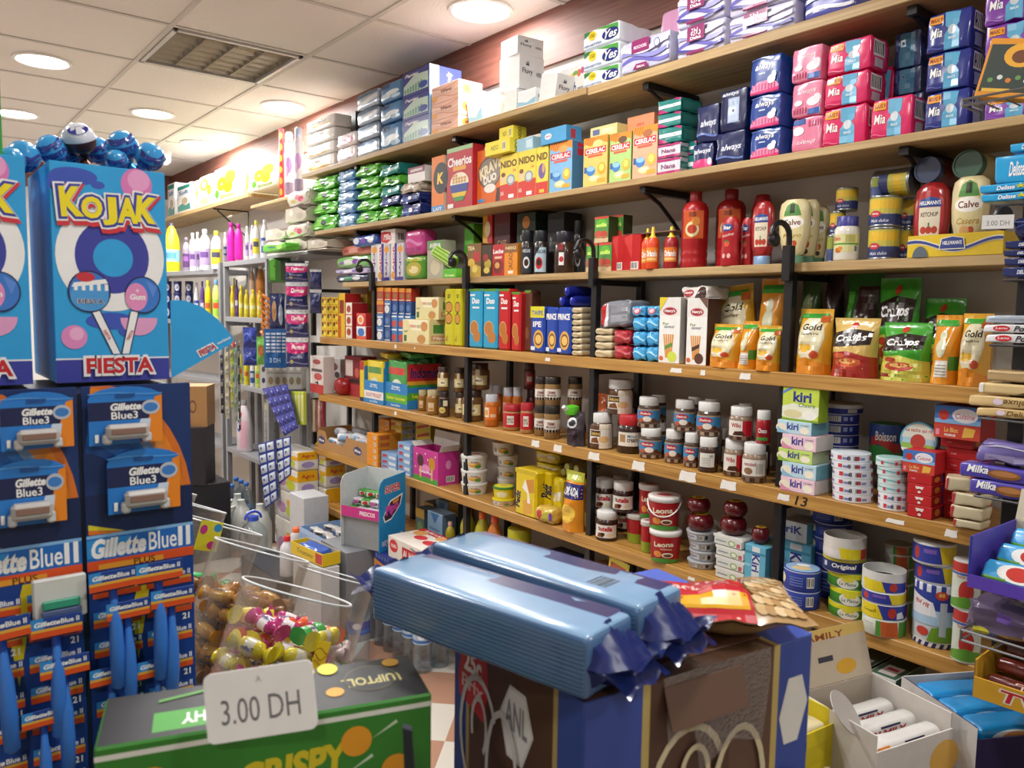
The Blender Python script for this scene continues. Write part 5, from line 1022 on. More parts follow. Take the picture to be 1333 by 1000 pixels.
prod('mister_jar','lathe','chocolate_spread_jar','chocolate spread',c='#33201a',fin='g',prof=CHOC,lid=CLID,lc='#b5242cp',art=[R(.05,.2,1.05,.56,'#e0d9cc'),R(.15,.3,.4,.5,'#a8845a'),T('Mister',.68,.46,.42,.09,'#3a6a8a',.01,.2),T('cream',.68,.35,.42,.09,'#3a2a20')])
prod('hazel_jar','lathe','chocolate_spread_jar','chocolate spread',c='#a8907a',fin='g',prof=CHOC,lid=CLID,lc=wl,art=[R(-.5,.62,1.5,.74,'#4a3a30'),*[Pg('#4a3226',(-.4+.4*i,.02),(-.2+.4*i,.02),(-.2+.4*i,.14),(-.4+.4*i,.14))for i in range(5)],*[Pg('#4a3226',(-.2+.4*i,.14),(.0+.4*i,.14),(.0+.4*i,.24),(-.2+.4*i,.24))for i in range(5)],R(-.2,.16,1.2,.58,'#3a86b8'),R(-.2,.16,1.2,.26,'#6a4a3c'),E(.4,.48,.34,.08,'#b5242c'),T('Delicia',.4,.48,.5,.07,W,.02,.2),E(.5,.3,.2,.09,'#e6dccc'),E(.8,.26,.12,.07,'#5a3420'),E(.2,.26,.14,.06,'#b5583c')])
prod('wilo_jar','lathe','chocolate_spread_jar','chocolate spread',c='#8a7460',fin='g',prof=CHOC,lid=CLID,lc=wl,art=[R(-.1,.14,1.1,.6,'#e2ddd2'),R(.62,.14,1.1,.6,'#b8202c'),Pg('#4a2c20',(.2,.16),(.8,.16),(.6,.3),(.3,.28)),T('Wilo',.34,.46,.44,.13,'#a8202c',.03),*[R(-.4+.4*i,.02,-.2+.4*i,.13,'#43291e')for i in range(5)]])
prod('white_label_jar','lathe','chocolate_spread_jar','chocolate spread',c='#3c241c',fin='g',prof=CHOC,lid=CLID,lc=wl,art=[R(.1,.16,.9,.56,'#dcd9d2'),*[R(.2,.2+.05*i,.7,.22+.05*i,'#a8a4a0')for i in range(5)],*bars(.6,.42,.85,.53,5)])
prod('noccio_jar','lathe','chocolate_spread_jar','chocolate spread',c='#8a7460',fin='g',prof=CHOC,lid=CLID,lc=wl,art=[R(-.1,.18,1.1,.6,'#ddd8d0'),T('nocciola',.4,.48,.6,.1,'#8a1c24',.03),E(.3,.3,.2,.09,'#8a6a50'),R(.62,.24,.95,.5,'#b9b4ac'),*[R(-.4+.4*i,.02,-.2+.4*i,.13,'#43291e')for i in range(5)]])
prod('red_choc_jar','lathe','chocolate_spread_jar','chocolate spread',c='#a01c26',fin='g',prof=CHOC,lid=CLID,lc=wl,art=[T('Choco',.5,.4,.6,.14,W),R(.1,.1,.9,.2,'#4a8a3c')])
g='white-lidded chocolate spread jars'
J=[('duo_choc_jar',769,800,537,None,.03,'two-tone jar at the foot of the upright'),('mister_jar',801,835,541,None,.025,'jar with a red lid'),('hazel_jar',834,864,557,None,.045,'blue-labelled jar beside the red-lidded jar'),('hazel_jar',866,891,560,None,.035,'blue-labelled jar second from the red-lidded jar'),('hazel_jar',891.5,915,565,None,.025,'blue-labelled jar third from the red-lidded jar'),('white_label_jar',914,940,570,None,.015,'dark jar showing its white back label'),('wilo_jar',938,968,573,None,.01,'red and white labelled jar'),('noccio_jar',965,997,577,None,.003,'two-tone jar closest to the near upright')]
tops={}
for k,a,b,t,_,dx,w in J:
 put(k,a,b,t,5,w+', standing on the fifth shelf',dx=dx,group=g);tops[a]=TOPZ[0]
put('duo_choc_jar',792,826,494,tops[769]+.0,'two-tone jar stacked above the red-lidded one',dx=.06,group=g)
put('hazel_jar',832,861,517,tops[834],'blue-labelled jar stacked beside the two-tone jars, upper row',dx=.045,group=g)
put('hazel_jar',879,907,521,tops[866],'blue-labelled jar in the middle of the upper row',dx=.045,group=g)
put('hazel_jar',907,939,524,tops[891.5],'blue-labelled jar at the near end of the upper row',dx=.02,group=g)
put('wilo_jar',949,981,530,tops[938],'red and white labelled jar in the upper row',dx=.02,group=g)
put('red_choc_jar',984,1004,535,tops[965],'red jar of the upper row, half behind the upright',dx=.02,group=g)
BK5=[(800,822,536),(845,866,555),(870,892,556),(893,914,557),(916,936,560),(938,958,563),(960,980,566),(982,1002,568)]
for i,(a,b,t)in enumerate(BK5):
 put('hazel_jar' if 0<i<5 else'white_label_jar',a,b,t-4,5,'white-lidded jar in the second row, '+ORD[i]+' from the upright',dx=.12,group=g);z0=TOPZ[0]
 if i in(0,1,3,4,6):put('hazel_jar' if 0<i<5 else'white_label_jar',a,b,t-40,z0,'white-lidded jar stacked in the second row, '+ORD[i]+' from the upright',dx=.12,group=g)
kiri=lambda c:[E(.12,.4,.16,.34,'#e8e2cc'),T('kiri',.46,.58,.34,.55,'#2a2f8a',.03),E(.8,.35,.14,.26,'#efe9d4'),T('a la creme',.8,.75,.24,.14,'#7a7a84'),Pg(c,(0,0),(.4,0),(.1,.3),(0,.5))]
prod('kiri_big','box','cream_cheese_box','cream cheese',.05,c='#bfd44a',sc='#8faf2c',art=[Pg('#e2e6d0',(0,.1),(.6,.0),(1,.2),(1,.45),(.3,.5),(0,.4)),T('kiri',.55,.7,.5,.3,'#2a2f8a',.035),T('Chevre',.68,.47,.45,.12,'#3a7a2c',.01,.2),E(.76,.2,.2,.14,'#efeee4'),E(.3,.2,.26,.12,'#d9d0a0'),Pg('#5a86c8',(0,.74),(.38,1),(.28,1),(0,.82)),R(0,.0,1,.06,'#7aa02c')])
prod('kiri_blue','box','cream_cheese_box','cream cheese',.09,c='#b9d6e4',sc='#6fa8b8',art=kiri('#8ab8d4'))
prod('kiri_pink','box','cream_cheese_box','cream cheese',.09,c='#e8c6d2',sc='#d4d0cc',art=kiri('#d98aa8'))
prod('kiri_green','box','cream_cheese_box','cream cheese',.09,c='#bcd66a',sc='#b9c6a0',art=kiri('#8fb83c'))
stack(['kiri_blue','kiri_pink','kiri_green','kiri_blue','kiri_pink'],1012,1056,[548,566,585,603,622],5,'{o} of five flat cream cheese cartons past the upright',dx=.0,group='flat cream cheese cartons',shift=(-3,3,-2,4,1))
put('kiri_big',1015,1062,503,TOPZ[0],'large green cream cheese carton standing on the flat cartons',dx=.005)
wordband=[*[R(-.9+.55*i,.2,-.7+.55*i,.8,'#dcdcd6')for i in range(6)],*[R(-.55+.55*i,.3,-.4+.55*i,.7,'#9fb0dc')for i in range(5)]]
prod('blue_round','lathe','round_cheese_box','cheese',c='#27348f',prof=DISC,n=32,art=[R(-.57,.9,1.57,.98,'#d6d8e2'),R(.3,.2,.62,.78,'#cfcfc8'),*[R(.33+.05*i,.25,.345+.05*i,.73,'#5a5a60')for i in range(5)],R(.68,.3,.78,.7,'#9fa8dc'),R(.84,.3,.92,.7,'#9fa8dc'),T('dairy',.1,.5,.26,.4,'#b9c0e6',.02)])
prod('white_rim_round','lathe','round_cheese_box','cheese',c='#dcdad4',prof=DISC,n=32,art=[R(-.57,.02,1.57,.55,'#27348f'),R(.7,.1,.95,.5,'#cfcfc8')])
cow_band=[R(-.57,.0,1.57,.06,'#c9ccd4'),*[E(-.3+.5*i,.5,.07,.3,'#b5343c')for i in range(4)],*[R(-.14+.5*i,.3,.02+.5*i,.7,'#3c4a8a')for i in range(4)],T('8 portions',.55,.7,.2,.2,K)]
prod('cow_white','lathe','round_cheese_box','cheese',c='#dfe2e8',prof=DISC,n=32,art=[*[R(-.25+.45*i,.25,-.13+.45*i,.75,'#c03a44')for i in range(4)],*[R(-.11+.45*i,.3,.02+.45*i,.6,'#7a84b8')for i in range(4)],T('8',.5,.5,.08,.5,K,.02),*[R(.62+.02*i,.25,.63+.02*i,.75,'#55555c')for i in range(5)]],top=[E(.5,.5,.46,.46,'#c9d9e4',24),E(.5,.5,.3,.3,'#dfe2e8',24)])
prod('cow_teal','lathe','round_cheese_box','cheese',c='#c9dcdc',prof=DISC,n=32,art=[*wave('#6fb5b8',.5,.16,.08,x0=-.5,x1=1.5),*[R(-.25+.45*i,.3,-.16+.45*i,.7,'#c03a44')for i in range(4)]],top=[E(.5,.5,.46,.46,'#9fc9c4',24)])
g='round cheese boxes'
stack(['white_rim_round']+['blue_round']*7,1070,1125,[526,538,551,565,579,595,610,625],5,'{o} of eight round boxes in the navy column',dx=.125,group=g,jit=1)
stack('cow_white',1087,1140,[591,602,612,623,633,644],5,'{o} of six round boxes in the white cheese column',dx=.004,group=g,jit=.8)
stack(['cow_teal']*4+['cow_white']*2,1141,1183,[597,608,620,631,642,653],5,'{o} of six round boxes in the narrower teal-topped column',dx=.01,group=g,jit=.8)
z9=TOPZ[0]
prod('dome_box','lathe','round_cheese_box','cheese',c='#3f9a4a',prof=DISC,n=32,art=[R(-.5,.45,1.5,1,'#2f4a8a'),*wave('#c03a34',.5,.1,.12),T('Boisson',.5,.7,.6,.24,W,.02)])
put('dome_box',1122,1168,553,SZ[5]+.09,'green and blue round tub behind the white columns',dx=.14)
q=MB();r_=.0475;q.lathe([(r_*.96,0),(r_,.002),(r_,.02),(r_*.96,.022)],'#5f9cb8',36)
stamp(q,[E(.5,.5,.47,.47,'#6fb0cc',36),Pg('#d9dccf',*[(.5+.44*math.cos(a),.5+.44*math.sin(a))for a in[PI*(.02+k/20)for k in range(20)]][::1]),R(.09,.36,.91,.55,'#a9cfe0'),Pg('#8fb84a',*[(.5+.45*math.cos(a),.46+.45*math.sin(a))for a in[PI*(1.04+k/22)for k in range(21)]]),Pg('#dfe4e0',*[(.5+.44*math.cos(a),.3+.25*math.sin(a))for a in[PI*(1.05+k/22)for k in range(20)]]),T('La vache qui rit',.5,.75,.7,.13,'#b03a30',.015),E(.5,.46,.2,.2,'#b5372c'),E(.7,.24,.1,.09,'#d2452c'),T('16',.7,.24,.08,.07,W)],2*r_,2*r_,lambda x,z,l:(x,z-r_,.022+l))
o=new('round_cheese_box',q,label='round cheese box standing on edge on the teal-topped column, face out',cat='cheese',group=g);p=on_x(1195,564,XF+.06);o.matrix_world=Matrix.Translation((XF+.085,p.y,z9+r_+.001))@Matrix.Rotation(-PI/2,4,'Z')@Matrix.Rotation(PI/2-.12,4,'X')
cuis=[Pg('#3a6fb8',(0,.45),(1,.45),(1,1),(0,1)),Pg('#7fb0dc',(0,.45),(1,.45),(1,.6),(0,.58)),E(.2,.7,.12,.16,'#b5342c'),E(.66,.72,.28,.22,'#e2dfe4'),T('Cuisine',.66,.7,.42,.16,'#b0304c',.01,.2),R(0,0,1,.42,'#c2402c'),T('Le Bloc',.38,.26,.3,.14,'#e6c86a',.01),Pg('#e0b04a',(.62,.06),(.86,.1),(.9,.34),(.66,.38)),R(.04,.08,.12,.26,'#d98aa0'),T('FROMAGE',.36,.1,.24,.07,W)]
prod('cuisine','box','cheese_block_box','cheese',.09,c='#b51f24',art=cuis)
prod('cheese_red','box','cheese_block_box','cheese',.1,c='#b3161c',sc='#8f1418',art=[T('La vache',.25,.5,.16,.16,'#d9a0a0')],side=[E(.3,.5,.14,.3,'#c9742c'),R(.5,.1,.95,.9,'#5a2a5c')])
prod('cheese_red_logo','box','cheese_block_box','cheese',.1,c='#b8181e',sc='#8f1418',art=[Pg('#e6ddd8',(.32,.78),(.68,.78),(.62,.52),(.38,.52)),E(.5,.36,.1,.22,'#8f1418'),E(.5,.26,.07,.12,'#e2d4ce')],side=[E(.3,.5,.14,.3,'#c9742c'),R(.5,.1,.95,.9,'#5a2a5c')])
g='red cheese block boxes'
stack(['cheese_red','cheese_red_logo','cheese_red_logo','cheese_red_logo'],1184,1216,[617.5,631,645,659],5,'{o} of four red boxes in the front cheese pile',dx=.0,group=g,jit=.6)
put('cuisine',1180,1222,588,TOPZ[0],'blue and red cheese box on the front red pile',dx=.0)
stack(['cheese_red']*3+['cheese_red_logo']*2+['cheese_red']*2,1226,1268,[570,584,599,614,629,645,661],5,'{o} of seven red boxes in the inner cheese pile',dx=.06,group=g,jit=2)
put('cuisine',1217,1277,529,TOPZ[0],'blue and red cheese box on top of the inner red pile',dx=.03)
prod('cream_wrap','soft','wafer_packet','wafers',.06,c='#cfc3a2',fin='g',r=.3,amp=.003,art=[Pg('#b5343c',(0,0),(.1,0),(.14,1),(0,1))])
prod('red_cheese_flat','box','cheese_block_box','cheese',.1,c='#b3161c',art=[R(.3,.2,.7,.8,'#3a6aa8')])
# SIXTH SHELF
Dp={}
prod('orange_carton','box','medicine_carton','carton',.14,c='#d98a1c',sc='#c87c1a',art=[*bars(.62,.25,.82,.75,4)],side=[R(.1,.2,.5,.8,'#a8521c')])
prod('yellow_carton','box','medicine_carton','carton',.14,c='#c9a82c',sc='#a8aab4',art=[Pg('#b5342c',(.0,.1),(.4,.3),(.4,.6),(0,.5)),R(.5,.2,.9,.7,'#e0d27a')],side=bars(.3,.1,.8,.9,7))
prod('blue_carton','box','medicine_carton','carton',.12,c='#7fa3cc',sc='#6f98c6',art=[Pg('#b03a44',(.1,.2),(.4,.3),(.4,.7),(.1,.6)),R(.5,.1,.95,.6,'#cfdae6')],side=[*bars(.35,.1,.75,.9,7)])
g='flat carton pile'
P6='below the noodle trays'
stack('orange_carton',480,494,[564,573,582,590,598],6,'{o} of five orange cartons in the far pile',dx=.01,group=g)
stack('orange_carton',495,510,[545,554,563,571,580,589,597,605],6,'{o} of eight orange cartons in the tall pile',dx=.16,group=g)if 0 else stack('yellow_carton',512,526,[547,556,566,576,586,596,606,614],6,'{o} of eight yellow cartons at the back',dx=.15,group=g)
stack('blue_carton',496,516,[590,598,606,614],6,'{o} of four blue cartons beside the orange pile',dx=.01,group=g)
stack('blue_carton',518,534,[577,586,595,604,613],6,'{o} of five blue cartons beside the pink box',dx=.01,group=g)
stack('orange_carton',494,507,[546,556,566,576,588,600],6,'{o} of six orange cartons at the back',dx=.155,group=g)
prod('yellow_bar_box','box','sweet_box','sweets',.1,c='#c2a82c',art=[*[Pg('#a8342c',(.1,.1+.18*i),(.9,.2+.18*i),(.9,.26+.18*i),(.1,.16+.18*i))for i in range(5)]])
put('yellow_bar_box',541,560,549,6,'yellow striped box behind the pink lollipop box',dx=.16)
X=XF+.012;Ya,Yb=y_at(538,X,.85),y_at(570,X,.85);w=abs(Ya-Yb);Ym=(Ya+Yb)/2;h=z_at(585,X,Ym)-SZ[6]
r=bpy.data.objects.new('sweet_display_box',None);COL.objects.link(r);r.location=(X,Ym,SZ[6]);r.rotation_euler=(0,0,-PI/2);tag(r,'open magenta sweet box with white lid flaps raised','display box')
PK='#c0348c';f=MB();f.box(-w/2,w/2,0,.002,0,h,PK,.0004);f.box(-w/2,-w/2+.002,.002,.12,0,h,PK,.0004);f.box(w/2-.002,w/2,.002,.12,0,h,PK,.0004);f.box(-w/2+.002,w/2-.002,.118,.12,0,h,PK,.0004);f.box(-w/2+.002,w/2-.002,.002,.118,0,.002,PK,.0004)
stamp(f,[R(0,0,1,.16,'#4f9a3c'),E(.3,.62,.13,.2,'#4a2830'),Pg('#d9b05a',(.27,.1),(.33,.1),(.34,.46),(.27,.46)),E(.76,.6,.13,.2,'#c08a1c'),Pg('#d9b05a',(.73,.1),(.79,.1),(.8,.44),(.73,.44)),E(.52,.4,.17,.14,'#e08ac0'),T('Cake Pop',.5,.3,.5,.1,W,.02),*[E(x,y,.02,.03,W,8)for x,y in((.15,.8),(.5,.86),(.6,.7),(.9,.84),(.1,.4))]],w,h,lambda x,z,l:(x,-l,z));stamp(f,[E(.5,.6,.14,.14,'#d98abf',8),*bars(.4,.08,.8,.26,7)],.12,h,lambda x,z,l:(w/2+l,x+.06,z));new('body',f,r)
fl=MB();fl.box(-w/2,w/2,0,.0015,0,.075,'#d6d4ce',.0004);e=new('lid_flap',fl,r);e.location=(0,.118,h);e.rotation_euler=(-.12,0,0)
fl=MB();fl.box(0,.0015,-.055,.055,0,.035,'#c9c6c0',.0004);e=new('lid_flap',fl,r);e.location=(w/2,.062,h);e.rotation_euler=(0,.5,0)
fl=MB();fl.box(-.0015,0,-.055,.055,0,.035,'#d6d4ce',.0004);e=new('lid_flap',fl,r);e.location=(-w/2,.062,h);e.rotation_euler=(0,-.9,0)
prod('red_syrup','lathe','syrup_jug','syrup',c='#6a0f1c',fin='g',n=12,prof=[(0,0),(.96,0),(1,.03),(1,.55),(.9,.7),(.5,.85),(.4,.9)],lid=[(.4,.89),(.44,.9),(.44,.99),(.38,1)],lc='#8f1420p',ln='cap',art=[R(.1,.1,.9,.42,'#d6cfcc'),*[R(.2,.15+.05*i,.7,.17+.05*i,'#8a8488')for i in range(5)]])
put('red_syrup',581,598,568,6,'dark red syrup jug beside the magenta box',dx=.135,group='dark red syrup jugs')
put('red_syrup',609,630,553,6,'dark red syrup jug behind the white tubs',dx=.2,group='dark red syrup jugs')if 0 else 0
tubart=[R(-.5,.1,1.5,.7,'#d9d8d2'),E(.62,.4,.26,.22,'#d99a3c'),E(.75,.28,.14,.14,'#4f8a3c'),E(.5,.5,.16,.12,'#e6c06a'),T('Kaiku',.62,.58,.3,.14,'#3a6aa8'),*bars(.02,.2,.3,.6,5)]
prod('white_tub','lathe','spread_tub','spread',c='#d6d6d2',prof=TUB,lid=TLID,lc='#dcdcd8p',art=tubart,n=28,top=[E(.5,.5,.42,.42,'#e6e2da',24),E(.5,.55,.22,.16,'#c98a4a')])
prod('yellow_tub','lathe','spread_tub','spread',c='#d9d4c0',prof=TUB,lid=TLID,lc='#d6c21cp',art=tubart,n=28,top=[E(.5,.5,.42,.42,'#d9c83c',24),E(.5,.55,.24,.16,'#e6dcae')])
prod('green_tub','lathe','spread_tub','spread',c='#d9c41c',prof=TUB,lid=TLID,lc='#3f7f34p',art=[E(.5,.4,.3,.25,'#e0d8b0')],n=28,top=[E(.5,.5,.44,.44,'#d0c82c',24),E(.5,.55,.2,.16,'#b9a84a')])
g='round spread tubs'
stack('white_tub',605,640,[593,612,629],6,'{o} of three white tubs beside the upright',dx=.03,group=g,jit=.6)
stack('white_tub',641,670,[576,593,608,623],6,'{o} of four white tubs in the inner pile',dx=.12,group=g,jit=.6)
put('yellow_tub',619,643,637,6,'yellow-lidded tub at the foot of the white tubs',dx=-.005,group=g)if 0 else 0
put('yellow_tub',641,671,650,6,'yellow-lidded tub on the board before the yellow biscuit packs',dx=.005,group=g);z0=TOPZ[0]
put('green_tub',642,670,634,z0,'green-lidded yellow tub on the yellow-lidded one',dx=.01,group=g)
pet=[Pg('#d9a03c',(.42,.04),(.85,.1),(.8,.4),(.4,.34)),Pg('#c98a2c',(.55,.5),(.95,.56),(.9,.84),(.5,.78)),Pg('#efeadc',(.35,.6),(.6,.5),(.6,.3),(.75,.3),(.66,.55),(.5,.8)),T('Petit',.17,.36,.9,.17,'#1d2440',.05,.05,82),R(0,.9,1,1,'#c9ae10')]
PROD_P=pet
prod('petit_big','box','biscuit_pack','biscuits',.1,c='#dcc118',sc='#d0b414',fin='g',bev=.008,art=[a if a[0]!='t' else('t','Petit',.15,.34,.52,.16,'#1d2440',.05,.05,84)for a in pet],side=[('t','Petit',.5,.62,.7,.2,'#1d2440',.04,.05,84),Pg('#c98a2c',(.2,.05),(.8,.1),(.8,.3),(.25,.3))])
prod('petit_slim','box','biscuit_pack','biscuits',.08,c='#d6bb16',fin='g',bev=.006,art=[('t','Petit',.5,.6,1.3,.3,'#1d2440',.04,.05,84),R(.2,.05,.8,.3,'#c98a2c')])
prod('yellow_film','soft','biscuit_pack','biscuits',.1,c='#d9c224',fin='g',r=.3,amp=.008,art=[Pg('#e6e2d0',(0,.4),(1,.5),(1,.7),(0,.6))])
g='yellow biscuit packs'
put('petit_big',672,699,612,6,'large yellow biscuit pack in front, its face and side showing',dx=.0,group=g);z0=TOPZ[0]
put('petit_slim',700,709,616,6,'slim yellow biscuit pack beside the large one',dx=.02,group=g)
put('yellow_film',711,726,622,6,'yellow film pack between the slim pack and the orange bag',dx=.05,group=g)
stack('yellow_film',694,726,[588,603,618,634],6,'{o} of four yellow film packs at the back',dx=.14,group=g,jit=1)
prod('dorada','pouch','pasta_bag','pasta',.08,c='#d98a24',fin='g',stand=True,art=[R(0,.55,1,.8,'#24286a'),T('DORADA',.5,.67,.8,.14,W,.03),E(.5,.3,.36,.16,'#e6c04a'),R(0,.84,1,1,'#b9c24a')])
put('dorada',733,756,615,6,'orange bag with navy band before the upright',dx=.01)
z0=TOPZ[0]
prod('pickle_jar','lathe','olive_jar','olives',c='#a8a05a',fin='g',prof=JAR,lid=JLID,lc='#6a7a3cp',art=[R(.1,.2,.9,.6,'#c9c07a')])
put('yellow_film',728,754,622,6,'yellow film pack under the pale green wafer rolls',dx=.1,group=g);zr=TOPZ[0]
prod('round_end','lathe','wafer_roll','wafers',c='#a8a86a',fin='g',prof=[(0,0),(.9,0),(1,.04),(1,.96),(.9,1),(0,1)])
for i,(px,py)in enumerate(((733,610),(743,612),(738,600),(750,606))):
 q=on_x(px,py,XF+.1);M=Matrix.Translation((XF+.1,q.y,zr+.0155+(.026 if i in(2,3)else 0)))@Matrix.Rotation(PI/2,4,'Y')
 instance('round_end',.03,.12,M,'pale green wafer roll seen end on, '+ORD[i]+' of the cluster by the upright','pale green wafer rolls')
prod('film_snack','soft','snack_packet','snacks',.08,c='#c9a84a',fin='g',r=.42,amp=.008,art=[E(.3,.5,.14,.3,'#b5342c'),R(.5,.2,.8,.8,'#b9b83c'),E(.9,.5,.1,.3,'#7a4a9c')])
for i,(a,b,t,dx)in enumerate(((697,722,659,-.05),(722,752,663,-.045))):
 put('film_snack',a,b,t,6,'flat clear-ended snack packet lying at the board edge, '+('far one' if i==0 else'near one'),dx=dx+.05,group='flat snack packets')
nut=[R(-.1,.12,1.1,.56,'#e4dfd6'),T('n',.2,.42,.1,.13,K,.04),T('utella',.55,.43,.58,.17,'#b8232c',.045),Pg('#7a4a28',(.1,.14),(.45,.14),(.4,.3),(.15,.28)),E(.72,.22,.16,.06,'#e0d0a8'),E(.4,.24,.1,.06,'#4a2414')]
prod('nutella','lathe','hazelnut_spread_jar','chocolate spread',c='#33190f',fin='g',prof=[(0,0),(.86,0),(.97,.03),(1,.12),(.97,.4),(1,.62),(.9,.7),(.84,.74)],lid=[(.88,.73),(.92,.75),(.92,.98),(.87,1)],lc=wl,art=nut)
g='white-lidded hazelnut spread jars'
put('nutella',766,790,662,6,'hazelnut spread jar in the lower row, against the upright',dx=.07,group=g);z0=TOPZ[0]
put('nutella',766,794,625,z0,'hazelnut spread jar in the upper row, against the upright',dx=.04,group=g)
put('nutella',781,810,666,6,'hazelnut spread jar standing foremost on the board',dx=.02,group=g);z0=TOPZ[0]
put('nutella',797,825,628,z0,'hazelnut spread jar in the upper row, beside the red tub',dx=.05,group=g)
put('nutella',797,818,655,6,'hazelnut spread jar in the lower row at the back',dx=.14,group=g);z0=TOPZ[0]
put('nutella',793,813,621,z0,'hazelnut spread jar in the upper row at the back',dx=.15,group=g)
PAILL=[(.98,.84),(1.03,.86),(1.03,.98),(.97,1)];PAIL=[(.0,0),(.86,0),(.88,.02),(.97,.86)]
leo=[T('Leona',.5,.6,.7,.16,'#e8dcc0',.03,.1,6),Pg('#4a8a34',(-.2,0),(1.2,0),(1.2,.1),(.5,.16),(-.2,.08)),E(.3,.28,.16,.1,'#d98a3c'),E(.66,.26,.2,.08,'#e6dcc6'),E(.66,.25,.15,.05,'#6a3a24'),T('milanesa',.6,.46,.4,.07,'#e8c89a',.01,.2)]
prod('red_pail','lathe','spread_pail','chocolate spread',c='#a81a22',fin='p',prof=PAIL,lid=PAILL,lc='#d6d4d0p',art=leo,n=28,top=[E(.5,.5,.4,.4,'#c9b9b0',24),E(.5,.5,.25,.16,'#a8323a')])
prod('red_green_pail','lathe','spread_pail','chocolate spread',c='#a81e26',fin='p',prof=PAIL,lid=PAILL,lc='#d6d4d0p',art=[R(-.5,0,1.5,.34,'#8a9a2c'),*bars(.72,.05,.95,.3,5)],n=28,top=[E(.5,.5,.4,.4,'#c9c0b8',24),E(.5,.5,.25,.2,'#a8525a')])
g='red chocolate spread pails'
put('red_green_pail',807,838,671,6,'red and olive pail beside the foremost hazelnut jar',dx=.05,group=g);z0=TOPZ[0]
put('red_pail',830,857,631,z0-.002,'red pail standing on the red and olive one',dx=.075,group=g)if 0 else put('red_pail',829,857,631,z0,'red pail standing on the red and olive one',dx=.07,group=g)
put('red_green_pail',833,853,680,6,'red and olive pail half hidden by the two large pails',dx=.015,group=g)
put('red_pail',848,889,690,6,'large red pail standing on the board',dx=-.005,group=g);z0=TOPZ[0]
put('red_pail',849,891,647,z0,'large red pail with raised wire handle, on the other large pail',dx=-.005,group=g)
pl=[o for o in bpy.data.objects if o.name.startswith('spread_pail')][-1]
hd=MB();hd.tube([(.05*math.cos(t),-.0535*math.sin(t)*.35-.0445*(math.sin(t)>0)*0-.02,.088-.038*math.sin(t))for t in[PI*k/12 for k in range(13)]],.0022,'#d9d7d2p',6)
bpy.context.view_layer.update();sc_=pl.matrix_world.to_scale();new('handle',MB().tube([(pl.data.vertices[0].co.x*0+(max(v.co.x for v in pl.data.vertices)*1.06)*math.cos(t),-(max(v.co.x for v in pl.data.vertices)*1.06)*max(.0,math.sin(t))-.002,max(v.co.z for v in pl.data.vertices)*(1.0-.5*math.sin(t)))for t in[PI*k/14 for k in range(15)]],.0022,'#d9d7d2p',6),pl)
prod('edam','lathe','edam_cheese','cheese',c='#5a0f18',fin='g',prof=[(0,0),(.5,0),(.82,.1),(1,.38),(1,.62),(.84,.88),(.5,1),(0,1)],n=28,top=[E(.5,.5,.3,.3,'#c9b02c',20),E(.5,.5,.14,.14,'#a8422c',14)])
prod('grey_tub','lathe','cheese_tub','cheese',c='#9a9da2',fin='p',prof=TUB,lid=TLID,lc='#b0b3b8p',n=28,art=[R(-.3,.2,.4,.75,'#d0d2d6'),T('burgos',.1,.48,.4,.3,'#3a4a8a'),E(.75,.5,.06,.24,K),*bars(.5,.2,.66,.7,4)])
prod('square_tub','box','cheese_tub','cheese',.1,c='#c9cac6',sc='#b9bab6',fin='p',bev=.006,art=[R(0,.72,1,1,'#dcdcd8'),R(.04,.05,.96,.68,'#d3d6cf'),E(.64,.36,.13,.28,'#8fae6a'),E(.64,.36,.08,.18,'#dfe2d4'),R(.8,.1,.92,.5,'#b5586a'),T('philadelphia',.28,.4,.36,.2,'#5a6a8a')])
g='grey and white cheese tubs'
stack('grey_tub',890,929,[692,705,718,731],6,'{o} of four round grey cheese tubs',dx=.02,group=g,jit=.6);z0=TOPZ[0]
stack('square_tub',932,970,[699,713,727,742],6,'{o} of four square white cheese tubs',dx=.03,group=g,jit=.6);z1=TOPZ[0]
g='dark red waxed cheese balls'
put('edam',893,928,670,z0,'dark red waxed cheese on the round grey tubs, lower',dx=.02,group=g);z0=TOPZ[0]
put('edam',891,922,649,z0,'dark red waxed cheese with yellow label, on another cheese',dx=.025,group=g)
put('edam',938,973,674,z1,'dark red waxed cheese on the square tubs, lower',dx=.025,group=g);z1=TOPZ[0]
put('edam',942,974,654,z1,'dark red waxed cheese on the square tubs, upper',dx=.025,group=g)
prod('kiri_case','box','cheese_case','cheese',.14,c='#5fa9c6',sc='#4f96b4',art=[R(.35,.02,.72,.98,'#d6dadc'),('t','Kiri',.54,.6,.75,.2,'#2a3a8a',.03,0,-90),R(0,.8,1,.86,'#3f86a4'),R(0,.5,.3,.56,'#8fc4da')],top=[R(.1,.2,.9,.8,'#7fb0a0')])
put('kiri_case',972,999,712,6,'sky blue cheese case standing before the near upright',dx=.03,group='sky blue cheese cases');z0=TOPZ[0]
put('edam',976,1000,687,z0,'dark red waxed cheese on the sky blue case',dx=.04,group=g)
put('kiri_case',1011,1052,708,6,'sky blue cheese case just past the near upright',dx=.1,group='sky blue cheese cases');z0=TOPZ[0]
prod('kiri_case_white','box','cheese_case','cheese',.1,c='#c9d0d4',sc='#5fa9c6',art=[T('iriK',.5,.6,.7,.4,'#2a3a8a',.03),R(0,0,.14,1,'#5fa9c6')])
put('kiri_case_white',1018,1054,680,z0,'white and blue cheese case on top of the sky blue case',dx=.12,group='sky blue cheese cases')
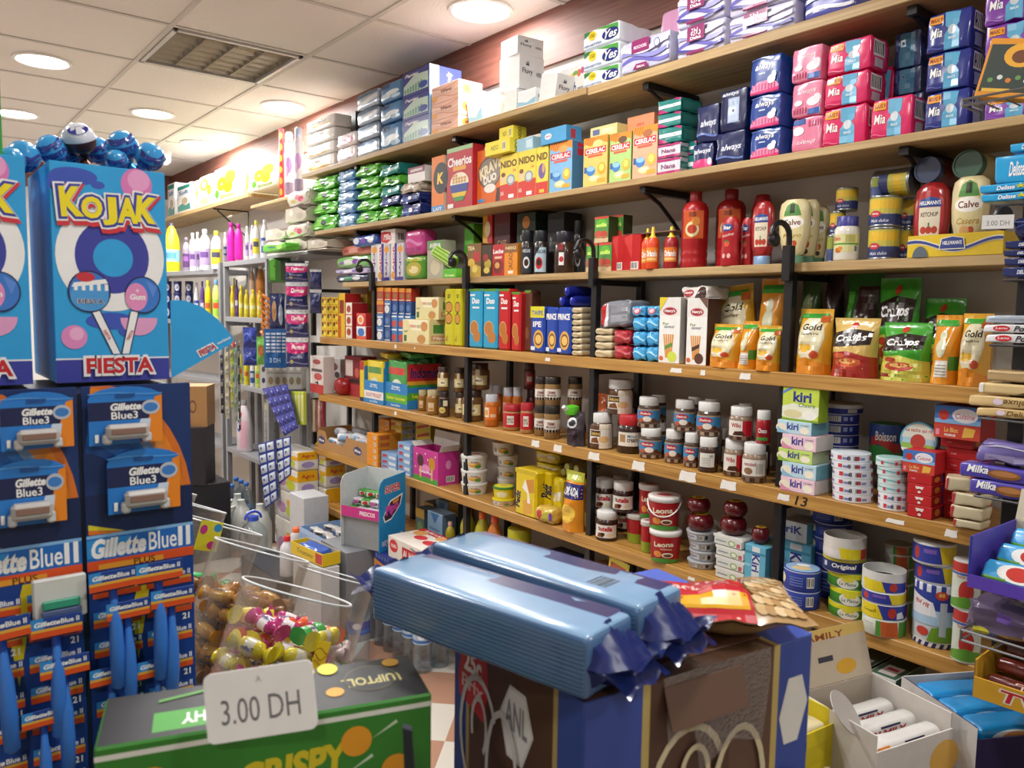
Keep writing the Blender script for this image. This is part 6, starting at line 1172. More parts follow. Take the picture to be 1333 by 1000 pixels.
prod('blue_disc','lathe','round_cheese_box','cheese',c='#2a3d96',prof=DISC,n=32,art=[R(-.57,.92,1.57,.97,'#c9cde0'),*bars(.68,.2,.9,.75,5),*[R(.2,.25+.13*i,.58,.31+.13*i,'#6a7abf')for i in range(4)],E(-.1,.5,.14,.26,'#d9d0b0')],top=[E(.5,.5,.46,.46,'#8fb0d0',24),Pg('#d9c08a',(.2,.3),(.5,.2),(.8,.4),(.6,.6),(.3,.55)),E(.5,.7,.2,.1,W)])
g='round cheese boxes'
stack('blue_disc',1024,1072,[741,767],6,'{o} of two blue round cheese boxes in front of the blue cases',dx=-.005,group=g)
stack('blue_disc',1056,1106,[662,680,700,720,741],6,'{o} of five blue round cheese boxes behind the green pile',dx=.13,group=g,jit=.6)
prod('original_tub','lathe','cheese_tub','cheese',c='#232f6a',prof=DISC,n=32,art=[R(-.57,.72,1.57,1,'#d9cf4a'),R(-.57,.0,1.57,.04,'#d9d9d2'),T('Original',.55,.42,.6,.36,W,.03,.15),R(.0,.3,.1,.6,'#cfd4e2')])
prod('green_tub_flat','lathe','cheese_tub','cheese',c='#3f8a26',prof=DISC,n=32,art=[R(-.57,.68,1.57,1,'#d6cf1e'),E(.52,.4,.26,.38,'#ddddd4'),E(.52,.62,.16,.16,'#d9cf3c'),T('La Plaine',.52,.34,.4,.22,'#3a5a24',.01,.2),R(-.57,0,1.57,.05,'#d9d9d2')])
prod('open_rim_tub','lathe','cheese_tub','cheese',c='#cfccc4',prof=[(.9,.5),(.93,.0),(1,.0),(1,1),(.96,1),(.95,.5)],n=32,art=[Pg('#d9c81e',(.48,.02),(.96,.02),(.96,.5),(.42,.56)),R(.96,.02,1.2,.5,'#b5342c'),R(-.2,.1,.4,.4,'#d9d4d2')])
vache_y=[Pg('#d9c41e',(-.1,.02),(.55,.02),(.4,.98),(-.1,.98)),Pg('#2f3a96',(.55,.02),(1.3,.02),(1.3,.98),(.4,.98)),E(.74,.5,.1,.36,'#b5342c'),T('\ufe96\ufee8\ufe92\ufea0\ufedf\ufe8d',.2,.5,.34,.3,'#5a4a14'),Pg('#d9d9de',(.86,.1),(1.1,.1),(1.0,.6),(.86,.5))]
prod('vache_disc_yellow','lathe','cheese_tub','cheese',c='#d2d2d0',prof=DISC,n=32,art=vache_y)
prod('vache_disc_blue','lathe','cheese_tub','cheese',c='#d2d2d0',prof=DISC,n=32,art=[R(-.2,.1,.75,.9,'#2f3a96'),Pg('#d9c41e',(.75,.1),(1.3,.1),(1.3,.9),(.66,.9)),E(.1,.5,.08,.3,'#b5342c'),R(.3,.55,.6,.75,'#7a5ab0')])
prod('vache_disc_green','lathe','cheese_tub','cheese',c='#c9ccc0',prof=DISC,n=32,art=[R(.36,.04,.5,.92,'#4f8a34'),Pg('#c05a2c',(.5,.04),(.9,.04),(.86,.92),(.46,.92)),R(.9,.04,1.3,.92,'#4f8a34'),*[R(.0,.2+.15*i,.3,.26+.15*i,'#b9bcae')for i in range(4)]])
prod('open_rim_vache','lathe','cheese_tub','cheese',c='#d0d0cc',prof=[(.9,.5),(.93,.0),(1,.0),(1,1),(.96,1),(.95,.5)],n=32,art=[a if a[0]!='r' else a for a in[Pg('#d9c41e',(.05,.02),(.6,.02),(.5,.56),(.0,.6)),Pg('#2f3a96',(.6,.02),(1.2,.02),(1.2,.5),(.5,.56)),E(.78,.3,.1,.22,'#b5342c')]])
stack(['open_rim_tub','original_tub','green_tub_flat','green_tub_flat','green_tub_flat'],1073,1129,[700,727,748,768,789],6,'{o} of five round tubs in the green and yellow pile',dx=-.0,group=g)
stack(['open_rim_vache','vache_disc_blue','vache_disc_yellow','vache_disc_green'],1123,1180,[742,767,783,802],6,'{o} of four round tubs in the yellow and blue pile',dx=.0,group=g)
buck=[R(-.57,.0,1.57,.1,'#e0e0e0'),*[Pg('#26306f',(-.5+.16*i,.0),(-.42+.16*i,.0),(-.38+.16*i,.08),(-.46+.16*i,.08))for i in range(13)],R(-.57,.58,1.57,1,'#2a3f96'),*[R(-.5+.2*i,.88,-.4+.2*i,1,'#dfe2ea')for i in range(10)],R(-.57,.36,1.57,.6,'#a9c9e2'),Pg('#e6e6ea',(-.1,.5),(.55,.5),(.45,.72),(-.1,.84)),T('qui rit',.2,.68,.36,.1,'#b83a34',.03,.1,-14),Pg('#6a9a2c',(.36,.1),(1.2,.1),(1.2,.28),(.8,.36),(.45,.32)),E(.25,.24,.14,.07,'#c03a2c'),E(.62,.85,.13,.07,'#c8402c'),T('88',.62,.86,.12,.06,'#e6c86a',.02),R(.6,.2,.74,.74,'#b9c6d2'),E(1.0,.52,.16,.12,'#d9c9c0')]
prod('cheese_bucket','lathe','cheese_bucket','cheese',c='#cfd6dc',prof=[(.0,0),(.98,0),(1,.02),(1,.98),(.98,1)],n=36,art=buck,top=[E(.5,.5,.47,.47,'#c9ccd0',24)])
put('cheese_bucket',1178,1240,762,6,'large round cheese bucket with striped rim',dx=-.0);z0=TOPZ[0]
stack(['vache_disc_blue','vache_disc_blue'],1184,1241,[709,735],z0,'{o} of two round tubs on the striped cheese bucket',dx=.01,group=g,shift=(9,0))
can_art=[R(-.57,.0,1.57,.9,'#c9d2c4'),R(-.57,.78,1.57,.98,'#b8322c'),T('Vache qui rit',.5,.68,.7,.08,'#b03a34',.02),E(.55,.38,.28,.24,'#b5322c'),Pg('#5f9a34',(-.2,.04),(1.2,.04),(1.2,.2),(.5,.28),(-.2,.18)),R(-.57,.72,1.57,.77,'#4a66ae')]
prod('cheese_can','lathe','cheese_tub','cheese',c='#d2d2d0',prof=DISC,n=32,art=can_art)
stack('cheese_can',1238,1275,[729,792],6,'{o} of two tall red and white round tubs at the near end',dx=.01,group=g)
stack(['vache_disc_green','vache_disc_green','vache_disc_green','vache_disc_green','vache_disc_green'],1152,1190,[710,722,740,760,782],6,'{o} of five round tubs behind the yellow and blue pile',dx=.15,group=g)
# LOWEST SHELF
BT=[(0,0),(.94,0),(1,.03),(1,.6),(.97,.67),(.86,.74),(.62,.81),(.42,.86),(.38,.88)];BC=[(.42,.875),(.46,.88),(.46,.98),(.4,1)]
juice=[R(-.57,.06,1.57,.5,'#4a8ab4'),Pg('#c9c23c',(-.2,.12),(1.2,.12),(1.2,.2),(-.2,.26)),E(.5,.34,.36,.1,'#3f7a3c'),T('Tropical',.5,.34,.5,.07,'#d9523c',.02)]
prod('juice_yellow','lathe','juice_bottle','juice',c='#b5b02a',fin='g',prof=BT,lid=BC,lc='#e0702cp',ln='cap',art=juice)
prod('juice_orange','lathe','juice_bottle','juice',c='#c8742a',fin='g',prof=BT,lid=BC,lc='#d9582cp',ln='cap',art=juice)
prod('juice_small','lathe','juice_bottle','juice',c='#b9a62c',fin='g',prof=BT,lid=BC,lc='#e0a8a0p',ln='cap')
g='juice bottles'
put('juice_yellow',599,619,662,7,'yellow juice bottle nearest the upright',dx=.06,group=g)
put('juice_yellow',616,636,667,7,'middle yellow juice bottle of the trio',dx=.04,group=g)
put('juice_orange',633,654,672,7,'orange juice bottle of the trio',dx=.02,group=g)
put('juice_small',579,592,680,7,'small yellow juice bottle with pale pink cap',dx=.06,group=g)
prod('blue_drink','box','juice_carton','juice',.08,c='#8fb0cc',sc='#5f7a94',art=[Pg('#4a76ac',(.2,.98),(.8,.98),(.5,.7)),T('Nectar',.5,.55,.7,.1,'#5a7a94'),R(0,0,1,.3,'#a9c4d6')])
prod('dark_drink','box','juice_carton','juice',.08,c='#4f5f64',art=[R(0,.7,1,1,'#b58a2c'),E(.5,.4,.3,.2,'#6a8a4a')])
g='drink cartons'
put('blue_drink',557,576,668,7,'pale blue drink carton under the magenta box',dx=.06,group=g)
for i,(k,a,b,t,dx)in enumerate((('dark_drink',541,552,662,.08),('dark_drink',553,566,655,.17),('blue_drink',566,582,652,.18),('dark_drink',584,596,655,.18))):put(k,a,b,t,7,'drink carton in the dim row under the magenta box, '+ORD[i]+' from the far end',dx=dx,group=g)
prod('yellow_lid_jar','lathe','breadstick_jar','snacks',c='#7a7a2c',fin='g',prof=[(0,0),(.96,0),(1,.03),(1,.78)],lid=[(1.05,.78),(1.06,.8),(1.06,.98),(1,1)],lc='#b5b024p',art=[Pg('#b9a43c' if i%2 else'#55591c',(-.5+.1*i,.03),(-.45+.1*i,.03),(-.38+.1*i,.76),(-.44+.1*i,.76))for i in range(20)])
put('yellow_lid_jar',662,691,690,7,'jar of sticks with a yellow lid beside the juice bottles',dx=.03)
prod('navy_case','box','chocolate_case','carton',.13,c='#1c2878',sc='#18226a',art=[R(0,.3,1,.34,'#4a58a8'),T('Fin',.4,.55,.2,.16,W)],side=[T('15',.5,.6,.2,.2,W)],tc='#0f1233')
put('navy_case',697,726,723,7,'navy carton on the lowest shelf beside the upright',dx=.02)
prod('white_sack','soft','flour_bag','flour',.12,c='#c9cbcc',fin='g',r=.4,amp=.01,art=[R(.2,.3,.8,.6,'#b0b4ba')])
put('white_sack',673,697,727,7,'white bag between the yellow-lidded jar and navy carton',dx=.01)
prod('bread_clear','soft','bread_bag','bread',.14,c='#8a5f40',fin='g',r=.45,amp=.014,art=[Pg('#c9c4c0',(0,.1),(.3,.2),(.4,.8),(0,.9)),E(.7,.5,.2,.3,'#a87a54')])
put('bread_clear',747,788,738,7,'brown bread in a clear bag past the upright',dx=.0)
prod('yellow_packet','pouch','biscuit_packet','biscuits',.03,c='#d9c83a',fin='g',art=[R(.1,.8,.9,.92,'#a8502c'),*[E(.2+.2*(i%4),.2+.14*(i//4),.06,.04,'#8a6a2c')for i in range(12)],T('COCONUT',.5,.7,.8,.08,'#6a4a1c')])
put('yellow_packet',781,806,724,SZ[7]+.02,'yellow packet propped on the lowest shelf, upper',dx=.02,tilt=9,group='yellow packets')
put('yellow_packet',770,793,740,7,'yellow packet propped on the lowest shelf, lower',dx=-.01,tilt=14,group='yellow packets')
prod('red_cream','box','cream_carton','cream',.06,c='#b02038',sc='#8a1a30',art=[E(.45,.72,.3,.12,'#2a3a6a'),T('Linea',.5,.42,.8,.2,W,.015,.1),E(.5,.1,.5,.2,'#c84a60')])
for i,(a,b,t,dx)in enumerate(((1066,1089,857,.02),(1072,1094,842,.13))):
 put('red_cream',a,b,t,7,('red cream carton with white screw cap in front' if i==0 else'red cream carton with white screw cap behind another'),dx=dx,group='red cream cartons')
 o=[o for o in bpy.data.objects if o.name.startswith('cream_carton')][-1];q=MB();hh=max(v.co.z for v in o.data.vertices);q.lathe([(.0,hh),(.016,hh),(.016,hh+.022),(0,hh+.022)],'#dcdad6p',14,ctr=(0,.03));new('screw_cap',q,o)
prod('milk_brick','box','milk_carton','milk',.17,c='#d2d5d0',sc='#2f4a3c',tc='#3f5a48',art=[Pg('#b9beba',(0,0),(.5,.5),(0,1)),Pg('#c4c8c4',(1,0),(.5,.5),(1,1)),R(.3,.62,.7,.74,'#8a4a4a'),Pg('#2a3f94',(.5,.2),(.85,.14),(.85,.24),(.5,.34))],side=[E(.3,.5,.14,.24,'#b5485a'),E(.65,.5,.14,.24,'#4f8a5a')],top=[R(.2,.1,.8,.5,'#c9c4c0'),R(.3,.3,.7,.4,'#b5303c')])
stack('milk_brick',1095,1124,[868,892],7,'{o} of two green and white milk cartons beside the red cream',dx=.0,group='green and white milk cartons')
stack('milk_brick',1131,1166,[880,908],7,'{o} of two green and white milk cartons above the biscuit boxes',dx=.0,group='green and white milk cartons')
prod('pale_green_tall','box','juice_carton','juice',.09,c='#9fae3c',art=[R(.1,.6,.9,.8,'#c9d27a'),E(.5,.35,.3,.14,'#6f8a2c'),T('ZUMO',.5,.7,.7,.08,'#4a5a1c')])
put('pale_green_tall',429,447,614,7,'tall pale green carton at the far end of the lowest shelf',dx=.12);z0=TOPZ[0]
prod('black_logo_box','box','tea_box','tea',.08,c='#c9c9c6',art=[E(.5,.5,.24,.3,K)])
put('black_logo_box',432,446,599,z0,'pale box with black emblem on the pale green carton',dx=.13)
X=2.0;Ya,Yb=y_at(414,X,.8),y_at(478,X,.8);w=abs(Ya-Yb);Ym=(Ya+Yb)/2;KR='#a97f4f'
r=bpy.data.objects.new('cardboard_tray',None);COL.objects.link(r);r.location=(X,Ym,SZ[6]);r.rotation_euler=(0,0,-PI/2);tag(r,'brown cardboard tray with emblems, heaped with white bottles','tray')
f=MB();h=.11
f.add([(-w/2,0,0),(w/2,0,0),(w/2,0,h),(w*.12,0,h),(w*.04,0,h*.5),(-w*.28,0,h*.5),(-w*.34,0,h),(-w/2,0,h)],[tuple(range(8))],KR);f.box(-w/2,w/2,.0002,.003,0,h*.48,KR,.0004)
for i,cx in enumerate((-.42,.32)):stamp(f,[E(.5,.5,.5,.3,'#3a3f6a'),Pg('#3a3f6a',(.4,.5),(.6,.5),(.5,1)),T('Mixa',.5,.5,.7,.2,W)],w*.16,h*.7,lambda x,z,l,cx=cx:(cx*w+x,-l,z+h*.12))
new('front_panel',f,r);b=MB();b.box(-w/2,-w/2+.003,.003,.22,0,h*1.1,KR,.0004);b.box(w/2-.003,w/2,.003,.22,0,h,KR,.0004);b.box(-w/2+.003,w/2-.003,.217,.22,0,h,KR,.0004);b.box(-w/2+.003,w/2-.003,.003,.217,0,.003,KR,.0004);stamp(b,[E(.5,.5,.12,.3,'#3a3f6a')],.22,h,lambda x,z,l:(w/2+l,x+.11,z));new('tray_body',b,r)
prod('white_flask','lathe','toiletry_bottle','toiletries',c='#d2d4d8',fin='p',prof=BT,lid=BC,lc='#b9bcc4p',ln='cap',art=[R(.1,.1,.9,.4,'#8fb4d6'),R(.2,.42,.8,.5,'#b8424a')])
prod('grey_flask','lathe','toiletry_bottle','toiletries',c='#9599a2',fin='p',prof=BT,lid=BC,lc='#7a7e86p',ln='cap',art=[R(.1,.1,.9,.4,'#b0b4bc')])
for i in range(15):
 rw,cl=divmod(i,5);M=Matrix.Translation((X+.035+.05*rw+.01,Ym+w*(.38-.18*cl),SZ[6]+.045+.036*(i%2)+.016*rw))@Matrix.Rotation(-1.2+.5*math.sin(i*2.3),4,'Z')@Matrix.Rotation(PI/2+.12*math.cos(i*1.7),4,'Y')
 instance('white_flask' if i<9 or i%3==0 else'grey_flask',.05,.13,M,('white' if i<9 or i%3==0 else'grey')+' toiletry bottle heaped in the cardboard tray, '+['front','middle','back'][rw]+' row, '+ORD[cl]+' along','toiletry bottles in the tray')
 # FAR END OF THE SHOP
lem=[E(.3,.5,.18,.2,'#e2cf2c'),E(.62,.62,.2,.2,'#e6d43c'),E(.55,.36,.16,.16,'#dcc820'),E(.12,.25,.08,.12,'#5f9a3c'),T('limon',.5,.14,.5,.14,'#8a9a3c')]
prod('lemon_rolls','soft','kitchen_roll_pack','kitchen rolls',.2,c='#e6e6d2',fin='g',r=.12,art=lem)
prod('kiwi_rolls','soft','kitchen_roll_pack','kitchen rolls',.2,c='#e2e6d4',fin='g',r=.12,art=[E(.4,.7,.3,.2,'#9cc23c'),E(.4,.7,.16,.12,'#d0dc9c'),E(.75,.5,.16,.16,'#d9cf3c'),E(.4,.2,.3,.12,'#c9d48a')])
prod('rabbit_rolls','soft','kitchen_roll_pack','kitchen rolls',.2,c='#e6e6e4',fin='g',r=.1,art=[R(.1,.82,.9,.94,'#2a8a7c'),T('Soft',.5,.7,.6,.14,'#3a6fa8'),Pg('#2f8a80',(.1,.08),(.9,.08),(.9,.3),(.6,.24),(.4,.34),(.1,.26)),E(.55,.4,.2,.12,'#b9a98a')])
FZ=2.395;g='kitchen roll packs'
for k,a,b,t,dx,w in(('rabbit_rolls',218,228,238,.06,'white and teal roll pack tucked behind its twin'),('rabbit_rolls',230,250,239,.02,'white and teal roll pack at the far end of the far shelf'),('kiwi_rolls',252,258,235,.04,'narrow green roll pack between the teal and kiwi packs'),('kiwi_rolls',259,277,228,.02,'kiwi patterned roll pack on the far shelf'),('lemon_rolls',279,314,214,.02,'large lemon roll pack in the middle of the far shelf'),('lemon_rolls',315,326,220,.06,'lemon roll pack half hidden between larger ones'),('lemon_rolls',327,364,207,.02,'large lemon roll pack at the near end of the far shelf')):
 put(k,a,b,t,FZ,w,dx=dx,group=g)
board(1,5.45,4.66,2.30,'pale',.02,'short grey-edged board between the far shelf and the top shelf')
prod('red_tube','lathe','foil_roll','foil',c='#c22a2a',fin='g',prof=[(0,0),(1,0),(1,1),(0,1)],art=[E(.4,.1+.16*i,.3,.05,'#e6b83c')for i in range(6)])
prod('white_can','lathe','spray_can','air freshener',c='#dcd8de',fin='p',prof=[(0,0),(1,0),(1,.8),(.7,.86)],lid=[(.7,.855),(.8,.86),(.8,.98),(.6,1)],lc='#b9c6dcp',ln='cap',art=[R(-.5,.05,1.5,.24,'#8a7a94'),E(.5,.5,.4,.12,'#b58ac0'),E(.3,.4,.2,.08,'#d0a0c4')])
put('red_tube',363,370,168,2.30,'tall narrow red and yellow roll pack before the spray cans',dx=.02)
put('white_can',371,383,172,2.30,'white spray can with purple print beside the red roll',dx=.03,group='white spray cans')
put('white_can',384,396,165,2.30,'white spray can with purple print beside the top shelf end',dx=.02,group='white spray cans')
prod('beige_nappies','soft','nappy_pack','nappies',.22,c='#c6bcaf',fin='g',r=.4,amp=.012,seed=4,art=[E(.7,.4,.16,.2,'#b5aa9c'),E(.3,.6,.1,.14,'#ddd6cc')])
prod('flower_nappies','soft','nappy_pack','nappies',.22,c='#d2cabd',fin='g',r=.4,amp=.012,seed=5,art=[E(.66,.4,.14,.2,'#c8486a'),E(.5,.55,.1,.14,'#d97a94'),E(.3,.3,.1,.12,'#c9b04a')])
new('shelf_board',slab(1.98,2.285,4.48,5.16,1.925,1.945,GREY,.001),label='grey board under the beige nappy pile',cat='shelf',group='wooden shelf boards')
g='beige nappy packs';N_=' of the pile beside the green packs'
for(a,b),ys,w in(((346,371),[297,313,329],'far column'),((373,400),[247,269,290,310,329],'middle column'),((402,427),[311,329],'near column')):
 stack(['flower_nappies' if(i==0 and len(ys)>3)or i==2 and len(ys)>3 else'beige_nappies' for i in range(len(ys))],a,b,ys,1.945,'{o} beige nappy pack, '+w+N_,dx=0,group=g,jit=1.5,X=1.99)
prod('green_wipes','soft','wipe_pack','wipes',.1,c='#5fb832',fin='g',r=.4,amp=.01,art=[T('Wipe',.4,.5,.3,.3,'#2a5a9c'),E(.75,.5,.12,.3,'#a9e06a')])
put('green_wipes',341,371,316,1.945,'green wipe pack jutting out of the beige pile',X=1.88)
prod('green_net','soft','hanging_sponge_pack','sponges',.1,c='#3c6a2c',fin='g',r=.2,amp=.006,art=[R(.1,.1,.35,.9,'#5fae3c'),R(.6,.1,.9,.9,'#2a3c24')])
prod('yellow_jug','lathe','cleaner_bottle','cleaner',c='#cfc820',fin='p',prof=[(0,0),(.95,0),(1,.02),(1,.52),(.92,.68),(.5,.88),(.24,.95)],lid=[(.24,.945),(.26,.95),(.26,.99),(.2,1)],lc='#3a3a5ap',ln='cap',art=[R(-.3,.22,1.3,.46,'#7fb0c4'),R(.1,.28,.9,.4,'#4f86a8')])
def cleaner(k,c,cap,lab,lc2):prod(k,'lathe','cleaner_bottle','cleaner',c=c,fin='p',prof=BT,lid=BC,lc=cap,ln='cap',art=[R(-.1,.12,1.1,.52,lab),R(.1,.3,.9,.44,lc2)])
cleaner('white_purple','#e0dfe2','#d9d8dcp','#b09ac4','#6a4a8a');cleaner('white_yellow','#e2e2de','#d9d24ap','#d6ca3c','#4a4a5a');cleaner('white_blue','#dfe2e6','#dcdcdcp','#3a56a0','#c9d0dc');cleaner('plum','#8a8090','#77707cp','#5a3a6a','#8a5a9a');cleaner('magenta','#d4189a','#c41890p','#d4189a','#d4189a');cleaner('yellow_gel','#d6c81e','#d9cc2cp','#c8ba18','#c05a2c');cleaner('lime_gel','#cfd86a','#6fa0c8p','#9cc24a','#d9522c');cleaner('purple_gel','#5a3a78','#5a3a78p','#6a4a88','#c9c0d0');cleaner('pink_gel','#c8486c','#8aa0c0p','#c8587a','#c8587a');cleaner('oil','#b9a818','#e0c81ep','#c8bc2c','#d9d6a0');cleaner('amber_soap','#c07a34','#d9d6ccp','#b5682c','#d99a5a');cleaner('clear_soap','#c9a888','#cfcac4p','#d9c2a8','#c9a888');cleaner('green_spray','#2f5a44','#c8342cp','#8fae6a','#3a6a9a')
g='cleaning bottles'
AT=lambda z:dict(z=z)
for k,a,b,t,z,X,w in(('yellow_jug',214,235,290,1.89,1.86,'large yellow bottle at the far end of the metal shelf'),('plum',238,248,309,1.89,1.92,'greyish plum bottle beside the large yellow one'),('white_purple',247,256,303,1.89,1.92,'white bottle with handle beside the plum bottle'),('white_purple',254,262,302,1.89,1.99,'white bottle half hidden behind the purple-labelled one'),('white_purple',260,275,298,1.89,1.93,'white bottle with the large purple label'),('white_yellow',275,290,300,1.89,1.95,'white bottle with yellow cap and label'),('white_blue',291,296,302,1.945,2.06,'thin white bottle behind the magenta ones'),('magenta',296,307,289,1.945,2.01,'first magenta bottle from the far end'),('magenta',308,319,291,1.945,2.01,'second magenta bottle from the far end'),('white_purple',319,324,294,1.945,2.06,'slim white bottle beside the magenta pair'),('white_purple',324,330,293,1.945,2.08,'slim white bottle behind the yellow-labelled one'),('white_yellow',329,339,287,1.945,2.01,'white bottle with yellow label before the nappies'),('white_blue',340,350,286,1.945,2.02,'white bottle with navy label before the nappies'),('white_blue',253,260,368,1.50,1.98,'white bottle on the second metal shelf'),('purple_gel',261,267,366,1.50,1.96,'purple bottle on the second metal shelf'),('yellow_gel',267,276,365,1.50,1.95,'yellow bottle on the second metal shelf'),('lime_gel',277,287,364,1.50,1.95,'lime bottle with blue cap on the second metal shelf'),('pink_gel',297,301,366,1.535,2.03,'thin pink bottle beside the oil bottles'),('oil',300,306,372,1.535,2.01,'oil bottle first from the grey post'),('oil',311,317.5,372,1.535,2.01,'oil bottle second from the grey post'),('oil',318,325,377,1.535,2.0,'oil bottle third from the grey post'),('oil',326,334,377,1.535,2.0,'oil bottle fourth from the grey post'),('oil',335,342,378,1.535,2.02,'oil bottle fifth from the grey post'),('purple_gel',306,311,364,1.535,2.08,'dark bottle behind the oil bottles'),('yellow_gel',303,308,362,1.535,2.15,'tall mustard bottle at the back of the oil shelf'),('clear_soap',325,333,344,1.535,2.12,'pale soap pump bottle above the oil bottles'),('amber_soap',334,346,341,1.535,2.12,'amber soap bottle above the oil bottles'),('green_spray',301,309,446,1.05,2.0,'dark green spray bottle on the third metal shelf'),('lime_gel',310,316,455,1.05,2.0,'lime bottle on the third metal shelf'),('yellow_gel',318,325,462,1.05,2.0,'yellow labelled bottle on the third metal shelf'),('white_blue',326,332,464,1.05,2.0,'white and blue bottle on the third metal shelf'),('lime_gel',333,339,464,1.05,2.0,'pale green bottle on the third metal shelf')):
 put(k,a,b,t,float(z),w,X=X,group=g)
prod('navy_pot','lathe','cleaner_tub','cleaner',c='#23285f',fin='p',prof=TUB,lid=TLID,lc='#1f2358p',art=[E(.5,.45,.34,.3,'#b9bccc'),T('OXI',.5,.45,.4,.24,'#23285f')])
for i,(a,b)in enumerate(((213,224),(226,237),(241,252))):stack('navy_pot',a,b,[366,381,396],1.50,'{o} of three navy tubs, '+('far','middle','near')[i]+' column on the metal shelf',X=(1.86,1.885,1.96)[i],group='navy tubs')
prod('laundry_bottle','lathe','laundry_bottle','detergent',c='#c9bcc0',fin='p',oval=.6,prof=[(0,0),(.96,0),(1,.03),(1,.5),(.8,.75),(.4,.88),(.32,.9)],lid=[(.34,.895),(.36,.9),(.36,.99),(.3,1)],lc='#8f8a90p',ln='cap',art=[E(.45,.5,.3,.12,'#2f4a9a'),E(.45,.5,.2,.07,'#c9d0e6'),R(.5,.08,.95,.6,'#d6a6b4'),R(.3,.68,.6,.76,'#b5423c')])
put('laundry_bottle',306,332,521,.552,'large pale pink laundry bottle low on the metal shelf',X=2.0)
prod('grey_sack','pouch','bin_bag_roll','bin bags',.12,c='#8d8c8a',fin='g',stand=True,amp=.01,art=[R(.1,.1+.1*i,.9,.12+.1*i,'#7a7977')if i else R(.1,.7,.6,.85,'#b5b48a')for i in range(6)])
put('grey_sack',333,354,506,.55,'grey ribbed bag standing beside the laundry bottle',X=2.03,turn=True)
prod('cleaner_box','box','bulb_box','box',.12,c='#b5b3ae',art=[*[E(.1+.2*i,.3,.07,.14,'#8a7a5a')for i in range(5)],R(0,.55,1,.6,'#8f8d88'),*[E(.1+.2*i,.78,.07,.12,'#e0ddd4')for i in range(5)]])
put('cleaner_box',349,394,470,1.07,'silvery box with bulb pictures behind the hanging sachets',X=2.05,turn=True)
prod('white_box_slim','box','bulb_box','box',.08,c='#d6d5d2',art=[E(.5,.3,.24,.1,'#3a3a70'),E(.5,.7,.24,.1,'#55555c')])
put('white_box_slim',338,347,470,1.05,'slim white box beside the silvery box',X=2.02,turn=True)
prod('kraft_box','box','cardboard_box','cardboard box',.2,c='#9c7446',sc='#86623a',art=[E(.45,.5,.14,.16,'#5a3f2a'),E(.45,.5,.1,.11,'#9c7446')])
prod('dark_tray','box','sweet_carton','sweets',.25,c='#17151a',tc='#3a2c34',top=[E(.2+.2*(i%4),.3+.4*(i//4),.09,.14,('#c9b0b8','#4f8a4a','#d9d6d2','#a8484f')[i%4])for i in range(8)])
put('dark_tray',236,268,557,.5,'black carton with bright packets on top, behind the far water bottles',X=1.45,turn=True);put('kraft_box',237,270,503,TOPZ[0],'brown cardboard box standing on the black carton',X=1.47,turn=True)
new('crate',slab(1.28,1.68,5.0,5.95,.002,.499,'#1b1b1fp',.004),label='black crate on the floor under the black carton',cat='crate')
def hang(name,label,cat,x0,x1,rows,X,cols_,art,group=None,d=.02,top='#d9d9dc'):
 """a strip of sachets hung from a clip: each sachet a part"""
 xm=(x0+x1)/2;z1=z_at(rows[0],X,y_at(xm,X,1.4));Ym=y_at(xm,X,1.4);w=(x1-x0)*(.618*X+.78*Ym)/F*1.03
 r=bpy.data.objects.new(name,None);COL.objects.link(r);r.location=(X,Ym,z1);r.rotation_euler=(0,0,-PI/2+math.atan2(Ym,X)*.85);tag(r,label,cat,group);new('hook',MB().tube([(0,0,-.004),(0,.003,.02),(0,.03,.03),(0,.06,.028)],.0015,'#55565ap',5),r)
 for i,(a,b)in enumerate(zip(rows,rows[1:])):
  za,zb=z_at(a,X,Ym)-z1,z_at(b,X,Ym)-z1
  q=MB();q.merge(b_pouch(w,d,(za-zb)*.995,dict(c=cols_[i%len(cols_)],art=art,fin='g',seed=i*2.0))[0][1],Matrix.Translation((0,0,zb)));new('sachet',q,r,'g')
 return r
sach=[R(0,.82,1,.97,'#cfcfd2'),Pg('#c82a74',(0,.52),(1,.52),(1,.8),(0,.8)),E(.5,.54,.48,.1,'#c82a74'),T('Delmas',.55,.66,.6,.16,W,.02,.2),T('champu',.5,.32,.6,.12,'#a9b0d8',.01,.3),E(.26,.18,.08,.07,'#c9b83c'),*wave('#8a94c8',.14,.03,.015)]
hang('hanging_sachet_strip','strip of four navy and pink sachets hanging before the last upright','sachets',373,401,[342,366,402,438,478],1.90,['#1d2560'],sach,'sachet strips',.05)
hang('hanging_sachet_strip','strip of navy sachets hanging behind the navy and pink strip','sachets',404,419,[350,376,408],1.95,['#20285a'],[R(0,.85,1,.98,'#b9b9bc')],'sachet strips',.04)
hang('hanging_razor_strip','dark blue packets hanging beside the pink sachet strip','razors',352,371,[382,428],1.92,['#1d2f66'],[E(.3,.5,.16,.3,'#b58a5a'),E(.75,.4,.14,.3,'#b9c6dc'),R(.45,0,.55,1,'#17234c')],None,.03)
hang('hanging_sachet_card','blue card of small printed sachets under the dark blue packets','sachets',344,372,[428,479],1.90,['#1f5a9a'],[*[R(.08+.25*(i%4),.4+.09*(i//4),.28+.25*(i%4),.45+.09*(i//4),'#b9c6d8')for i in range(24)],T('2 DH',.5,.2,.5,.12,'#9fc4e6')],None,.015)
hang('hanging_snack_strip','crumpled royal blue strip hanging beside the orange brushes','snacks',317,334,[426,452,476],1.88,['#27388f'],[*wave('#5a6ac0',.5,.2,.05)],None,.04)
hang('hanging_snack_strip','light green strip hanging beside the blue card','snacks',334,346,[438,475],1.9,['#6fae4a'],[E(.5,.5,.3,.2,'#b5643c')],None,.03)
br=MB()
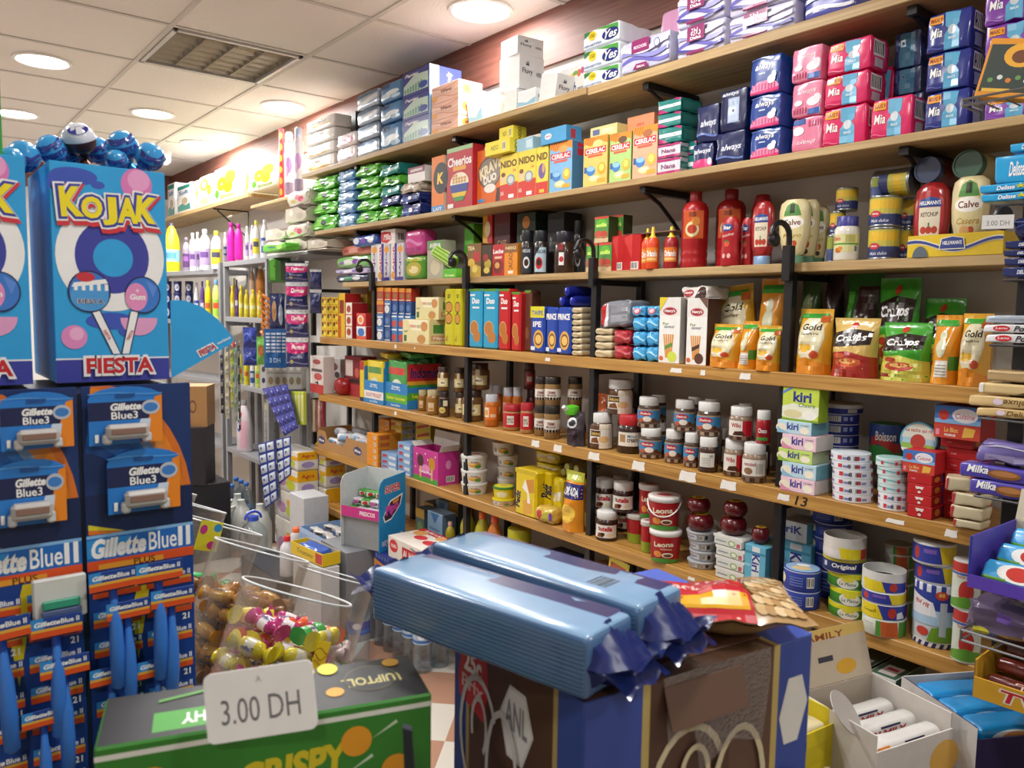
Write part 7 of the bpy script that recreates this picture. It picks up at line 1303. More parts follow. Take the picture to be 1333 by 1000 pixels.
for i in range(9):br.tube([(0,-.01*i%.03,-.034*i),(.035-.003*i,-.03,-.034*i-.03),(.05,-.05+.004*i,-.034*i-.07)],[.012,.009,.004],'#d98a4a' if i%2 else'#c8741c',6)
br.tube([(0,0,.02),(.01,-.01,-.34)],.008,'#a8581c');o=new('hanging_brush_strip',br,label='orange bristly strip hanging from the metal shelf',cat='brushes');o.location=on_x(341,384,1.92)
put('green_net',349,377,348,1.765,'dark green packs hanging under the beige nappy pile',X=2.0,h=.16,turn=True)
def sheet(label,c4,X,nx,ny,base,cell,group='blister sheets'):
 """a hanging printed sheet with rows of sachets, from its four picture corners on one upright plane"""
 P=[on_x(x,y,X)for x,y in c4];r=bpy.data.objects.new('hanging_sachet_sheet',None);COL.objects.link(r);r.location=P[0];tag(r,label,'sachets',group)
 at=lambda u,v:(P[0].lerp(P[1],u)).lerp(P[3].lerp(P[2],u),v)-P[0]
 q=MB();e=Vector((.004,0,0));ps=[at(0,0),at(1,0),at(1,1),at(0,1)]
 q.add([p for p in ps]+[p+e for p in ps],[(3,2,1,0),(4,5,6,7),(0,1,5,4),(1,2,6,5),(2,3,7,6),(3,0,4,7)],base);new('backing',q,r)
 for i in range(nx):
  for j in range(ny):
   u0,v0,u1,v1=(i+.12)/nx,(j+.12)/ny,(i+.88)/nx,(j+.88)/ny;f=Vector((-.007,0,0));s=MB()
   cs=[at(u0,v0),at(u1,v0),at(u1,v1),at(u0,v1)];m_=at((u0+u1)/2,(v0+v1)/2)
   s.add([p for p in cs]+[m_.lerp(p,.7)+f for p in cs],[(4,7,6,5),(0,4,5,1),(1,5,6,2),(2,6,7,3),(3,7,4,0)],cell,True)
   t=[m_.lerp(p,.3)+f*1.1 for p in cs];s.add(t,[(3,2,1,0)],'#4a4f7a' if cell[1]>'6' else'#9aa0d0');new('sachet',s,r)
sheet('violet-blue sheet of sachets hanging below the silvery box',[(341,506),(373,500),(388,557),(370,568)],1.9,4,5,'#2a2f7a','#3a3f94')
sheet('blue and white sheet of sachets hanging lower, beside the grey bag',[(335,578),(357,573),(361,650),(345,662)],1.86,2,6,'#22358f','#c4d0dc')
sheet('second blue and white sheet of sachets, beside the first',[(359,572),(378,568),(378,618),(363,630)],1.88,2,4,'#22358f','#c4d0dc')
for i,c in enumerate(('#b9c23c','#4f9a4a','#c8a43c','#b5485a')):put('comb_strip',379+4.2*i,382.6+4.2*i,510,0,c and('toothbrush pack hanging by the last upright, '+ORD[i]+' from the sheets'),X=1.93,yb=553,group='toothbrush packs')if'comb_strip' in PROD else(prod('comb_strip','box','hanging_toothbrush_pack','toothbrushes',.02,c='#b5c24a',fin='g',art=[R(.3,.1,.7,.9,'#d9d6cc'),R(.42,.2,.58,.8,'#c8a43c')]),put('comb_strip',379,382.6,510,0,'toothbrush pack hanging by the last upright, nearest the sheets',X=1.93,yb=553,group='toothbrush packs'))
for i,(a,b,t,bt,c,X)in enumerate(((286,290,462,538,'#2c2838',1.7),(292,297,458,545,'#b9b49c',1.66),(299,303,455,530,'#a8a83c',1.68),(304,308,452,548,'#6a8a7a',1.7),(309,312,450,560,'#2c2c30',1.72))):
 hang('hanging_sachet_strip','narrow strip of tiny sachets hanging by the blue box wing, '+ORD[i]+' from the box','sachets',a,b,[t+(bt-t)*k/5 for k in range(6)],X,[c],[R(.2,.3,.8,.7,'#8a887a')],'narrow sachet strips',.012)
hang('hanging_snack_strip','row of coloured packets hanging just past the last upright','snacks',405,424,[520,562],2.02,['#8a4a44'],[R(.1,0,.25,1,'#9aae8a'),R(.45,0,.6,1,'#c8a49a'),R(.75,0,.9,1,'#a83c4a')],None,.03)
mp=[R(0,.7,1,1,'#d9d6cc'),E(.3,.4,.2,.2,'#b58ab0'),E(.7,.35,.2,.2,'#b9c23c'),R(.55,.55,1,.75,'#d9a41c')]
prod('milk_multipack','soft','milk_multipack','milk',.14,c='#d2d0c8',fin='g',r=.1,art=mp,side=[R(0,.55,1,1,'#d9a41c'),T('Agua',.5,.75,.6,.2,'#b5342c'),E(.5,.3,.3,.16,'#9a8ac0')])
stack('milk_multipack',362,390,[584,608,640,676],0.002,'{o} of four white and yellow drink multipacks by the last upright',group='drink multipacks',X=1.9)
prod('yellow_sack','soft','snack_bag','snacks',.12,c='#d9b41c',fin='g',r=.4,amp=.012,art=[E(.5,.5,.3,.3,'#b5342c')])
stack(['yellow_sack','milk_multipack','milk_multipack','milk_multipack'],404,418,[575,592,606,633],0.002,'{o} of the narrow pile just behind the last upright',group='narrow pile',X=2.0)
# GOODS STANDING ON THE FLOOR
WB=[(0,0),(.9,0),(1,.03),(.97,.1),(1,.14),(.96,.2),(1,.26),(.97,.32),(1,.38),(1,.62),(.97,.68),(.8,.78),(.36,.89),(.3,.93)]
def water_bottle(x,y,z,r,h,label,group,cap='#3f6fc0p',lab='#9fb6cc',key='water'):
 k='water_'+key
 if k not in PROD:prod(k,'lathe','water_bottle','water',c='water',prof=WB,lid=[(.32,.925),(.36,.93),(.36,.99),(.3,1)],lc=cap,ln='cap',art=[R(-.57,.42,1.57,.58,lab),R(-.2,.44,1.2,.48,'#3f6aa8'),E(.5,.53,.2,.04,'#d9e2ea')],extra=[])
 o=instance(k,2*r,h,Matrix.Translation((x,y,z))@Matrix.Rotation(-PI/2+.9,4,'Z'),label,group)
 return o
g='six-pack water bottles'
n_=0
for j,cx in enumerate((1.815,1.905)):
 for i in range(5):
  water_bottle(cx,3.27-.09*i,0.001,.0435,.315,'clear water bottle under the blue carton, '+('aisle' if j==0 else'shelf')+' side, '+ORD[i]+' from far',g)
water_bottle(1.62,3.137,0.001,.05,.36,'large clear bottle with violet label standing alone past the six-pack','single bottles','#3a3a60p','#4a4a8c','big')
for j in range(3):
 for i in range(3):water_bottle(1.77+.105*j-.02*0,5.56+.105*i,0.001,.05,.355,'blue-tinted bottle in the far cluster, '+('outer','middle','inner')[j]+' row, '+ORD[i]+' along','far water bottles','#3f6fc0p','#7fa0c8','far')
q=MB();q.lathe([(a*.085,b*.33)for a,b in WB],'water',24);o=new('water_jug',q,label='big clear water jug with blue handle beside the drink multipacks',cat='water');o.location=(1.72,4.72,.002)
new('handle',MB().tube([(.05*math.cos(t),0,.31+.045*math.sin(t))for t in[PI*k/10 for k in range(11)]],.008,'#2f4fc0p'),o);new('cap',MB().lathe([(0,.3),(.034,.3),(.034,.325),(0,.325)],'#2f4fc0p'),o)
for i,(x,y,w)in enumerate(((1.86,4.98,'nearest the blue sheets'),(1.8,5.16,'in the middle'),(1.84,5.34,'furthest back'))):
 q=MB();q.lathe([(0,0),(.07,0),(.075,.01),(.075,.2),(.05,.27),(.024,.3),(.024,.33),(0,.33)],'#c6c8c2p',20);o=new('bleach_jug',q,label='white jug with side handle behind the water jug, '+w,cat='cleaner',group='white jugs');o.location=(x,y,.002);o.rotation_euler=(0,0,-.6)
 new('handle',MB().tube([(-.03,-.02,.29),(-.07,-.045,.28),(-.085,-.055,.23),(-.07,-.03,.17)],.011,'#c6c8c2p'),o)
prod('yog_bottle','lathe','yoghurt_bottle','drinks',c='#d2d3d4',fin='p',prof=[(0,0),(.9,0),(1,.05),(1,.3),(.8,.38),(1,.46),(1,.62),(.84,.7),(.96,.78),(.6,.88)],lid=[(.6,.875),(.64,.88),(.64,.99),(.58,1)],lc='#d9642cp',ln='cap')
prod('red_cap_bottle','lathe','cleaner_bottle','cleaner',c='#c9c9cc',fin='p',prof=BT,lid=BC,lc='#c8242cp',ln='cap')
for k,px,yt,r,h,w,X in(('yog_bottle',386,687,.035,.2,'ribbed white bottle with orange cap beside the water jug',1.76),('red_cap_bottle',374,698,.04,.22,'white bottle with red cap beside the water jug',1.68)):
 Ym=y_at(px,X,.2);instance(k,2*r,h,Matrix.Translation((X,Ym,z_at(yt,X,Ym)-h)),w)
b0=z_at(687,1.76,y_at(386,1.76,.2))-.2;b1=z_at(698,1.68,y_at(374,1.68,.2))-.22
new('crate',slab(1.6,1.8,4.05,4.6,.002,min(b0,b1)-.001,'#2a2c33p',.004),label='low dark crate under the two small white bottles',cat='crate')if min(b0,b1)>.03 else None
prod('blue_orange_case','box','biscuit_case','carton',.19,c='#23347c',fin='c',art=[Pg('#c8843c',(0,0),(1,0),(1,.35),(.3,.55),(0,.75)),E(.2,.25,.1,.2,'#b56a2c'),*[R(.03+.05*i,.8,.06+.05*i,.95,'#5a6aa8')for i in range(5)]],lside=[Pg('#c8843c',(0,0),(1,0),(1,.75),(0,.6)),R(.2,.8,.8,.94,'#5a6aa8')])
instance('blue_orange_case',.56,.135,Matrix.Translation((1.79,3.03,.318))@Matrix.Rotation(-PI/2,4,'Z'),'blue and orange carton lying on the water bottles')
halw=[T('AL HAMRA',.4,.45,.3,.3,'#f0e6d8',.02)]
bis=[E(.14,.7,.1,.16,'#d9a05a'),E(.5,.8,.1,.12,'#d9a05a'),E(.3,.5,.1,.14,'#c8303a'),E(.55,.42,.12,.14,'#c8303a'),E(.78,.5,.09,.12,'#d9a05a'),R(0,0,.0,0,W)]
prod('biscuit_white_case','box','biscuit_case','carton',.2,c='#dcd6cc',tc='#e0dad0',art=[R(.3,.2,.75,.75,'#b5222c'),T('AL HAMRA',.52,.47,.4,.32,W,.02),E(.12,.6,.09,.3,'#c8303a'),T('OURO',.12,.6,.12,.16,W)],lside=[R(.1,.2,.8,.7,'#b5222c')],top=[R(.0,.78,1,1,'#b5222c'),T('PURE LAIT SUPERIEUR',.5,.89,.8,.1,W,.02),*bis])
instance('biscuit_white_case',.42,.1,Matrix.Translation((1.80,2.98,.4545))@Matrix.Rotation(-PI/2,4,'Z'),'white and red biscuit carton lying on the blue and orange one')
r=bpy.data.objects.new('sweet_display_box',None);COL.objects.link(r);r.location=(1.74,3.36,.4545);r.rotation_euler=(0,0,-PI/2+.38);tag(r,'blue open sweet display box with white back and a magenta lip','display box')
w,d,h=.24,.2,.36;BL='#1f8ac4'
sd=MB();pr=[(0,0),(0,.86),(.06,.93),(.16,.97),(1,1),(1,0)]
sd.add([(w/2,a*d,b*h)for a,b in pr]+[(w/2-.003,a*d,b*h)for a,b in pr],[tuple(range(6))[::-1],tuple(range(6,12))]+[(i,(i+1)%6,6+(i+1)%6,6+i)for i in range(6)],BL)
stamp(sd,[T('SUPER',.5,.82,.6,.11,'#e6e2e0',.09,.15,2),T('SUPER',.5,.82,.58,.1,'#c8202c',.03,.15,2),Pg(W,(.14,.46),(.4,.66),(.9,.72),(.8,.56),(.45,.4),(.2,.38)),Pg('#3a1f3a',(.18,.47),(.42,.64),(.84,.69),(.76,.56),(.45,.42),(.22,.4)),T('Pipo',.48,.54,.52,.16,'#c84aa8',.06,.2,14),Pg('#d9923c',(.5,.64),(.75,.67),(.72,.62),(.52,.6)),T('REVOLTILLO',.5,.13,.8,.07,'#e0dce0',.03,.1,8),T('SABORES',.5,.06,.5,.03,'#e0a0c0')],d,h,lambda x,z,l:(w/2+l,x+d/2,z));new('side_panel',sd,r)
bk=MB();bk.box(-w/2,w/2-.003,d-.003,d,0,h,'#c6c9c8',.0005);new('back_panel',bk,r)
sl=MB();sl.add([(-w/2,a*d,b*h)for a,b in pr]+[(-w/2+.003,a*d,b*h)for a,b in pr],[tuple(range(6)),tuple(range(6,12))[::-1]]+[(i,(i+1)%6,6+(i+1)%6,6+i)for i in range(6)],'#c6c9c8');new('side_panel',sl,r)
lp=MB();lp.box(-w/2+.003,w/2-.003,0,.003,h*.42,h*.56,'#c02a80',.0005);stamp(lp,[T('FRESCOS',.7,.5,.4,.4,W,.02)],w-.006,h*.14,lambda x,z,l:(x,-l,z+h*.42));new('lip',lp,r)
fb=MB();fb.box(-w/2+.003,w/2-.003,.02,.023,0,h*.42,'#8f9496',.0005);fb.box(-w/2+.003,w/2-.003,.003,d-.003,h*.42-.004,h*.42,'#8f9496',.0005);new('front_panel',fb,r)
prod('wrapped_sweet','soft','wrapped_sweet','sweets',.05,c='#4a9a3c',fin='g',r=.45,amp=.01,art=[R(.2,.2,.8,.8,'#d9d8c8'),E(.5,.5,.2,.3,'#c8303a')])
prod('white_sweet','soft','wrapped_sweet','sweets',.05,c='#d2cdd2',fin='g',r=.45,amp=.01,art=[R(.2,.2,.6,.8,'#c05a9a'),E(.75,.5,.1,.3,'#3a2a3a')])
M0=Matrix.Translation((1.74,3.36,.4545))@Matrix.Rotation(-PI/2+.38,4,'Z')
for i in range(12):
 l_,c_=divmod(i,4);gr=l_==2 or(i%5==0)
 instance('wrapped_sweet' if gr else'white_sweet',.075,.038,M0@Matrix.Translation((-.078+.052*c_,.03+.04*l_,h*.425+.035*l_))@Matrix.Rotation(.5*math.sin(3.1*i),4,'Z'),('green' if gr else'white and pink')+' wrapped sweets in the blue display box, '+('lowest','middle','top')[l_]+' layer, '+ORD[c_]+' across','sweets in the blue display box')
new('plinth_box',slab(1.66,1.99,3.30,3.62,.37,.499,'#6f7478',.002),label='plain grey carton under the blue sweet display box',cat='carton')if 0 else None
def open_carton(name,label,x,y,z,w,d,h,yaw,c,art=(),inner='#b9b4a8',lid=None,side=(),group=None,hf=1.0):
 r=bpy.data.objects.new(name,None);COL.objects.link(r);r.location=(x,y,z);r.rotation_euler=(0,0,yaw);tag(r,label,'display carton',group)
 f=MB();f.box(-w/2,w/2,0,.003,0,h*hf,c,.0005);stamp(f,art,w,h*hf,lambda x,z,l:(x,-l,z));new('front_panel',f,r)
 b=MB();b.box(-w/2,-w/2+.003,.003,d,.003,h,c,.0005);b.box(w/2-.003,w/2,.003,d,.003,h,c,.0005);b.box(-w/2+.003,w/2-.003,d-.003,d,.003,h,inner,.0005);b.box(-w/2,w/2,.003,d,0,.003,c,.0005)
 stamp(b,side,d,h,lambda x,z,l:(-w/2-l,d/2-x,z));new('carton_body',b,r)
 if lid:
  lc,la,ang,ll=lid;q=MB();q.box(-w/2,w/2,0,.002,0,ll,lc,.0005);stamp(q,la,w,ll,lambda x,z,l:(x,-l,z));e=new('lid',q,r);e.location=(0,d,h);e.rotation_euler=(ang,0,0)
 return Matrix.Translation((x,y,z))@Matrix.Rotation(yaw,4,'Z')
new('brown_carton',slab(1.72,1.97,3.64,4.02,.002,.33,'#8f7048',.002),label='brown cardboard carton on the floor under the pale blue tray',cat='carton')
Mt=open_carton('snack_tray','pale blue open tray on the brown carton, beside the display box',1.72,3.83,.3315,.38,.25,.09,-PI/2,'#7f9fc8',[R(0,.7,1,1,'#9ab4d6')])
prod('bar_white','soft','snack_bar','snacks',.04,c='#c9c6c2',fin='g',r=.4,amp=.006,art=[R(.2,.3,.7,.7,'#5a463c')])
for i in range(8):instance('bar_white',.11,.032,Mt@Matrix.Translation((-.12+.075*(i%4),.05+.09*(i//4),.004+.1*.5))@Matrix.Rotation(.4*math.sin(2.2*i),4,'Z'),'white snack bar in the pale blue tray, '+('front' if i<4 else'back')+' row, '+ORD[i%4]+' along','white snack bars')
new('grey_carton',slab(1.66,1.98,3.34,3.62,.002,.4535,'#77797e',.002),label='plain grey carton standing under the blue sweet display box',cat='carton')
Mt=open_carton('snack_tray','yellow open tray jutting into the aisle below the display box',1.53,3.50,.405,.3,.095,.06,-PI/2+.1,'#d2b41c',[T('Triomino',.45,.5,.5,.4,'#5a4a1c',.01,.2),R(.78,.1,.98,.9,'#b5342c')])
instance('blue_roll_pack',.2,.06,Mt@Matrix.Translation((.0,-.0,.004))@Matrix.Translation((0,.004,0))@Matrix.Diagonal((1,.85,1,1)),'dark blue wrapped biscuits in the yellow tray')
new('white_carton',slab(1.53,1.625,3.34,3.66,.002,.4,'#c3c4c2',.002),label='white carton on the floor carrying the yellow tray',cat='carton')
new('white_stand',slab(1.78,1.93,4.1,4.3,.002,.55,'#b9bcc0',.003),label='narrow white and blue carton standing by the last upright',cat='carton')
# COUNTER: SWEET JARS
def on_y(px,py,Y):
 r=ray(px,py);t=Y/r[1];return Vector((r[0]*t,Y,EYE+r[2]*t))
axis=Vector((.385,.09,.918)).normalized();JQ=axis.to_track_quat('Z','Y').to_matrix().to_4x4();JR,JH=.079,.215
def candy_mesh(c,band):
 q=MB();q.lathe([(0,-.0255),(.011,-.026),(.009,-.0215),(.003,-.016),(.0085,-.0125),(.0095,-.006),(.0095,.006),(.0085,.0125),(.003,.016),(.009,.0215),(.011,.026),(0,.0255)],c,10,.8,mats=[c]*5+[band]+[c]*5)
 stamp(q,[T('Tofim',.5,.5,.8,.5,'#2a2a7a',.03)],.02,.009,lambda x,z,l:(z-.0045,-.0078-l,x));return q.mesh('wrapped_toffee','g')
CAND={k:candy_mesh(*v)for k,v in dict(yellow=('#e0cc1e','#e6e0c8'),orange=('#d9501e','#e6ddd0'),green=('#2f9a3a','#dfe2d0'),magenta=('#b0246c','#e6dce0'),gold=('#b8801c','#c9981e'),amber=('#8f5a14','#a8701c'),red=('#c02434','#d04a50'),emerald=('#1f8a4a','#2fa85a'),clear=('#b9a0a0','#c8b4b0')).items()}
def sweet_jar(rim,cols,n,label,what,fill=.72):
 base=Vector(rim)-axis*JH;M=Matrix.Translation(base)@JQ
 q=MB();q.lathe([(0,0),(JR*.97,0),(JR,.004),(JR,JH),(JR-.0022,JH),(JR-.0022,.006),(0,.006)],'jarglass',36)
 o=new('sweet_jar',q,label=label,cat='jar',group='clear sweet jars');o.matrix_world=M
 rm=MB();rm.tube([((JR-.0008)*math.cos(t),(JR-.0008)*math.sin(t),JH)for t in[2*PI*k/40 for k in range(40)]],.0016,'#dde2e4p',6,closed=True);new('rim',rm,o)  # opaque pale ring: the highlight along the clear rim, put into its colour
 rr=random.Random(n*7+int(rim[1]*100));k=0;z=.022
 while k<n:
  for rad,cnt in((.002,1),(.034,3),(.0605,6)):
   for i in range(cnt):
    if k>=n:break
    t=2*PI*(i+.37*round(z/.0285))/cnt+z*7;c=cols[rr.randrange(len(cols))]
    e=bpy.data.objects.new('wrapped_toffee',CAND[c]);link(e);tag(e,c+what,'sweet',c+what)
    e.matrix_world=M@Matrix.Translation((rad*math.cos(t),rad*math.sin(t),z+rr.uniform(-.001,.001)))@Matrix.Rotation(t+rr.uniform(-.15,.15),4,'Z')@Matrix.Rotation(PI/2+rr.uniform(-.2,.2),4,'X')@Matrix.Rotation(rr.uniform(-3,3),4,'Z')@Matrix.Scale(1.32,4);k+=1
  z+=.0285
 return o,M
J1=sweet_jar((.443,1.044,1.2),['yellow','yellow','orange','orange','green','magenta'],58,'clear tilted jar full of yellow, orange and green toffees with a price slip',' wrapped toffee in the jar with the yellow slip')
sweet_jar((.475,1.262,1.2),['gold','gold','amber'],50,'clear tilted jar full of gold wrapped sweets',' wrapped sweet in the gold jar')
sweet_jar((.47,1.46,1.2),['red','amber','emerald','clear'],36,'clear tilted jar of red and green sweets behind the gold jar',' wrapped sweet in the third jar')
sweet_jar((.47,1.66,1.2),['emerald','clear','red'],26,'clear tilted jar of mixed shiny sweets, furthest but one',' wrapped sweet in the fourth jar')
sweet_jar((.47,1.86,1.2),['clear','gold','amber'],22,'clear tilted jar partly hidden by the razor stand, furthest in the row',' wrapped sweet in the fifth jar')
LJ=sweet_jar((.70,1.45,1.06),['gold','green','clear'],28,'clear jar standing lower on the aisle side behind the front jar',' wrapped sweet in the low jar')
new('low_stool',MB().box(.5,.74,1.3,1.52,.002,.80,'#4a4038',.004),label='dark low stand under the jar on the aisle side',cat='stand')
q=MB();q.box(-.012,.012,-.0006,.0006,-.02,.02,'#d9b81e',.0002);stamp(q,[*wave('#a8781c',.7,.08,.02),*wave('#a8781c',.5,.1,.02,ph=2),*wave('#a8781c',.3,.08,.02,ph=1)],.024,.04,lambda x,z,l:(x,-.0006-l,z-.02))
o=new('price_slip',q,label='small yellow handwritten price slip stuck to the front sweet jar',cat='price tag');dl=(JQ.to_3x3().inverted()@Vector((.28,-.96,0))).xy.normalized();o.matrix_world=J1[1]@Matrix.Translation((dl.x*(JR+.0016),dl.y*(JR+.0016),JH*.68))@Matrix.Rotation(math.atan2(dl.y,dl.x)+PI/2,4,'Z')
q=MB();q.box(-.02,.02,-.0006,.0006,-.025,.025,'#d6cf2c',.0002);stamp(q,[E(.2,.7,.16,.16,'#c02a80'),E(.8,.8,.18,.14,'#2a8ac4'),E(.7,.2,.2,.14,'#c02a80')],.04,.05,lambda x,z,l:(x,-.0006-l,z-.025));o=new('picture_card',q,label='yellow spotted card leaning on the third sweet jar',cat='card');p=on_y(272,698,1.34);o.location=p;o.rotation_euler=(0,.3,.1)
r=bpy.data.objects.new('jar_rack',None);COL.objects.link(r);r.location=(.36,1.45,.985);tag(r,'dark sloping rack board under the sweet jars','rack')
e=new('board',MB().box(-.5,.5,-.085,.085,-.012,-.001,'#3a332e',.002),r);e.rotation_euler=(JQ@Vector((1,0,0))and JQ.to_euler())
for y in(-.45,.45):new('foot',MB().add([(-.1,y,-.014),(-.02,y,-.014),(-.1,y,.02),(-.1,y+.02,-.014),(-.02,y+.02,-.014),(-.1,y+.02,.02)],[(0,1,2),(5,4,3),(0,3,4,1),(1,4,5,2),(2,5,3,0)],'#3a332e'),r)
# RAZOR STAND AND LOLLIPOP BOXES
X0,X1,YP=.1365,.2335,.80;zt,zb=1.5265,1.08;pw,ph=X1-X0,zt-zb
r=bpy.data.objects.new('razor_stand',None);COL.objects.link(r);r.location=(.14,.86,.972);tag(r,'tall counter stand faced with blue razor cards, below the lollipop boxes','display stand')
new('carcass',MB().box(-.16,.092,-.054,.12,0,.548,'#16233f',.002),r)
def V(py):return(on_y(172,py,YP).z-zb)/ph
def face_card(x0,cut_left=0):
 q=MB();q.box(0,pw-.002,-.0575,-.0545,zb-.972,zt-.972,'#123a86',.0006)
 A=[R(0,V(690),1,1,'#0f2f66')]
 for i,c in enumerate(('#d9701c','#e8861e','#d98a3c','#7f9fc0','#2f6fb0','#1f5aa4','#2a6ab8','#164a94')):
  ro,ri=1.05-.07*i,.98-.07*i
  A+=[Pg(c,*[(max(0,min(1,-.05+rr*math.cos(t)*1.0)),V(690)+(1-V(690))*max(0,min(1,(1.05-.75*(1-rr*math.sin(t))if 0 else .12+rr*math.sin(t)*.9))))for rr,t in((ri,a),(ro,a),(ro,a+.16),(ri,a+.16))])for a in[.0+.16*k for k in range(9)]]
 A+=[R(0,V(692),1,V(640),'#0d1f4c'),Pg('#d9c82c',(.02,V(677)),(.35,V(690)),(.02,V(684))),Pg('#d9701c',(.02,V(684)),(.35,V(691)),(.02,V(690))),R(0,V(695),1,V(691),'#7fb0dc'),R(0,V(724),1,V(695),'#1a64b4'),R(0,V(720),.4,V(697),'#2a8ad0'),T('Gillette',.29,V(709),.5,.042,W,.05,.2),T('Blue',.7,V(709),.27,.04,W,.01),T('II',.91,V(708),.12,.044,W,.02),R(0,V(736),1,V(724),'#d9501e'),R(.1,V(736),.7,V(729),'#e0982c'),T('PLUS',.52,V(732),.2,.014,'#5a2a14',.02),Pg('#d9c21c',(.44,V(860)),(.6,V(738)),(.5,V(738)),(.38,V(800)))]
 for rw in range(9):
  for cc in range(2):
   v=V(752+38*rw);u=.04+.49*cc
   A+=[R(u,v-.034,u+.44,v,'#1d3f8f'),R(u,v-.034,u+.44,v-.022,'#d9501e'),R(u,v-.022,u+.44,v-.016,'#e0a83c'),R(u,v-.016,u+.12,v,'#2f8ad0'),T('Gillette',u+.15,v-.008,.22,.011,W,.04,.2),T('Blue II',u+.35,v-.008,.16,.011,W)]
   if rw%2:A+=[T('21',u+.38,v-.046,.07,.014,W)]
 stamp(q,A,pw-.002,ph,lambda x,z,l:(x+pw/2-.001,-.0575-l,z+zb-.972),step=.000006);e=new('printed_panel',q,r);e.location=(x0-.14,0,0)
face_card(X0);face_card(X0-pw-.002)
YF=YP-.0005-.0025
def blade_pack(px0,px1,py0,py1,label):
 a,b=on_y(px0,py0,YF),on_y(px1,py1,YF);w,h=b.x-a.x,a.z-b.z;q=MB();n=8
 out=[(-w/2,0),(w/2,0),(w/2,h*.8)]+[(w/2*math.cos(t),h*.8+h*.2*math.sin(t))for t in[PI*k/n for k in range(1,n)]]+[(-w/2,h*.8)];m_=len(out)
 q.add([(x,0,z)for x,z in out]+[(x,-.002,z)for x,z in out],[tuple(range(m_)),tuple(range(m_,2*m_))[::-1]]+[(i,m_+i,m_+(i+1)%m_,(i+1)%m_)for i in range(m_)],'#2478c8')
 stamp(q,[R(.0,.42,.84,.74,'#141f4c'),Pg('#e8861e',(.84,.0),(1,0),(1,.84),(.9,.8),(.78,.3),(.7,0)),Pg('#c9d6e4',(.6,.1),(.8,.1),(.84,.42),(.7,.42)),T('Gillette',.5,.65,.42,.13,W,.045,.2),T('Blue3',.48,.5,.36,.13,W,.015),E(.84,.62,.13,.13,'#b9bcc4'),E(.84,.62,.1,.08,'#3a7ac0'),*wave('#5aa4e0',.88,.02,.008),R(.36,.82,.62,.88,'#124a90'),T('1',.1,.12,.05,.14,W)],w,h,lambda x,z,l:(x,-.002-l,z))
 o=new('blade_pack',q,fin='p',label=label,cat='razor blades',group='blue blade packs');o.location=((a.x+b.x)/2,YF-.0003,b.z)
 c=MB();c.box(-w*.3,w*.28,-.014,-.0022,h*.1,h*.36,'#b9b6b2p',.003);c.box(-w*.24,w*.22,-.0155,-.0142,h*.2,h*.3,'#8a6a5cp',.0005);c.box(-w*.34,-w*.22,-.011,-.0022,h*.02,h*.2,'#c9c9c8p',.002);c.box(w*.2,w*.32,-.011,-.0022,h*.02,h*.2,'#c9c9c8p',.002);new('blister',c,o)
blade_pack(113,211,505,573,'blue blade pack on the near card, upper');blade_pack(138,234,588,658,'blue blade pack on the near card, lower')
blade_pack(-2,96,512,580,'blue blade pack on the card at the picture edge, upper');blade_pack(-10,87,602,676,'blue blade pack on the card at the picture edge, lower')
RH={}
def razor(px,y0,y1,pxb,label,dy=.012):
 a,b=on_y(px,y0,YF-dy),on_y(pxb,y1,YF-dy);L=(a-b).length
 if'h' not in RH:
  q=MB();q.tube([(0,0,-.006),(0,-.002,-.02),(0,-.004,-.035),(0,-.003,-.065),(0,0,-.0995),(0,.0005,-.103)],[.0035,.0042,.0062,.0072,.0066,.003],'#3a78d0p',10);q.tube([(0,0,.004),(0,0,-.012)],.0042,'#1f3f94p',8);RH['h']=q.mesh('disposable_razor','p')
  q=MB();q.box(-.021,.021,-.004,.003,.0,.011,'#24366ap',.002);q.box(-.019,.019,-.0046,-.0041,.004,.006,'#b9bec4s',.0002);RH['head']=q.mesh('head','p')
  q=MB();q.box(-.022,.022,-.0065,-.0055,.003,.022,'#1d3f8f',.0003);stamp(q,[R(0,0,1,.3,'#d9501e'),R(0,.3,1,.45,'#e0a83c'),R(0,.45,.25,1,'#2f8ad0'),T('Gillette',.32,.7,.5,.26,W,.04,.2),T('Blue II',.76,.7,.36,.26,W)],.044,.019,lambda x,z,l:(x,-.0065-l,z+.003));RH['label']=q.mesh('card_label')
 o=bpy.data.objects.new('hanging_razor',RH['h']);link(o);tag(o,label,'razor','blue disposable razors');dr=(a-b).normalized();o.matrix_world=Matrix.Translation(a)@Vector((0,0,1)).rotation_difference(dr).to_matrix().to_4x4()@Matrix.Scale(L/.107,4)
 for k in('head','label'):c=bpy.data.objects.new('head' if k=='head' else'card_label',RH[k]);link(c,o)
razor(147,768,901,155,'light blue razor hanging first on the near card');razor(166,805,925,171,'light blue razor hanging second on the near card, lower');razor(206,757,890,210,'light blue razor hanging third on the near card');razor(223,790,915,224,'light blue razor hanging fourth on the near card, lower')
razor(73,828,965,78,'light blue razor hanging under the white blister head');razor(2,835,985,17,'light blue razor cut by the picture edge');razor(57,945,1060,62,'lowest light blue razor on the card at the picture edge');razor(84,880,1010,90,'light blue razor behind the one under the white blister')
razor(145,890,1010,149,'low light blue razor behind the green box, first',.006);razor(205,880,1000,207,'low light blue razor behind the green box, second',.006)
a,b=on_y(40,755,YF),on_y(112,797,YF);w,h=b.x-a.x,a.z-b.z;q=MB();q.box(-w/2,w/2,-.006,0,0,h,'#d2d2cep',.003);q.box(-w*.34,w*.36,-.010,-.0062,h*.3,h*.5,'#3a9a7cp',.001);q.box(-w*.36,w*.38,-.0095,-.0062,h*.14,h*.28,'#5a6a94p',.001)
o=new('razor_blister',q,label='white blister with a razor head and green strip',cat='razor');o.location=((a.x+b.x)/2,YF-.001,b.z)
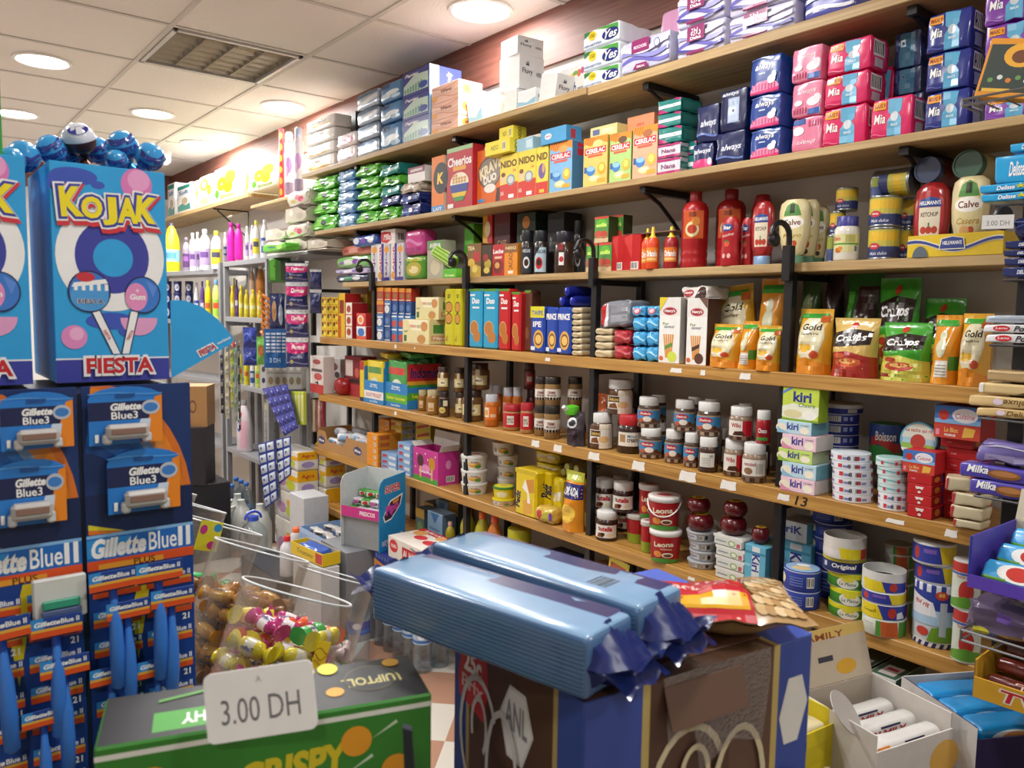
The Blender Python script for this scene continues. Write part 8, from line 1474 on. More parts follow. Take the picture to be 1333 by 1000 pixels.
def kojak(x0,x1,label,wing):
 w=x1-x0;h=.2115;SB='#2aa0dc';r=bpy.data.objects.new('lollipop_box',None);COL.objects.link(r);r.location=((x0+x1)/2,.87,1.525);tag(r,label,'lollipop box','sky blue lollipop boxes')
 q=MB();D=.14
 q.box(-w/2,w/2,0,.002,0,h,SB,.0005);q.box(-w/2,-w/2+.002,.002,D,.002,h,SB,.0005);q.box(w/2-.002,w/2,.002,D,.002,h,SB,.0005);q.box(-w/2+.002,w/2-.002,D-.002,D,.002,h,SB,.0005);q.box(-w/2,w/2,.002,D,0,.002,SB,.0005)
 ball=lambda x,y,rx,ry:[E(x,y,rx*1.08,ry*1.08,'#20204a',28),E(x,y,rx,ry,'#3a78c8',28)]
 A=[E(.2,.94,.2,.04,'#3a54b4'),E(.08,.91,.1,.05,'#3a54b4'),E(.4,.91,.06,.018,'#3a54b4'),E(.74,.93,.14,.075,'#dc7ab8',24),E(.76,.95,.1,.05,'#e8a0cc',20),R(0,.965,0,.965,W),E(.5,.585,.475,.255,W,40),E(.51,.585,.325,.172,'#3a3f9c',36),E(.515,.58,.175,.088,SB,30),E(.48,.285,.22,.04,'#3a54b4'),E(.62,.24,.08,.03,'#3a54b4'),E(.16,.21,.11,.055,'#e08abf',24),E(.18,.225,.06,.03,'#eeb0d4',18),Pg('#e2a0c8',*[(.73+.17*math.cos(t),.3+.085*math.sin(t))for t in[PI+PI*k/10 for k in range(11)]]),R(0,0,1,.105,'#3a3f9c'),R(0,.105,1,.112,W)]
 for(xa,ya,xb,yb)in((.34,.34,.52,.13),(.69,.33,.6,.13)):A+=[Pg('#20204a',(xa-.045,ya),(xa+.045,ya),(xb+.04,yb),(xb-.04,yb)),Pg(W,(xa-.033,ya),(xa+.033,ya),(xb+.03,yb),(xb-.03,yb))]
 A+=ball(.3,.42,.17,.09)+[E(.3,.4,.165,.07,'#4a9ad6',24),Pg(W,(.15,.44),(.46,.46),(.44,.48),(.17,.46)),*[R(.17+.065*i,.425,.2+.065*i,.455,W)for i in range(5)],E(.27,.487,.08,.022,'#c8303a',18),T('FIESTA',.31,.375,.23,.022,W,.06),T('FIESTA',.31,.375,.22,.02,'#20204a',.02),*ball(.77,.41,.15,.082),E(.71,.4,.1,.066,'#e28cbc',22),Pg('#5a8ad8',(.8,.48),(.9,.45),(.86,.4)),T('Gum',.72,.4,.14,.028,W,.04,.1),T('+',.72,.43,.03,.016,W,.03),T('FIESTA',.44,.22,.1,.014,'#c8303a',.02,0,-60),T('FIESTA',.645,.22,.1,.014,'#c8303a',.02,0,64)]
 for t_,x,y,ww,hh,rot in(('K',.17,.825,.19,.135,4),('O',.34,.805,.18,.1,-3),('J',.49,.795,.13,.13,2),('A',.65,.805,.18,.12,0),('K',.82,.815,.19,.125,-5)):
  A.append(('t',t_,x+.012,y-.014,ww+.1,hh+.05,'#d0303c',.14,0,rot))
 for k_,(c,b_,g_)in enumerate(((W,.13,.085),('#3a3f9c',.09,.05),('#f0dc1e',.05,0))):
  for t_,x,y,ww,hh,rot in(('K',.17,.825,.19,.135,4),('O',.34,.805,.18,.1,-3),('J',.49,.795,.13,.13,2),('A',.65,.805,.18,.12,0),('K',.82,.815,.19,.125,-5)):A.append(('t',t_,x,y,ww+g_,hh+g_*.45,c,b_,0,rot))
 for c,b_,g_ in((W,.09,.05),('#c8242e',.035,0)):A.append(('t','FIESTA',.55,.075,.6+g_,.075+g_*.5,c,b_,0,0))
 stamp(q,A,w,h,lambda x,z,l:(x,-l,z),step=.00004);new('body',q,r)
 if wing:
  pts=[(222,391),(240,391),(262,399),(284,416),(304,440),(302,447),(224,492)];P=[on_y(x,y,.87)-r.location for x,y in pts];q=MB();m_=len(P)
  q.add([(p.x,.0,p.z)for p in P]+[(p.x,.0015,p.z)for p in P],[tuple(range(m_))[::-1],tuple(range(m_,2*m_))]+[(i,(i+1)%m_,m_+(i+1)%m_,m_+i)for i in range(m_)],SB)
  for t_,px,py,ww,c,hh in(('FIESTA',270,455,.022,W,.009),('FIESTA',270,455,.019,'#c8242e',.006),('www.fiesta.es',291,443,.016,'#d9e8f2',.0035)):
   p=on_y(px,py,.87)-r.location;stamp(q,[T(t_,.5,.5,1,1,c,.1 if c==W else .03,0,27)],ww,hh,lambda x,z,l:(p.x+x,-l-(.0002 if c==W else .0005),p.z+z-hh/2),step=.0002)
  new('side_wing',q,r)
 return r
kojak(.127,.2305,'sky blue lollipop box with yellow lettering and a wing, on the razor stand',True);kojak(.003,.1075,'sky blue lollipop box cut by the picture edge',False)
def lolly(px,py,d,r,label,foot,c='#3a9ad4',top=None):
 p=at_depth(px,py,d);q=MB();q.lathe([(0,-r),(r*.5,-r*.9),(r*.86,-r*.5),(r,0),(r*.86,r*.5),(r*.5,r*.87),(0,r)],c,18,mats=['#d9d9d6' if top and 0 else c]*3+[top or c]*3)
 if not top:stamp(q,[*[T(t_,.5,y,.9,.2,'#3a3a8c',.06)for t_,y in(('FIESTA',.55),('IES',.82),('EST',.26))]],2*r*.9,2*r*.9,lambda x,z,l:(x,-math.sqrt(max(1e-6,(r*1.01)**2-x*x-(z-.9*r)**2))-l,z-.9*r))
 else:stamp(q,[E(.5,.85,.3,.1,'#3a3a8c')],2*r,2*r,lambda x,z,l:(x,-math.sqrt(max(1e-6,(r*1.01)**2-x*x-(z-r)**2))-l,z-r))
 o=new('lollipop',q,fin='g',label=label,cat='lollipop',group='wrapped lollipops');o.location=p;f=at_depth(*foot,d+.02);dr=(p-f).normalized();o.rotation_euler=Vector((0,0,1)).rotation_difference(dr).to_euler();L=(p-f).length
 new('stick',MB().tube([(0,0,-L-.02),(0,0,-r*.9)],.0024,'#e0dedap',8),o);new('wrapper_neck',MB().lathe([(.0075,-r*1.5),(.004,-r*1.25),(.006,-r*.93)],c,10),o,'f')
for i,(px,py,d,r,ft)in enumerate(((103,181,.86,.0175,(115,222)),(160,190,.87,.0165,(172,222)),(129,197,.9,.0155,(140,224)),(195,204,.87,.0155,(184,224)),(68,196,.85,.0165,(85,222)),(88,204,.88,.0145,(98,224)),(152,209,.86,.012,(158,226)),(30,204,.82,.0165,(20,230)),(14,210,.8,.014,(10,240)))):
 lolly(px,py,d,r,('brown and white' if i==0 else'shiny blue')+' wrapped lollipop above the boxes, '+('highest','large one by the highest','small one between two larger','outermost by the wing','beside the brown one','low, beside the brown one','lowest in front','over the box at the picture edge','at the very picture edge')[i],ft,'#4a2a22' if i==0 else'#3a9ad4','#d9d8dc' if i==0 else None)
new('green_sign',slab(-.03,-.0,.9,.93,1.7,1.80,'#2f9a3c',.002),label='green card sliver at the upper picture edge beside the lollipops',cat='card').location=on_y(-22,168,.9)-Vector((-.015,.9,1.75))
# FRONT CARTONS
DK='#1d1d20'
gx=Matrix.Translation((.088,.517,1.0))@Matrix.Rotation(math.radians(-17),4,'Z')
q=MB();q.box(0,.213,0,.068,0,.33,'#2f7a24',.0015,top=DK,side='#3a2c1c')
stamp(q,[R(.15,.12,.52,.5,'#3f9a2c'),T('CRUNCHY',.36,.31,.26,.22,W,.03,0,180),T('UIPTOL',.83,.5,.2,.2,'#b9ae6a',.02,0,180),E(.83,.56,.09,.3,'#4a4630'),E(.83,.56,.085,.27,DK),T('UIPTOL',.83,.5,.16,.18,'#c9bd7a',.02,0,180),E(.7,.35,.03,.1,'#d99a1e'),E(.92,.85,.03,.1,'#d9a01e'),Pg('#4a8a2c',(.16,.7),(.3,.8),(.3,.86),(.16,.76)),*[E(.62+.08*i,.9,.035,.14,'#d9cc1e')for i in range(2)],Pg(W,(.42,.7),(.46,.55),(.52,.6),(.5,.8),(.45,.9),(.5,.7))],.213,.068,lambda x,z,l:(x+.1065,z,.33+l))
stamp(q,[R(0,.975,1,.985,'#d9dcd2'),T('CRISPY',.56,.9,.34,.06,'#c9b81e',.05,.15,3),T('Chips',.62,.84,.3,.04,'#c9b81e',.03),*[E(x,y,.05,.03,'#d9951e')for x,y in((.15,.92),(.75,.93),(.88,.86),(.3,.86))],*[Pg('#b9d0b0',(x,y),(x+.08,y+.03),(x+.085,y+.024))for x,y in((.8,.93),(.72,.87))]],.213,.33,lambda x,z,l:(x+.1065,-l,z))
o=new('snack_carton',q,label='green and black snack carton with an upside-down lid in front',cat='carton');o.matrix_world=gx;o.location.z=.971+.0;o.scale=(1,1,1.09)
q=MB();n=5;w,h=.06,.037
rp=[(sx*(w/2-.004)+.004*math.cos(t),sz*(h/2-.004)+.004*math.sin(t))for sx,sz,t0 in((1,1,0),(-1,1,PI/2),(-1,-1,PI),(1,-1,1.5*PI))for t in[t0+PI/2*k/n for k in range(n+1)]];m_=len(rp)
q.add([(x,0,z)for x,z in rp]+[(x,.0018,z)for x,z in rp],[tuple(range(m_)),tuple(range(m_,2*m_))[::-1]]+[(i,m_+i,m_+(i+1)%m_,(i+1)%m_)for i in range(m_)][::1],'#e6e5e2p')
def tagart(q,w,h):stamp(q,[T('3.00 DH',.5,.42,.72,.36,'#6a6a6c',0),Pg('#b9b8b4',(.47,.78),(.5,.9),(.53,.78),(.5,.82))],w,h,lambda x,z,l:(x,-l,z-h/2))
tagart(q,w,h);o=new('price_tag',q,label='white rounded price tag standing on the green snack carton',cat='price tag');pt=on_z(343,962,1.3325);k_=(RT@(pt-Vector((0,0,EYE)))).z/.435;o.matrix_world=Matrix.Translation(pt)@Matrix.Rotation(math.radians(-34),4,'Z')@Matrix.Rotation(math.radians(-8),4,'Y')@Matrix.Rotation(-.25,4,'X')@Matrix.Scale(k_,4)@Matrix.Translation((0,0,h/2+.001))
BX=Matrix.Translation((.343,.353,.971))@Matrix.Rotation(math.radians(-7),4,'Z');w,d,h=.224,.183,.379;BRW='#4a2f20'
r=bpy.data.objects.new('wafer_carton',None);COL.objects.link(r);r.matrix_world=BX;tag(r,'large brown and blue wafer carton with taped torn lid','carton')
q=MB();q.box(0,w,0,d,0,h,'#2f4690',.0012)
arc=lambda cx,cy,rx,ry,a0,a1,th,c,n=18:[Pg(c,*[(cx+(rx+s*th)*math.cos(t),cy+(ry+s*th*.6)*math.sin(t))for t,s in((a0+(a1-a0)*i/n,-1),(a0+(a1-a0)*(i+1)/n,-1),(a0+(a1-a0)*(i+1)/n,1),(a0+(a1-a0)*i/n,1))])for i in range(n)]
scr=lambda ox,c:[*arc(ox,.76,.16,.13,.5,5.6,.012,c),*arc(ox+.02,.79,.06,.06,-1,3.6,.01,c),*arc(ox+.22,.72,.12,.14,0,5.2,.012,c),T('elice',ox+.5,.68,.4,.1,c,.01,.3)]
stamp(q,[R(.12,0,.15,1,'#a8925a'),R(.15,0,.81,1,BRW),R(.81,0,.84,1,'#a8925a'),Pg('#c02a30',(.04,.86),(.1,.97),(.3,.97),(.32,.88),(.28,.8),(.06,.82)),T('25c',.18,.91,.16,.05,W,.04),T('Prix',.18,.86,.2,.03,'#e6c0bc',.02),Pg('#c9cac6',(.42,.86),(.5,.93),(.62,.93),(.68,.86),(.6,.78),(.48,.78)),Pg('#d9d9d6',(.435,.86),(.505,.922),(.615,.922),(.665,.86),(.595,.788),(.485,.788)),T('ANL',.55,.87,.17,.06,'#7a7c80',.02),*scr(.24,'#c9c6c0')],d,h,lambda x,z,l:(-l,d/2-x,z))
stamp(q,[R(.22,0,.25,1,'#b5a05e'),R(.25,0,.8,1,'#4a3022'),R(.8,0,.83,1,'#b5a05e'),Pg('#5a3f30',(.6,.6),(.8,.6),(.8,1),(.6,1)),Pg('#d0cfc8',(.84,.84),(.88,.92),(.95,.92),(.985,.86),(.94,.78),(.87,.78)),*scr(.42,'#c9bd9a')],w,h,lambda x,z,l:(x+w/2,-l,z))
stamp(q,[R(0,0,.8,1,'#5a3a28'),R(.8,0,.82,1,'#b5a05e'),R(.82,0,1,1,'#3a55b0')],w,d,lambda x,z,l:(x+w/2,z,h+l));new('body',q,r)
q=MB();tp=[(.3,.0,h),(.32,-.002,h-.05),(.42,-.0035,h-.04),(.45,-.004,h-.075),(.6,-.004,h-.06),(.74,-.003,h-.07),(.78,-.001,h-.02),(.78,0,h),(.7,.03,h+.0015),(.45,.04,h+.002),(.32,.03,h+.0015)]
q.add([(a*w,b-.0006,c+.0006)for a,b,c in tp],[(0,1,2,3,4,5,6,7),(0,7,8,9,10)],'film');new('tape',q,r)
q=MB();q.box(0,.34*w,-.03,.0,-.0006,.0006,'#5a4032',.0003);e=new('torn_flap',q,r);e.location=(.3*w,-.0008,h-.006);e.rotation_euler=(1.25,0,0)
q=MB();q.box(.0,w*.72,-.035,0,-.0006,.0006,'#5a3a28',.0003);e=new('lid_flap',q,r);e.location=(.02,.05,h+.0012);e.rotation_euler=(-.12,0,0)if 0 else(0,0,0)
def wafer(p0,p1,w,hh,z,label,strip):
 p0,p1=Vector((*p0,z)),Vector((*p1,z));L=(p1-p0).length;ang=math.atan2(p1.y-p0.y,p1.x-p0.x);ob=dict(c='#486a92',fin='g',r=.16,amp=.0016,art=[*[R(0,.05+.07*i,1,.065+.07*i,'#5c7f9f')for i in range(13)]],tc='#7d9fc0')
 mb=b_soft(L,w,hh,ob)[0][1];o=new('wafer_pack',mb,fin='g',label=label,cat='wafers',group='blue wafer packs');o.matrix_world=Matrix.Translation(p0.lerp(p1,.5))@Matrix.Rotation(ang,4,'Z')@Matrix.Translation((0,-w/2,0))
 q=MB();q.box(-L*.5+.01,L*.5-.01,w*.66,w*.98,hh*.965,hh*.985,'#1d2560g',.0005);new('seam',q,o,'g')
 for s in(1,-1):
  q=MB();N=10;vs=[]
  for i in range(5):
   t=i/4
   for k in range(N+1):u=k/N;vs.append((s*(L/2-.006+.036*t),w*(.03+.94*u)+(.004*math.sin(9*u+3*t)*t),hh*(.5+(.46*(1-t)+.02)*math.sin(PI*u)**.35*1)-.008*t+.003*math.sin(14*u+i)))
  q.add(vs,[(i*(N+1)+k,i*(N+1)+k+1,(i+1)*(N+1)+k+1,(i+1)*(N+1)+k)for i in range(4)for k in range(N)],'#17255eg',True)
  q.add([(x,y,hh*.5-(z_-hh*.5))for x,y,z_ in vs],[(i*(N+1)+k,(i+1)*(N+1)+k,(i+1)*(N+1)+k+1,i*(N+1)+k+1)for i in range(4)for k in range(N)],'#17255eg',True);new('crimped_end',q,o,'g')
 if strip:
  q=MB();stamp(q,bars(0,0,1,1,14),.05,.026,lambda x,z,l:(x+L*.22,z+w*.2,hh*.975+l));new('barcode',q,o)
wafer((.322,.556),(.366,.352),.058,.045,1.352,'blue film-wrapped wafer pack overhanging the carton edge',False)
wafer((.394,.578),(.427,.362),.06,.048,1.352,'blue film-wrapped wafer pack with a barcode, beside the overhanging one',True)
q=b_pouch(.15,.032,.085,dict(c='#a8885c',fin='g',seed=11.0,amp=.008,art=[R(0,.0,.7,1,'#b8202a'),T('PEANUTS',.34,.62,.56,.17,'#e6d6d0',.03,.1),T('crackers',.4,.4,.42,.11,'#e6c8c4',.02,.1),R(.2,.1,.68,.24,'#e0a81e'),T('Andalousy',.36,.86,.4,.1,'#e0981e',.02,.2),*[E(.74+.05*(i%5),.12+.09*(i//5),.035,.05,('#c9a878','#b08a5a','#d9bf94')[i%3])for i in range(45)]]))[0][1]
o=new('peanut_bag',q,fin='g',label='red and clear peanut bag lying on the brown carton',cat='peanuts');o.matrix_world=Matrix.Translation((.478,.352,1.371))@Matrix.Rotation(math.radians(-40),4,'Z')@Matrix.Rotation(-PI/2,4,'X')
P_=[at_depth(524,948,.47),at_depth(536,952,.462),at_depth(606,1012,.43),at_depth(560,1030,.445)]
for k in(2,3):P_[k].z=.972
q=MB();e_=Vector((.002,.003,.001));q.add(P_+[p+e_ for p in P_],[(0,1,2,3),(7,6,5,4),(0,4,5,1),(1,5,6,2),(2,6,7,3),(3,7,4,0)],'#16182c')
new('card_flap',q,label='dark navy cardboard flap between the green and brown cartons',cat='cardboard')
# WIRE RACK AT THE NEAR END OF THE SHELVES
RX=1.70
r=bpy.data.objects.new('wire_rack',None);COL.objects.link(r);Yr_=y_at(1318,1.76,1.55);r.location=(1.76,Yr_,0);tag(r,'dark steel rack with wire trays at the near end of the shelves','rack')
new('post',slab(0,.025,-.03,0,.002,1.87,BK,.002),r);new('post',slab(.12,.135,-.06,-.045,.002,1.83,'#77787cp',.002),r)
ST='#8f9194s'
def wire_tray(X0,X1,Ya,Yb,z,lip):
 q=MB();loc=Vector(r.location);P=lambda x,y,zz:tuple(Vector((x,y,zz))-loc)
 q.tube([P(X0,Ya,z+lip),P(X0,Yb,z+lip)],.0025,ST,6);q.tube([P(X0,Ya,z),P(X0,Yb,z)],.0025,ST,6);q.tube([P(X0,Ya,z+lip),P(X1,Ya,z+lip)],.0025,ST,6);q.tube([P(X0,Ya,z),P(X0,Ya,z+lip)],.0025,ST,6)
 for i in range(9):y=Ya+(Yb-Ya)*i/8;q.tube([P(X0,y,z),P(X1,y,z)],.0018,ST,5)
 new('wire_tray',q,r)
FL=dict(fin='g',r=.3,amp=.003)
def wrapped(key,c,art,d=.05,cat='biscuit bars',**o):
 prod(key,'soft','wafer_bar',cat,d,c=c,art=art,**{**FL,**o})
wrapped('sky_bar','#1f9ad2',[T('Delisse',.3,.5,.2,.5,W,.02,.2),Pg('#d9cc2c',(.42,.3),(.46,.9),(.5,.3),(.4,.66),(.52,.66))])
wrapped('navy_bar','#16255e',[T('DELISSE',.32,.5,.2,.4,'#dfe2ec',.03,.2)])
wrapped('navy_tall','#18245c',[*wave('#4a5a94',.5,.2,.03),*wave('#7a86b4',.7,.1,.015,ph=1)],amp=.006)
wrapped('poker_bar','#d6d6d8',[E(.22,.5,.1,.34,'#c8242e'),T('Lago',.22,.5,.14,.3,W,.02,.2),T('Poker',.5,.5,.28,.6,'#24242a',.02,.3)])
wrapped('grey_bar','#a9b4c0',[R(.05,.4,.9,.6,'#8f9caa')])
wrapped('cream_bar','#c8aa72',[T('Deluxe',.48,.5,.3,.5,'#6a4a24',.01,.2),E(.27,.5,.05,.28,'#d9c8d4')])
wrapped('cream_bar_flip','#cdb07a',[T('Deluxe',.5,.5,.3,.5,'#6a4a24',.01,.2,180),E(.3,.5,.05,.28,'#d9c8d4')])
wrapped('kraft_bar','#b09468',[R(0,.75,1,1,'#bfa880')],d=.09)
wrapped('cream_case','#cdb480',[Pg('#6a5030',(.4,0),(.5,.3),(.6,.3),(.7,0)),R(.0,.0,.06,1,'#d9d6d0')],d=.08)
wrapped('violet_bar','#4f44a0',[T('Milka',.18,.66,.2,.5,W,.03,.2),E(.42,.5,.15,.3,'#8a5a30'),E(.42,.55,.12,.18,'#b0784a'),T('Choco',.68,.6,.14,.28,W,.01,.2),T('Wafer',.7,.3,.14,.26,W,.01,.2)])
wrapped('violet_clear','#6a5f9c',[R(.1,.1,.9,.4,'#9a90b8'),*wave('#c9c4dc',.7,.1,.03)],amp=.008)
g='bars on the wire rack'
END=1400
for k,x0,y0,y1,w in(('sky_bar',1316,188,200,'sky blue bar highest on the rack'),('sky_bar',1295,204,242,'tall sky blue pack above the two thin ones'),('sky_bar',1276,242,253.5,'upper thin sky blue bar with pointed end'),('sky_bar',1278,254,265,'lower thin sky blue bar with pointed end'),('navy_tall',1320,284,313,'shiny navy pack above the navy bars'),('navy_bar',1309,314,325,'topmost of the flat navy bars'),('navy_bar',1307,326,335,'second flat navy bar from the top'),('navy_bar',1308,336,347,'third flat navy bar from the top'),('navy_bar',1306,348,362,'lowest of the flat navy bars'),('grey_bar',1284,410,421,'grey wrapped bar on the white bars'),('poker_bar',1281,421.5,433,'upper white bar with a red oval'),('poker_bar',1284,434,446,'lower white bar with a red oval'),('kraft_bar',1286,481,496,'brown paper pack on the cream pile'),('cream_case',1275,497,512,'cream carton under the brown paper pack'),('cream_bar_flip',1262,512.5,528,'cream bar with upside-down lettering'),('cream_bar',1272,528.5,541,'lowest cream bar with upright lettering'),('violet_clear',1272,572,600,'clear and violet pack on the violet bars'),('violet_bar',1249,600,620,'upper violet wafer bar'),('violet_bar',1262,621,642,'lower violet wafer bar')):
 put(k,x0,END,y0,0.0,w+', near end of the shelves',X=RX,yb=y1,L=True,group=g)
for yy,x0 in((266,1296),(363,1308),(447,1290),(542,1276),(643,1270)):
 p=on_x(x0,yy,RX);wire_tray(RX-.004,1.758,p.y,p.y-.3,p.z-.0035,.0)
q=MB();w,h=.052,.026;q.box(-w/2,w/2,0,.0015,-h/2,h/2,'#d6d5d2p',.0006);tagart(q,w,h);o=new('price_tag',q,label='white price tag clipped before the yellow bottle tray',cat='price tag');o.matrix_world=Matrix.Translation(on_x(1299,289,RX-.05))@Matrix.Rotation(-PI/2+.5,4,'Z')
q=MB();q.lathe([(0,-.006),(.022,-.005),(.024,0),(.022,.005),(0,.006)],BK,20);q.tube([(0,0,0),(.01,0,-.03),(.09,0,-.05)],.006,BK,6);o=new('tag_clip',q,label='black disc clip holding the price tag on the rack',cat='clip');o.location=on_x(1306,284,RX-.02);o.rotation_euler=(PI/2,0,-.3)
for i,(a,b,t,bt,w)in enumerate(((1241,1278,678,695,'lowest'),(1237,1280,660,677,'middle'),(1239,1281,643,660,'highest'))):put('cream_wrap',a,b,t,5 if i==0 else TOPZ[0],w+' cream and red packet in front of the inner red cheese pile',dx=-.0-.0,X=1.985,group='cream and red packets')
put('cream_wrap',1233,1263,622,TOPZ[0],'cream packet lying askew on the cream and red packets',X=1.985,rz=20,group='cream and red packets')
X=1.47;p0=on_x(1258,772,X)
Mp=open_carton('bar_carton','open blue and violet carton of cheese snack bars on the rack',X,p0.y-.16,p0.z+.012,.32,.2,.09,-PI/2,'#4a3a9c',[R(0,0,1,1,'#5a3fae'),R(.3,.2,.7,.8,'#7a60c0')],'#b0a894',('#b0a894',[],-.35,.06),[R(0,0,1,1,'#2f6fc8')],hf=.25)
prod('croq_bar','soft','snack_bar','snack bars',.05,c='#3a9ad0',fin='g',r=.25,amp=.003,art=[E(.2,.5,.12,.4,'#d9d9d4'),E(.2,.5,.07,.3,'#b5342c'),T('Pik & Croq',.5,.5,.34,.7,'#e6d4d4',.05),T('Pik & Croq',.5,.5,.32,.6,'#b5342c',.0),Pg('#d9b46a',(.76,.2),(.86,.2),(.92,.9),(.82,.9)),R(0,0,.14,.2,'#5f9a3c')])
for i,c in enumerate(('front','middle','back')):instance('croq_bar',.29,.045,Mp@Matrix.Translation((0,.006+.06*i,.018+.018*i))@Matrix.Rotation(.6,4,'X').inverted(),'sky blue snack bar in the violet carton, '+c,'sky blue snack bars')
prod('violet_sack','soft','chocolate_bag','chocolates',.1,c='#6a5c78',fin='g',r=.4,amp=.016,art=[R(.3,.6,.8,.9,'#7a5ab8'),E(.15,.2,.1,.14,'#c9c43c'),E(.5,.2,.2,.12,'#7a5c34'),E(.7,.35,.15,.2,'#a89cb4'),R(.6,.05,.9,.2,'#3f6a4a')])
put('violet_sack',1256,1400,780,0,'crumpled violet and brown bag under the snack bar carton',X=1.5,yb=826,L=True)
pz=on_x(1262,832,1.46);wire_tray(1.45,1.757,pz.y+.01,pz.y-.4,pz.z-.002,.018)
p1=on_x(1268,905,1.44)
Mx=open_carton('bar_carton','open yellow carton of dark red chocolate bars under the violet bag',1.44,p1.y-.16,p1.z,.32,.16,.066,-PI/2+.05,'#c8982a',[T('TWIX',.34,.5,.44,.66,'#d9d2c4',.08,.15),T('TWIX',.34,.5,.42,.56,'#b5222c',.02,.15)],'#8a7038',None,[R(0,0,1,1,'#a88a50')],hf=.55)
prod('twix_bar','soft','chocolate_bar','chocolate',.035,c='#5a2018',fin='g',r=.4,amp=.004,art=[T('TWIX',.36,.5,.42,.74,'#d9c9b4',.07,.15),T('TWIX',.36,.5,.4,.6,'#8f1c20',.02,.15),R(.7,.1,1,.9,'#a8742c')])
for i,c in enumerate(('front','middle','back')):instance('twix_bar',.3,.03,Mx@Matrix.Translation((.003,.006+.045*i,.02+.016*i))@Matrix.Rotation(-.4,4,'X'),'dark red chocolate bar in the yellow carton, '+c,'dark red chocolate bars')
new('display_plinth',slab(1.14,1.70,-.3,.86,.002,.80,'#3a342f',.003),label='dark low plinth under the open biscuit cartons',cat='plinth')
bars_=lambda k,M,n,w,lab,grp,dy=.05,lay=1,h=.03,y0=.008:[instance(k,w,h,M@Matrix.Translation((0,y0+dy*i,.004+h*j)),lab+(', '+ORD[i]+' from the front' if n>1 else'')+(', upper layer' if j and lay>1 else', lower layer' if lay>1 else''),grp)for j in range(lay)for i in range(n)]
prod('family_bar','soft','biscuit_pack','biscuits',.038,c='#d2d0cc',fin='g',r=.3,amp=.003,art=[R(0,0,.18,1,'#d9822c'),R(0,0,1,.22,'#d9702c'),T('FAMILY',.52,.58,.56,.4,'#a8242c',.03,.1),R(.4,.85,.7,.98,'#2a2a4a')])
prod('salade_bar','soft','biscuit_pack','biscuits',.06,c='#1f86c4',fin='g',r=.3,amp=.004,art=[E(.3,.55,.2,.36,'#dfe6ea'),E(.32,.55,.13,.26,'#d9925a'),E(.3,.4,.1,.1,'#8fae3c'),E(.75,.4,.24,.34,'#d9e2ea'),T('Salzky',.75,.42,.3,.22,'#2a6ab0',.02,.2)])
prod('yellow_bar','soft','biscuit_pack','biscuits',.05,c='#d9cfa8',fin='g',r=.3,amp=.003,art=[R(0,0,1,.25,'#c9b82c'),T('LEM',.4,.6,.3,.4,'#c8442c',.02),E(.72,.6,.16,.3,'#c9954a')])
pf=on_z(1075,990,.83)
My=open_carton('biscuit_carton','open yellow biscuit carton with a round kraft flap beside the wafer carton',pf.x-.07,pf.y+.01,.802,.19,.15,.11,-.1,'#d2bf1c',[R(.1,.3,.9,.7,'#c9b41a'),R(.3,.66,.6,.86,'#2a3a5a')],'#b59a68',('#d2bf1c',[E(.5,.45,.4,.42,'#a98a5e',28)],-.25,.085),hf=.8)
bars_('yellow_bar',My,2,.18,'pale biscuit pack in the yellow carton','pale biscuit packs',.06,2,.042)
pf=on_z(1172,992,.84)
Mf=open_carton('biscuit_carton','open white biscuit carton with a printed lid, between yellow and blue',pf.x+.01,pf.y-.02,.802,.19,.17,.11,-.22,'#cfc8c0',[E(.9,.4,.2,.4,'#d9a850')],'#a89c8c',('#b5a690',[R(0,.8,1,1,'#c9a85a'),T('FAMILY',.4,.86,.6,.12,'#8a4a2c',.02),R(.3,.4,.5,.5,'#33333c'),E(.66,.25,.14,.14,'#c9982c')],-.3,.1),hf=.75)
bars_('family_bar',Mf,3,.165,'white and orange biscuit pack in the white carton','white and orange biscuit packs',.048,2,.04)
q=MB();q.add([(.05*math.cos(t),0,.05*math.sin(t)*.75)for t in[2*PI*k/24 for k in range(24)]]+[(.05*math.cos(t),.0015,.05*math.sin(t)*.75)for t in[2*PI*k/24 for k in range(24)]],[tuple(range(24)),tuple(range(24,48))[::-1]]+[(i,24+i,24+(i+1)%24,(i+1)%24)for i in range(24)],'#b5aea8')
o=new('card_flap',q,bpy.data.objects['biscuit_carton.001']);o.location=(-.09,.07,.118);o.rotation_euler=(-.7,.5,.2)
pf=on_z(1290,985,.84)
Mb=open_carton('biscuit_carton','open violet and white carton of blue biscuit packs at the picture corner',pf.x+.06,pf.y-.05,.802,.24,.2,.10,-.5,'#2a1f4a',[T('N',.6,.5,.1,.4,'#8a80a8')],'#c9c6c2',None,[R(0,0,1,1,'#c4c0bc')],hf=.8)
bars_('salade_bar',Mb,3,.21,'blue biscuit pack in the violet carton','blue biscuit packs',.062,2,.045)
prod('seed_box','box','seed_box','snacks',.05,c='#d28a1c',sc='#c27a18',art=[R(.05,.1,.95,.9,'#2f3a34'),E(.62,.72,.3,.2,'#dba02c'),E(.62,.7,.16,.11,'#6a3a1c'),*[E(.2+.16*i,.3+.05*(i%2),.05,.04,('#5f8a4a','#c8d0c8','#c8782c')[i%3])for i in range(5)],R(.1,.1,.6,.16,'#d9ab3c')])
pt=on_x(1300,128,RX+.02);wire_tray(RX-.02,1.758,pt.y+.05,pt.y-.25,pt.z-.012,.012)
put('seed_box',1268,1345,52,pt.z-.005,'orange and dark box with a sunflower picture leaning on the rack top',X=RX+.005,tilt=14)
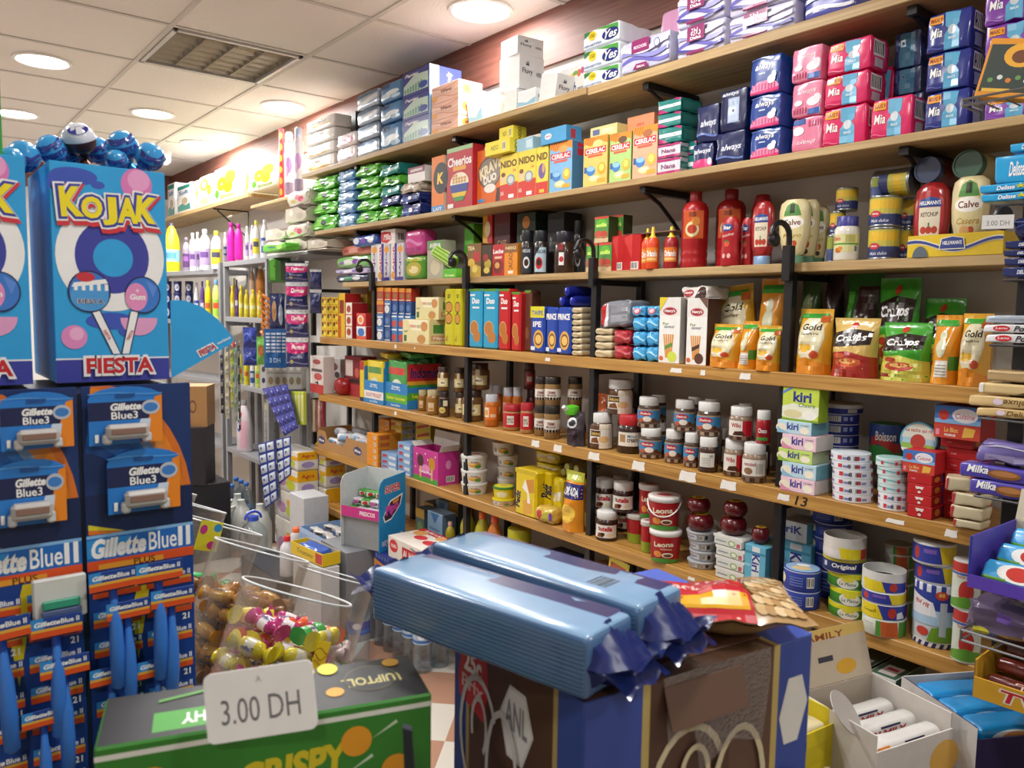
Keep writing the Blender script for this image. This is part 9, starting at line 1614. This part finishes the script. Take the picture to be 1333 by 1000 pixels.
# settle: nudge goods that touch their neighbours a few millimetres apart
bpy.context.view_layer.update()
IT=[]
for o,rnd in PLACED:
 c=[o.matrix_world@Vector(v)for v in o.bound_box];lo=[min(v[i]for v in c)for i in range(3)];hi=[max(v[i]for v in c)for i in range(3)]
 IT.append([o,rnd,lo,hi,0.0,0.0])
ST_=[[2.017,2.046,Y-.001,Y+.028,0,2]for Y in POSTS]+[[2.254,2.281,Y-.001,Y+.028,0,2]for Y in POSTS]
def shove(a,dx,dy):
 dx=max(-.016-a[4],min(.024-a[4],dx));dy=max(-.009-a[5],min(.009-a[5],dy))
 if a[3][0]+dx>2.278:dx=min(dx,max(0,2.278-a[3][0]))
 for l in(a[2],a[3]):l[0]+=dx;l[1]+=dy
 a[4]+=dx;a[5]+=dy
IT.sort(key=lambda a:a[2][1])
for it in range(14):
 for i,a in enumerate(IT):
  for b in IT[i+1:]:
   if b[2][1]>a[3][1]+.02:break
   if min(a[3][2],b[3][2])-max(a[2][2],b[2][2])<.002:continue
   ox=min(a[3][0],b[3][0])-max(a[2][0],b[2][0]);oy=min(a[3][1],b[3][1])-max(a[2][1],b[2][1])
   if ox<=0 or oy<=0:continue
   ca,cb=[Vector(((q[2][0]+q[3][0])/2,(q[2][1]+q[3][1])/2))for q in(a,b)]
   if a[1]and b[1]:
    ra,rb=(a[3][0]-a[2][0])/2,(b[3][0]-b[2][0])/2;d=cb-ca;pen=ra+rb-d.length+.0008
    if pen<=0:continue
    d=d.normalized()*pen/2;shove(a,-d.x,-d.y);shove(b,d.x,d.y);continue
   ox+=.0008;oy+=.0008
   if ox<oy:s=1 if cb.x>ca.x else-1;shove(b if s>0 else a,ox*.7,0);shove(a if s>0 else b,-ox*.3,0)
   else:s=1 if cb.y>ca.y else-1;shove(a,0,-s*oy/2);shove(b,0,s*oy/2)
  for x0,x1,y0,y1,_,_ in ST_:
   ox=min(a[3][0],x1)-max(a[2][0],x0);oy=min(a[3][1],y1)-max(a[2][1],y0)
   if ox<=0 or oy<=0 or a[2][2]>1.85:continue
   if ox<oy:shove(a,ox+.0006 if(a[2][0]+a[3][0])>x0+x1 else-ox-.0006,0)
   else:shove(a,0,oy+.0006 if(a[2][1]+a[3][1])>y0+y1 else-oy-.0006)
for a in IT:
 if a[4]or a[5]:a[0].location.x+=a[4];a[0].location.y+=a[5]
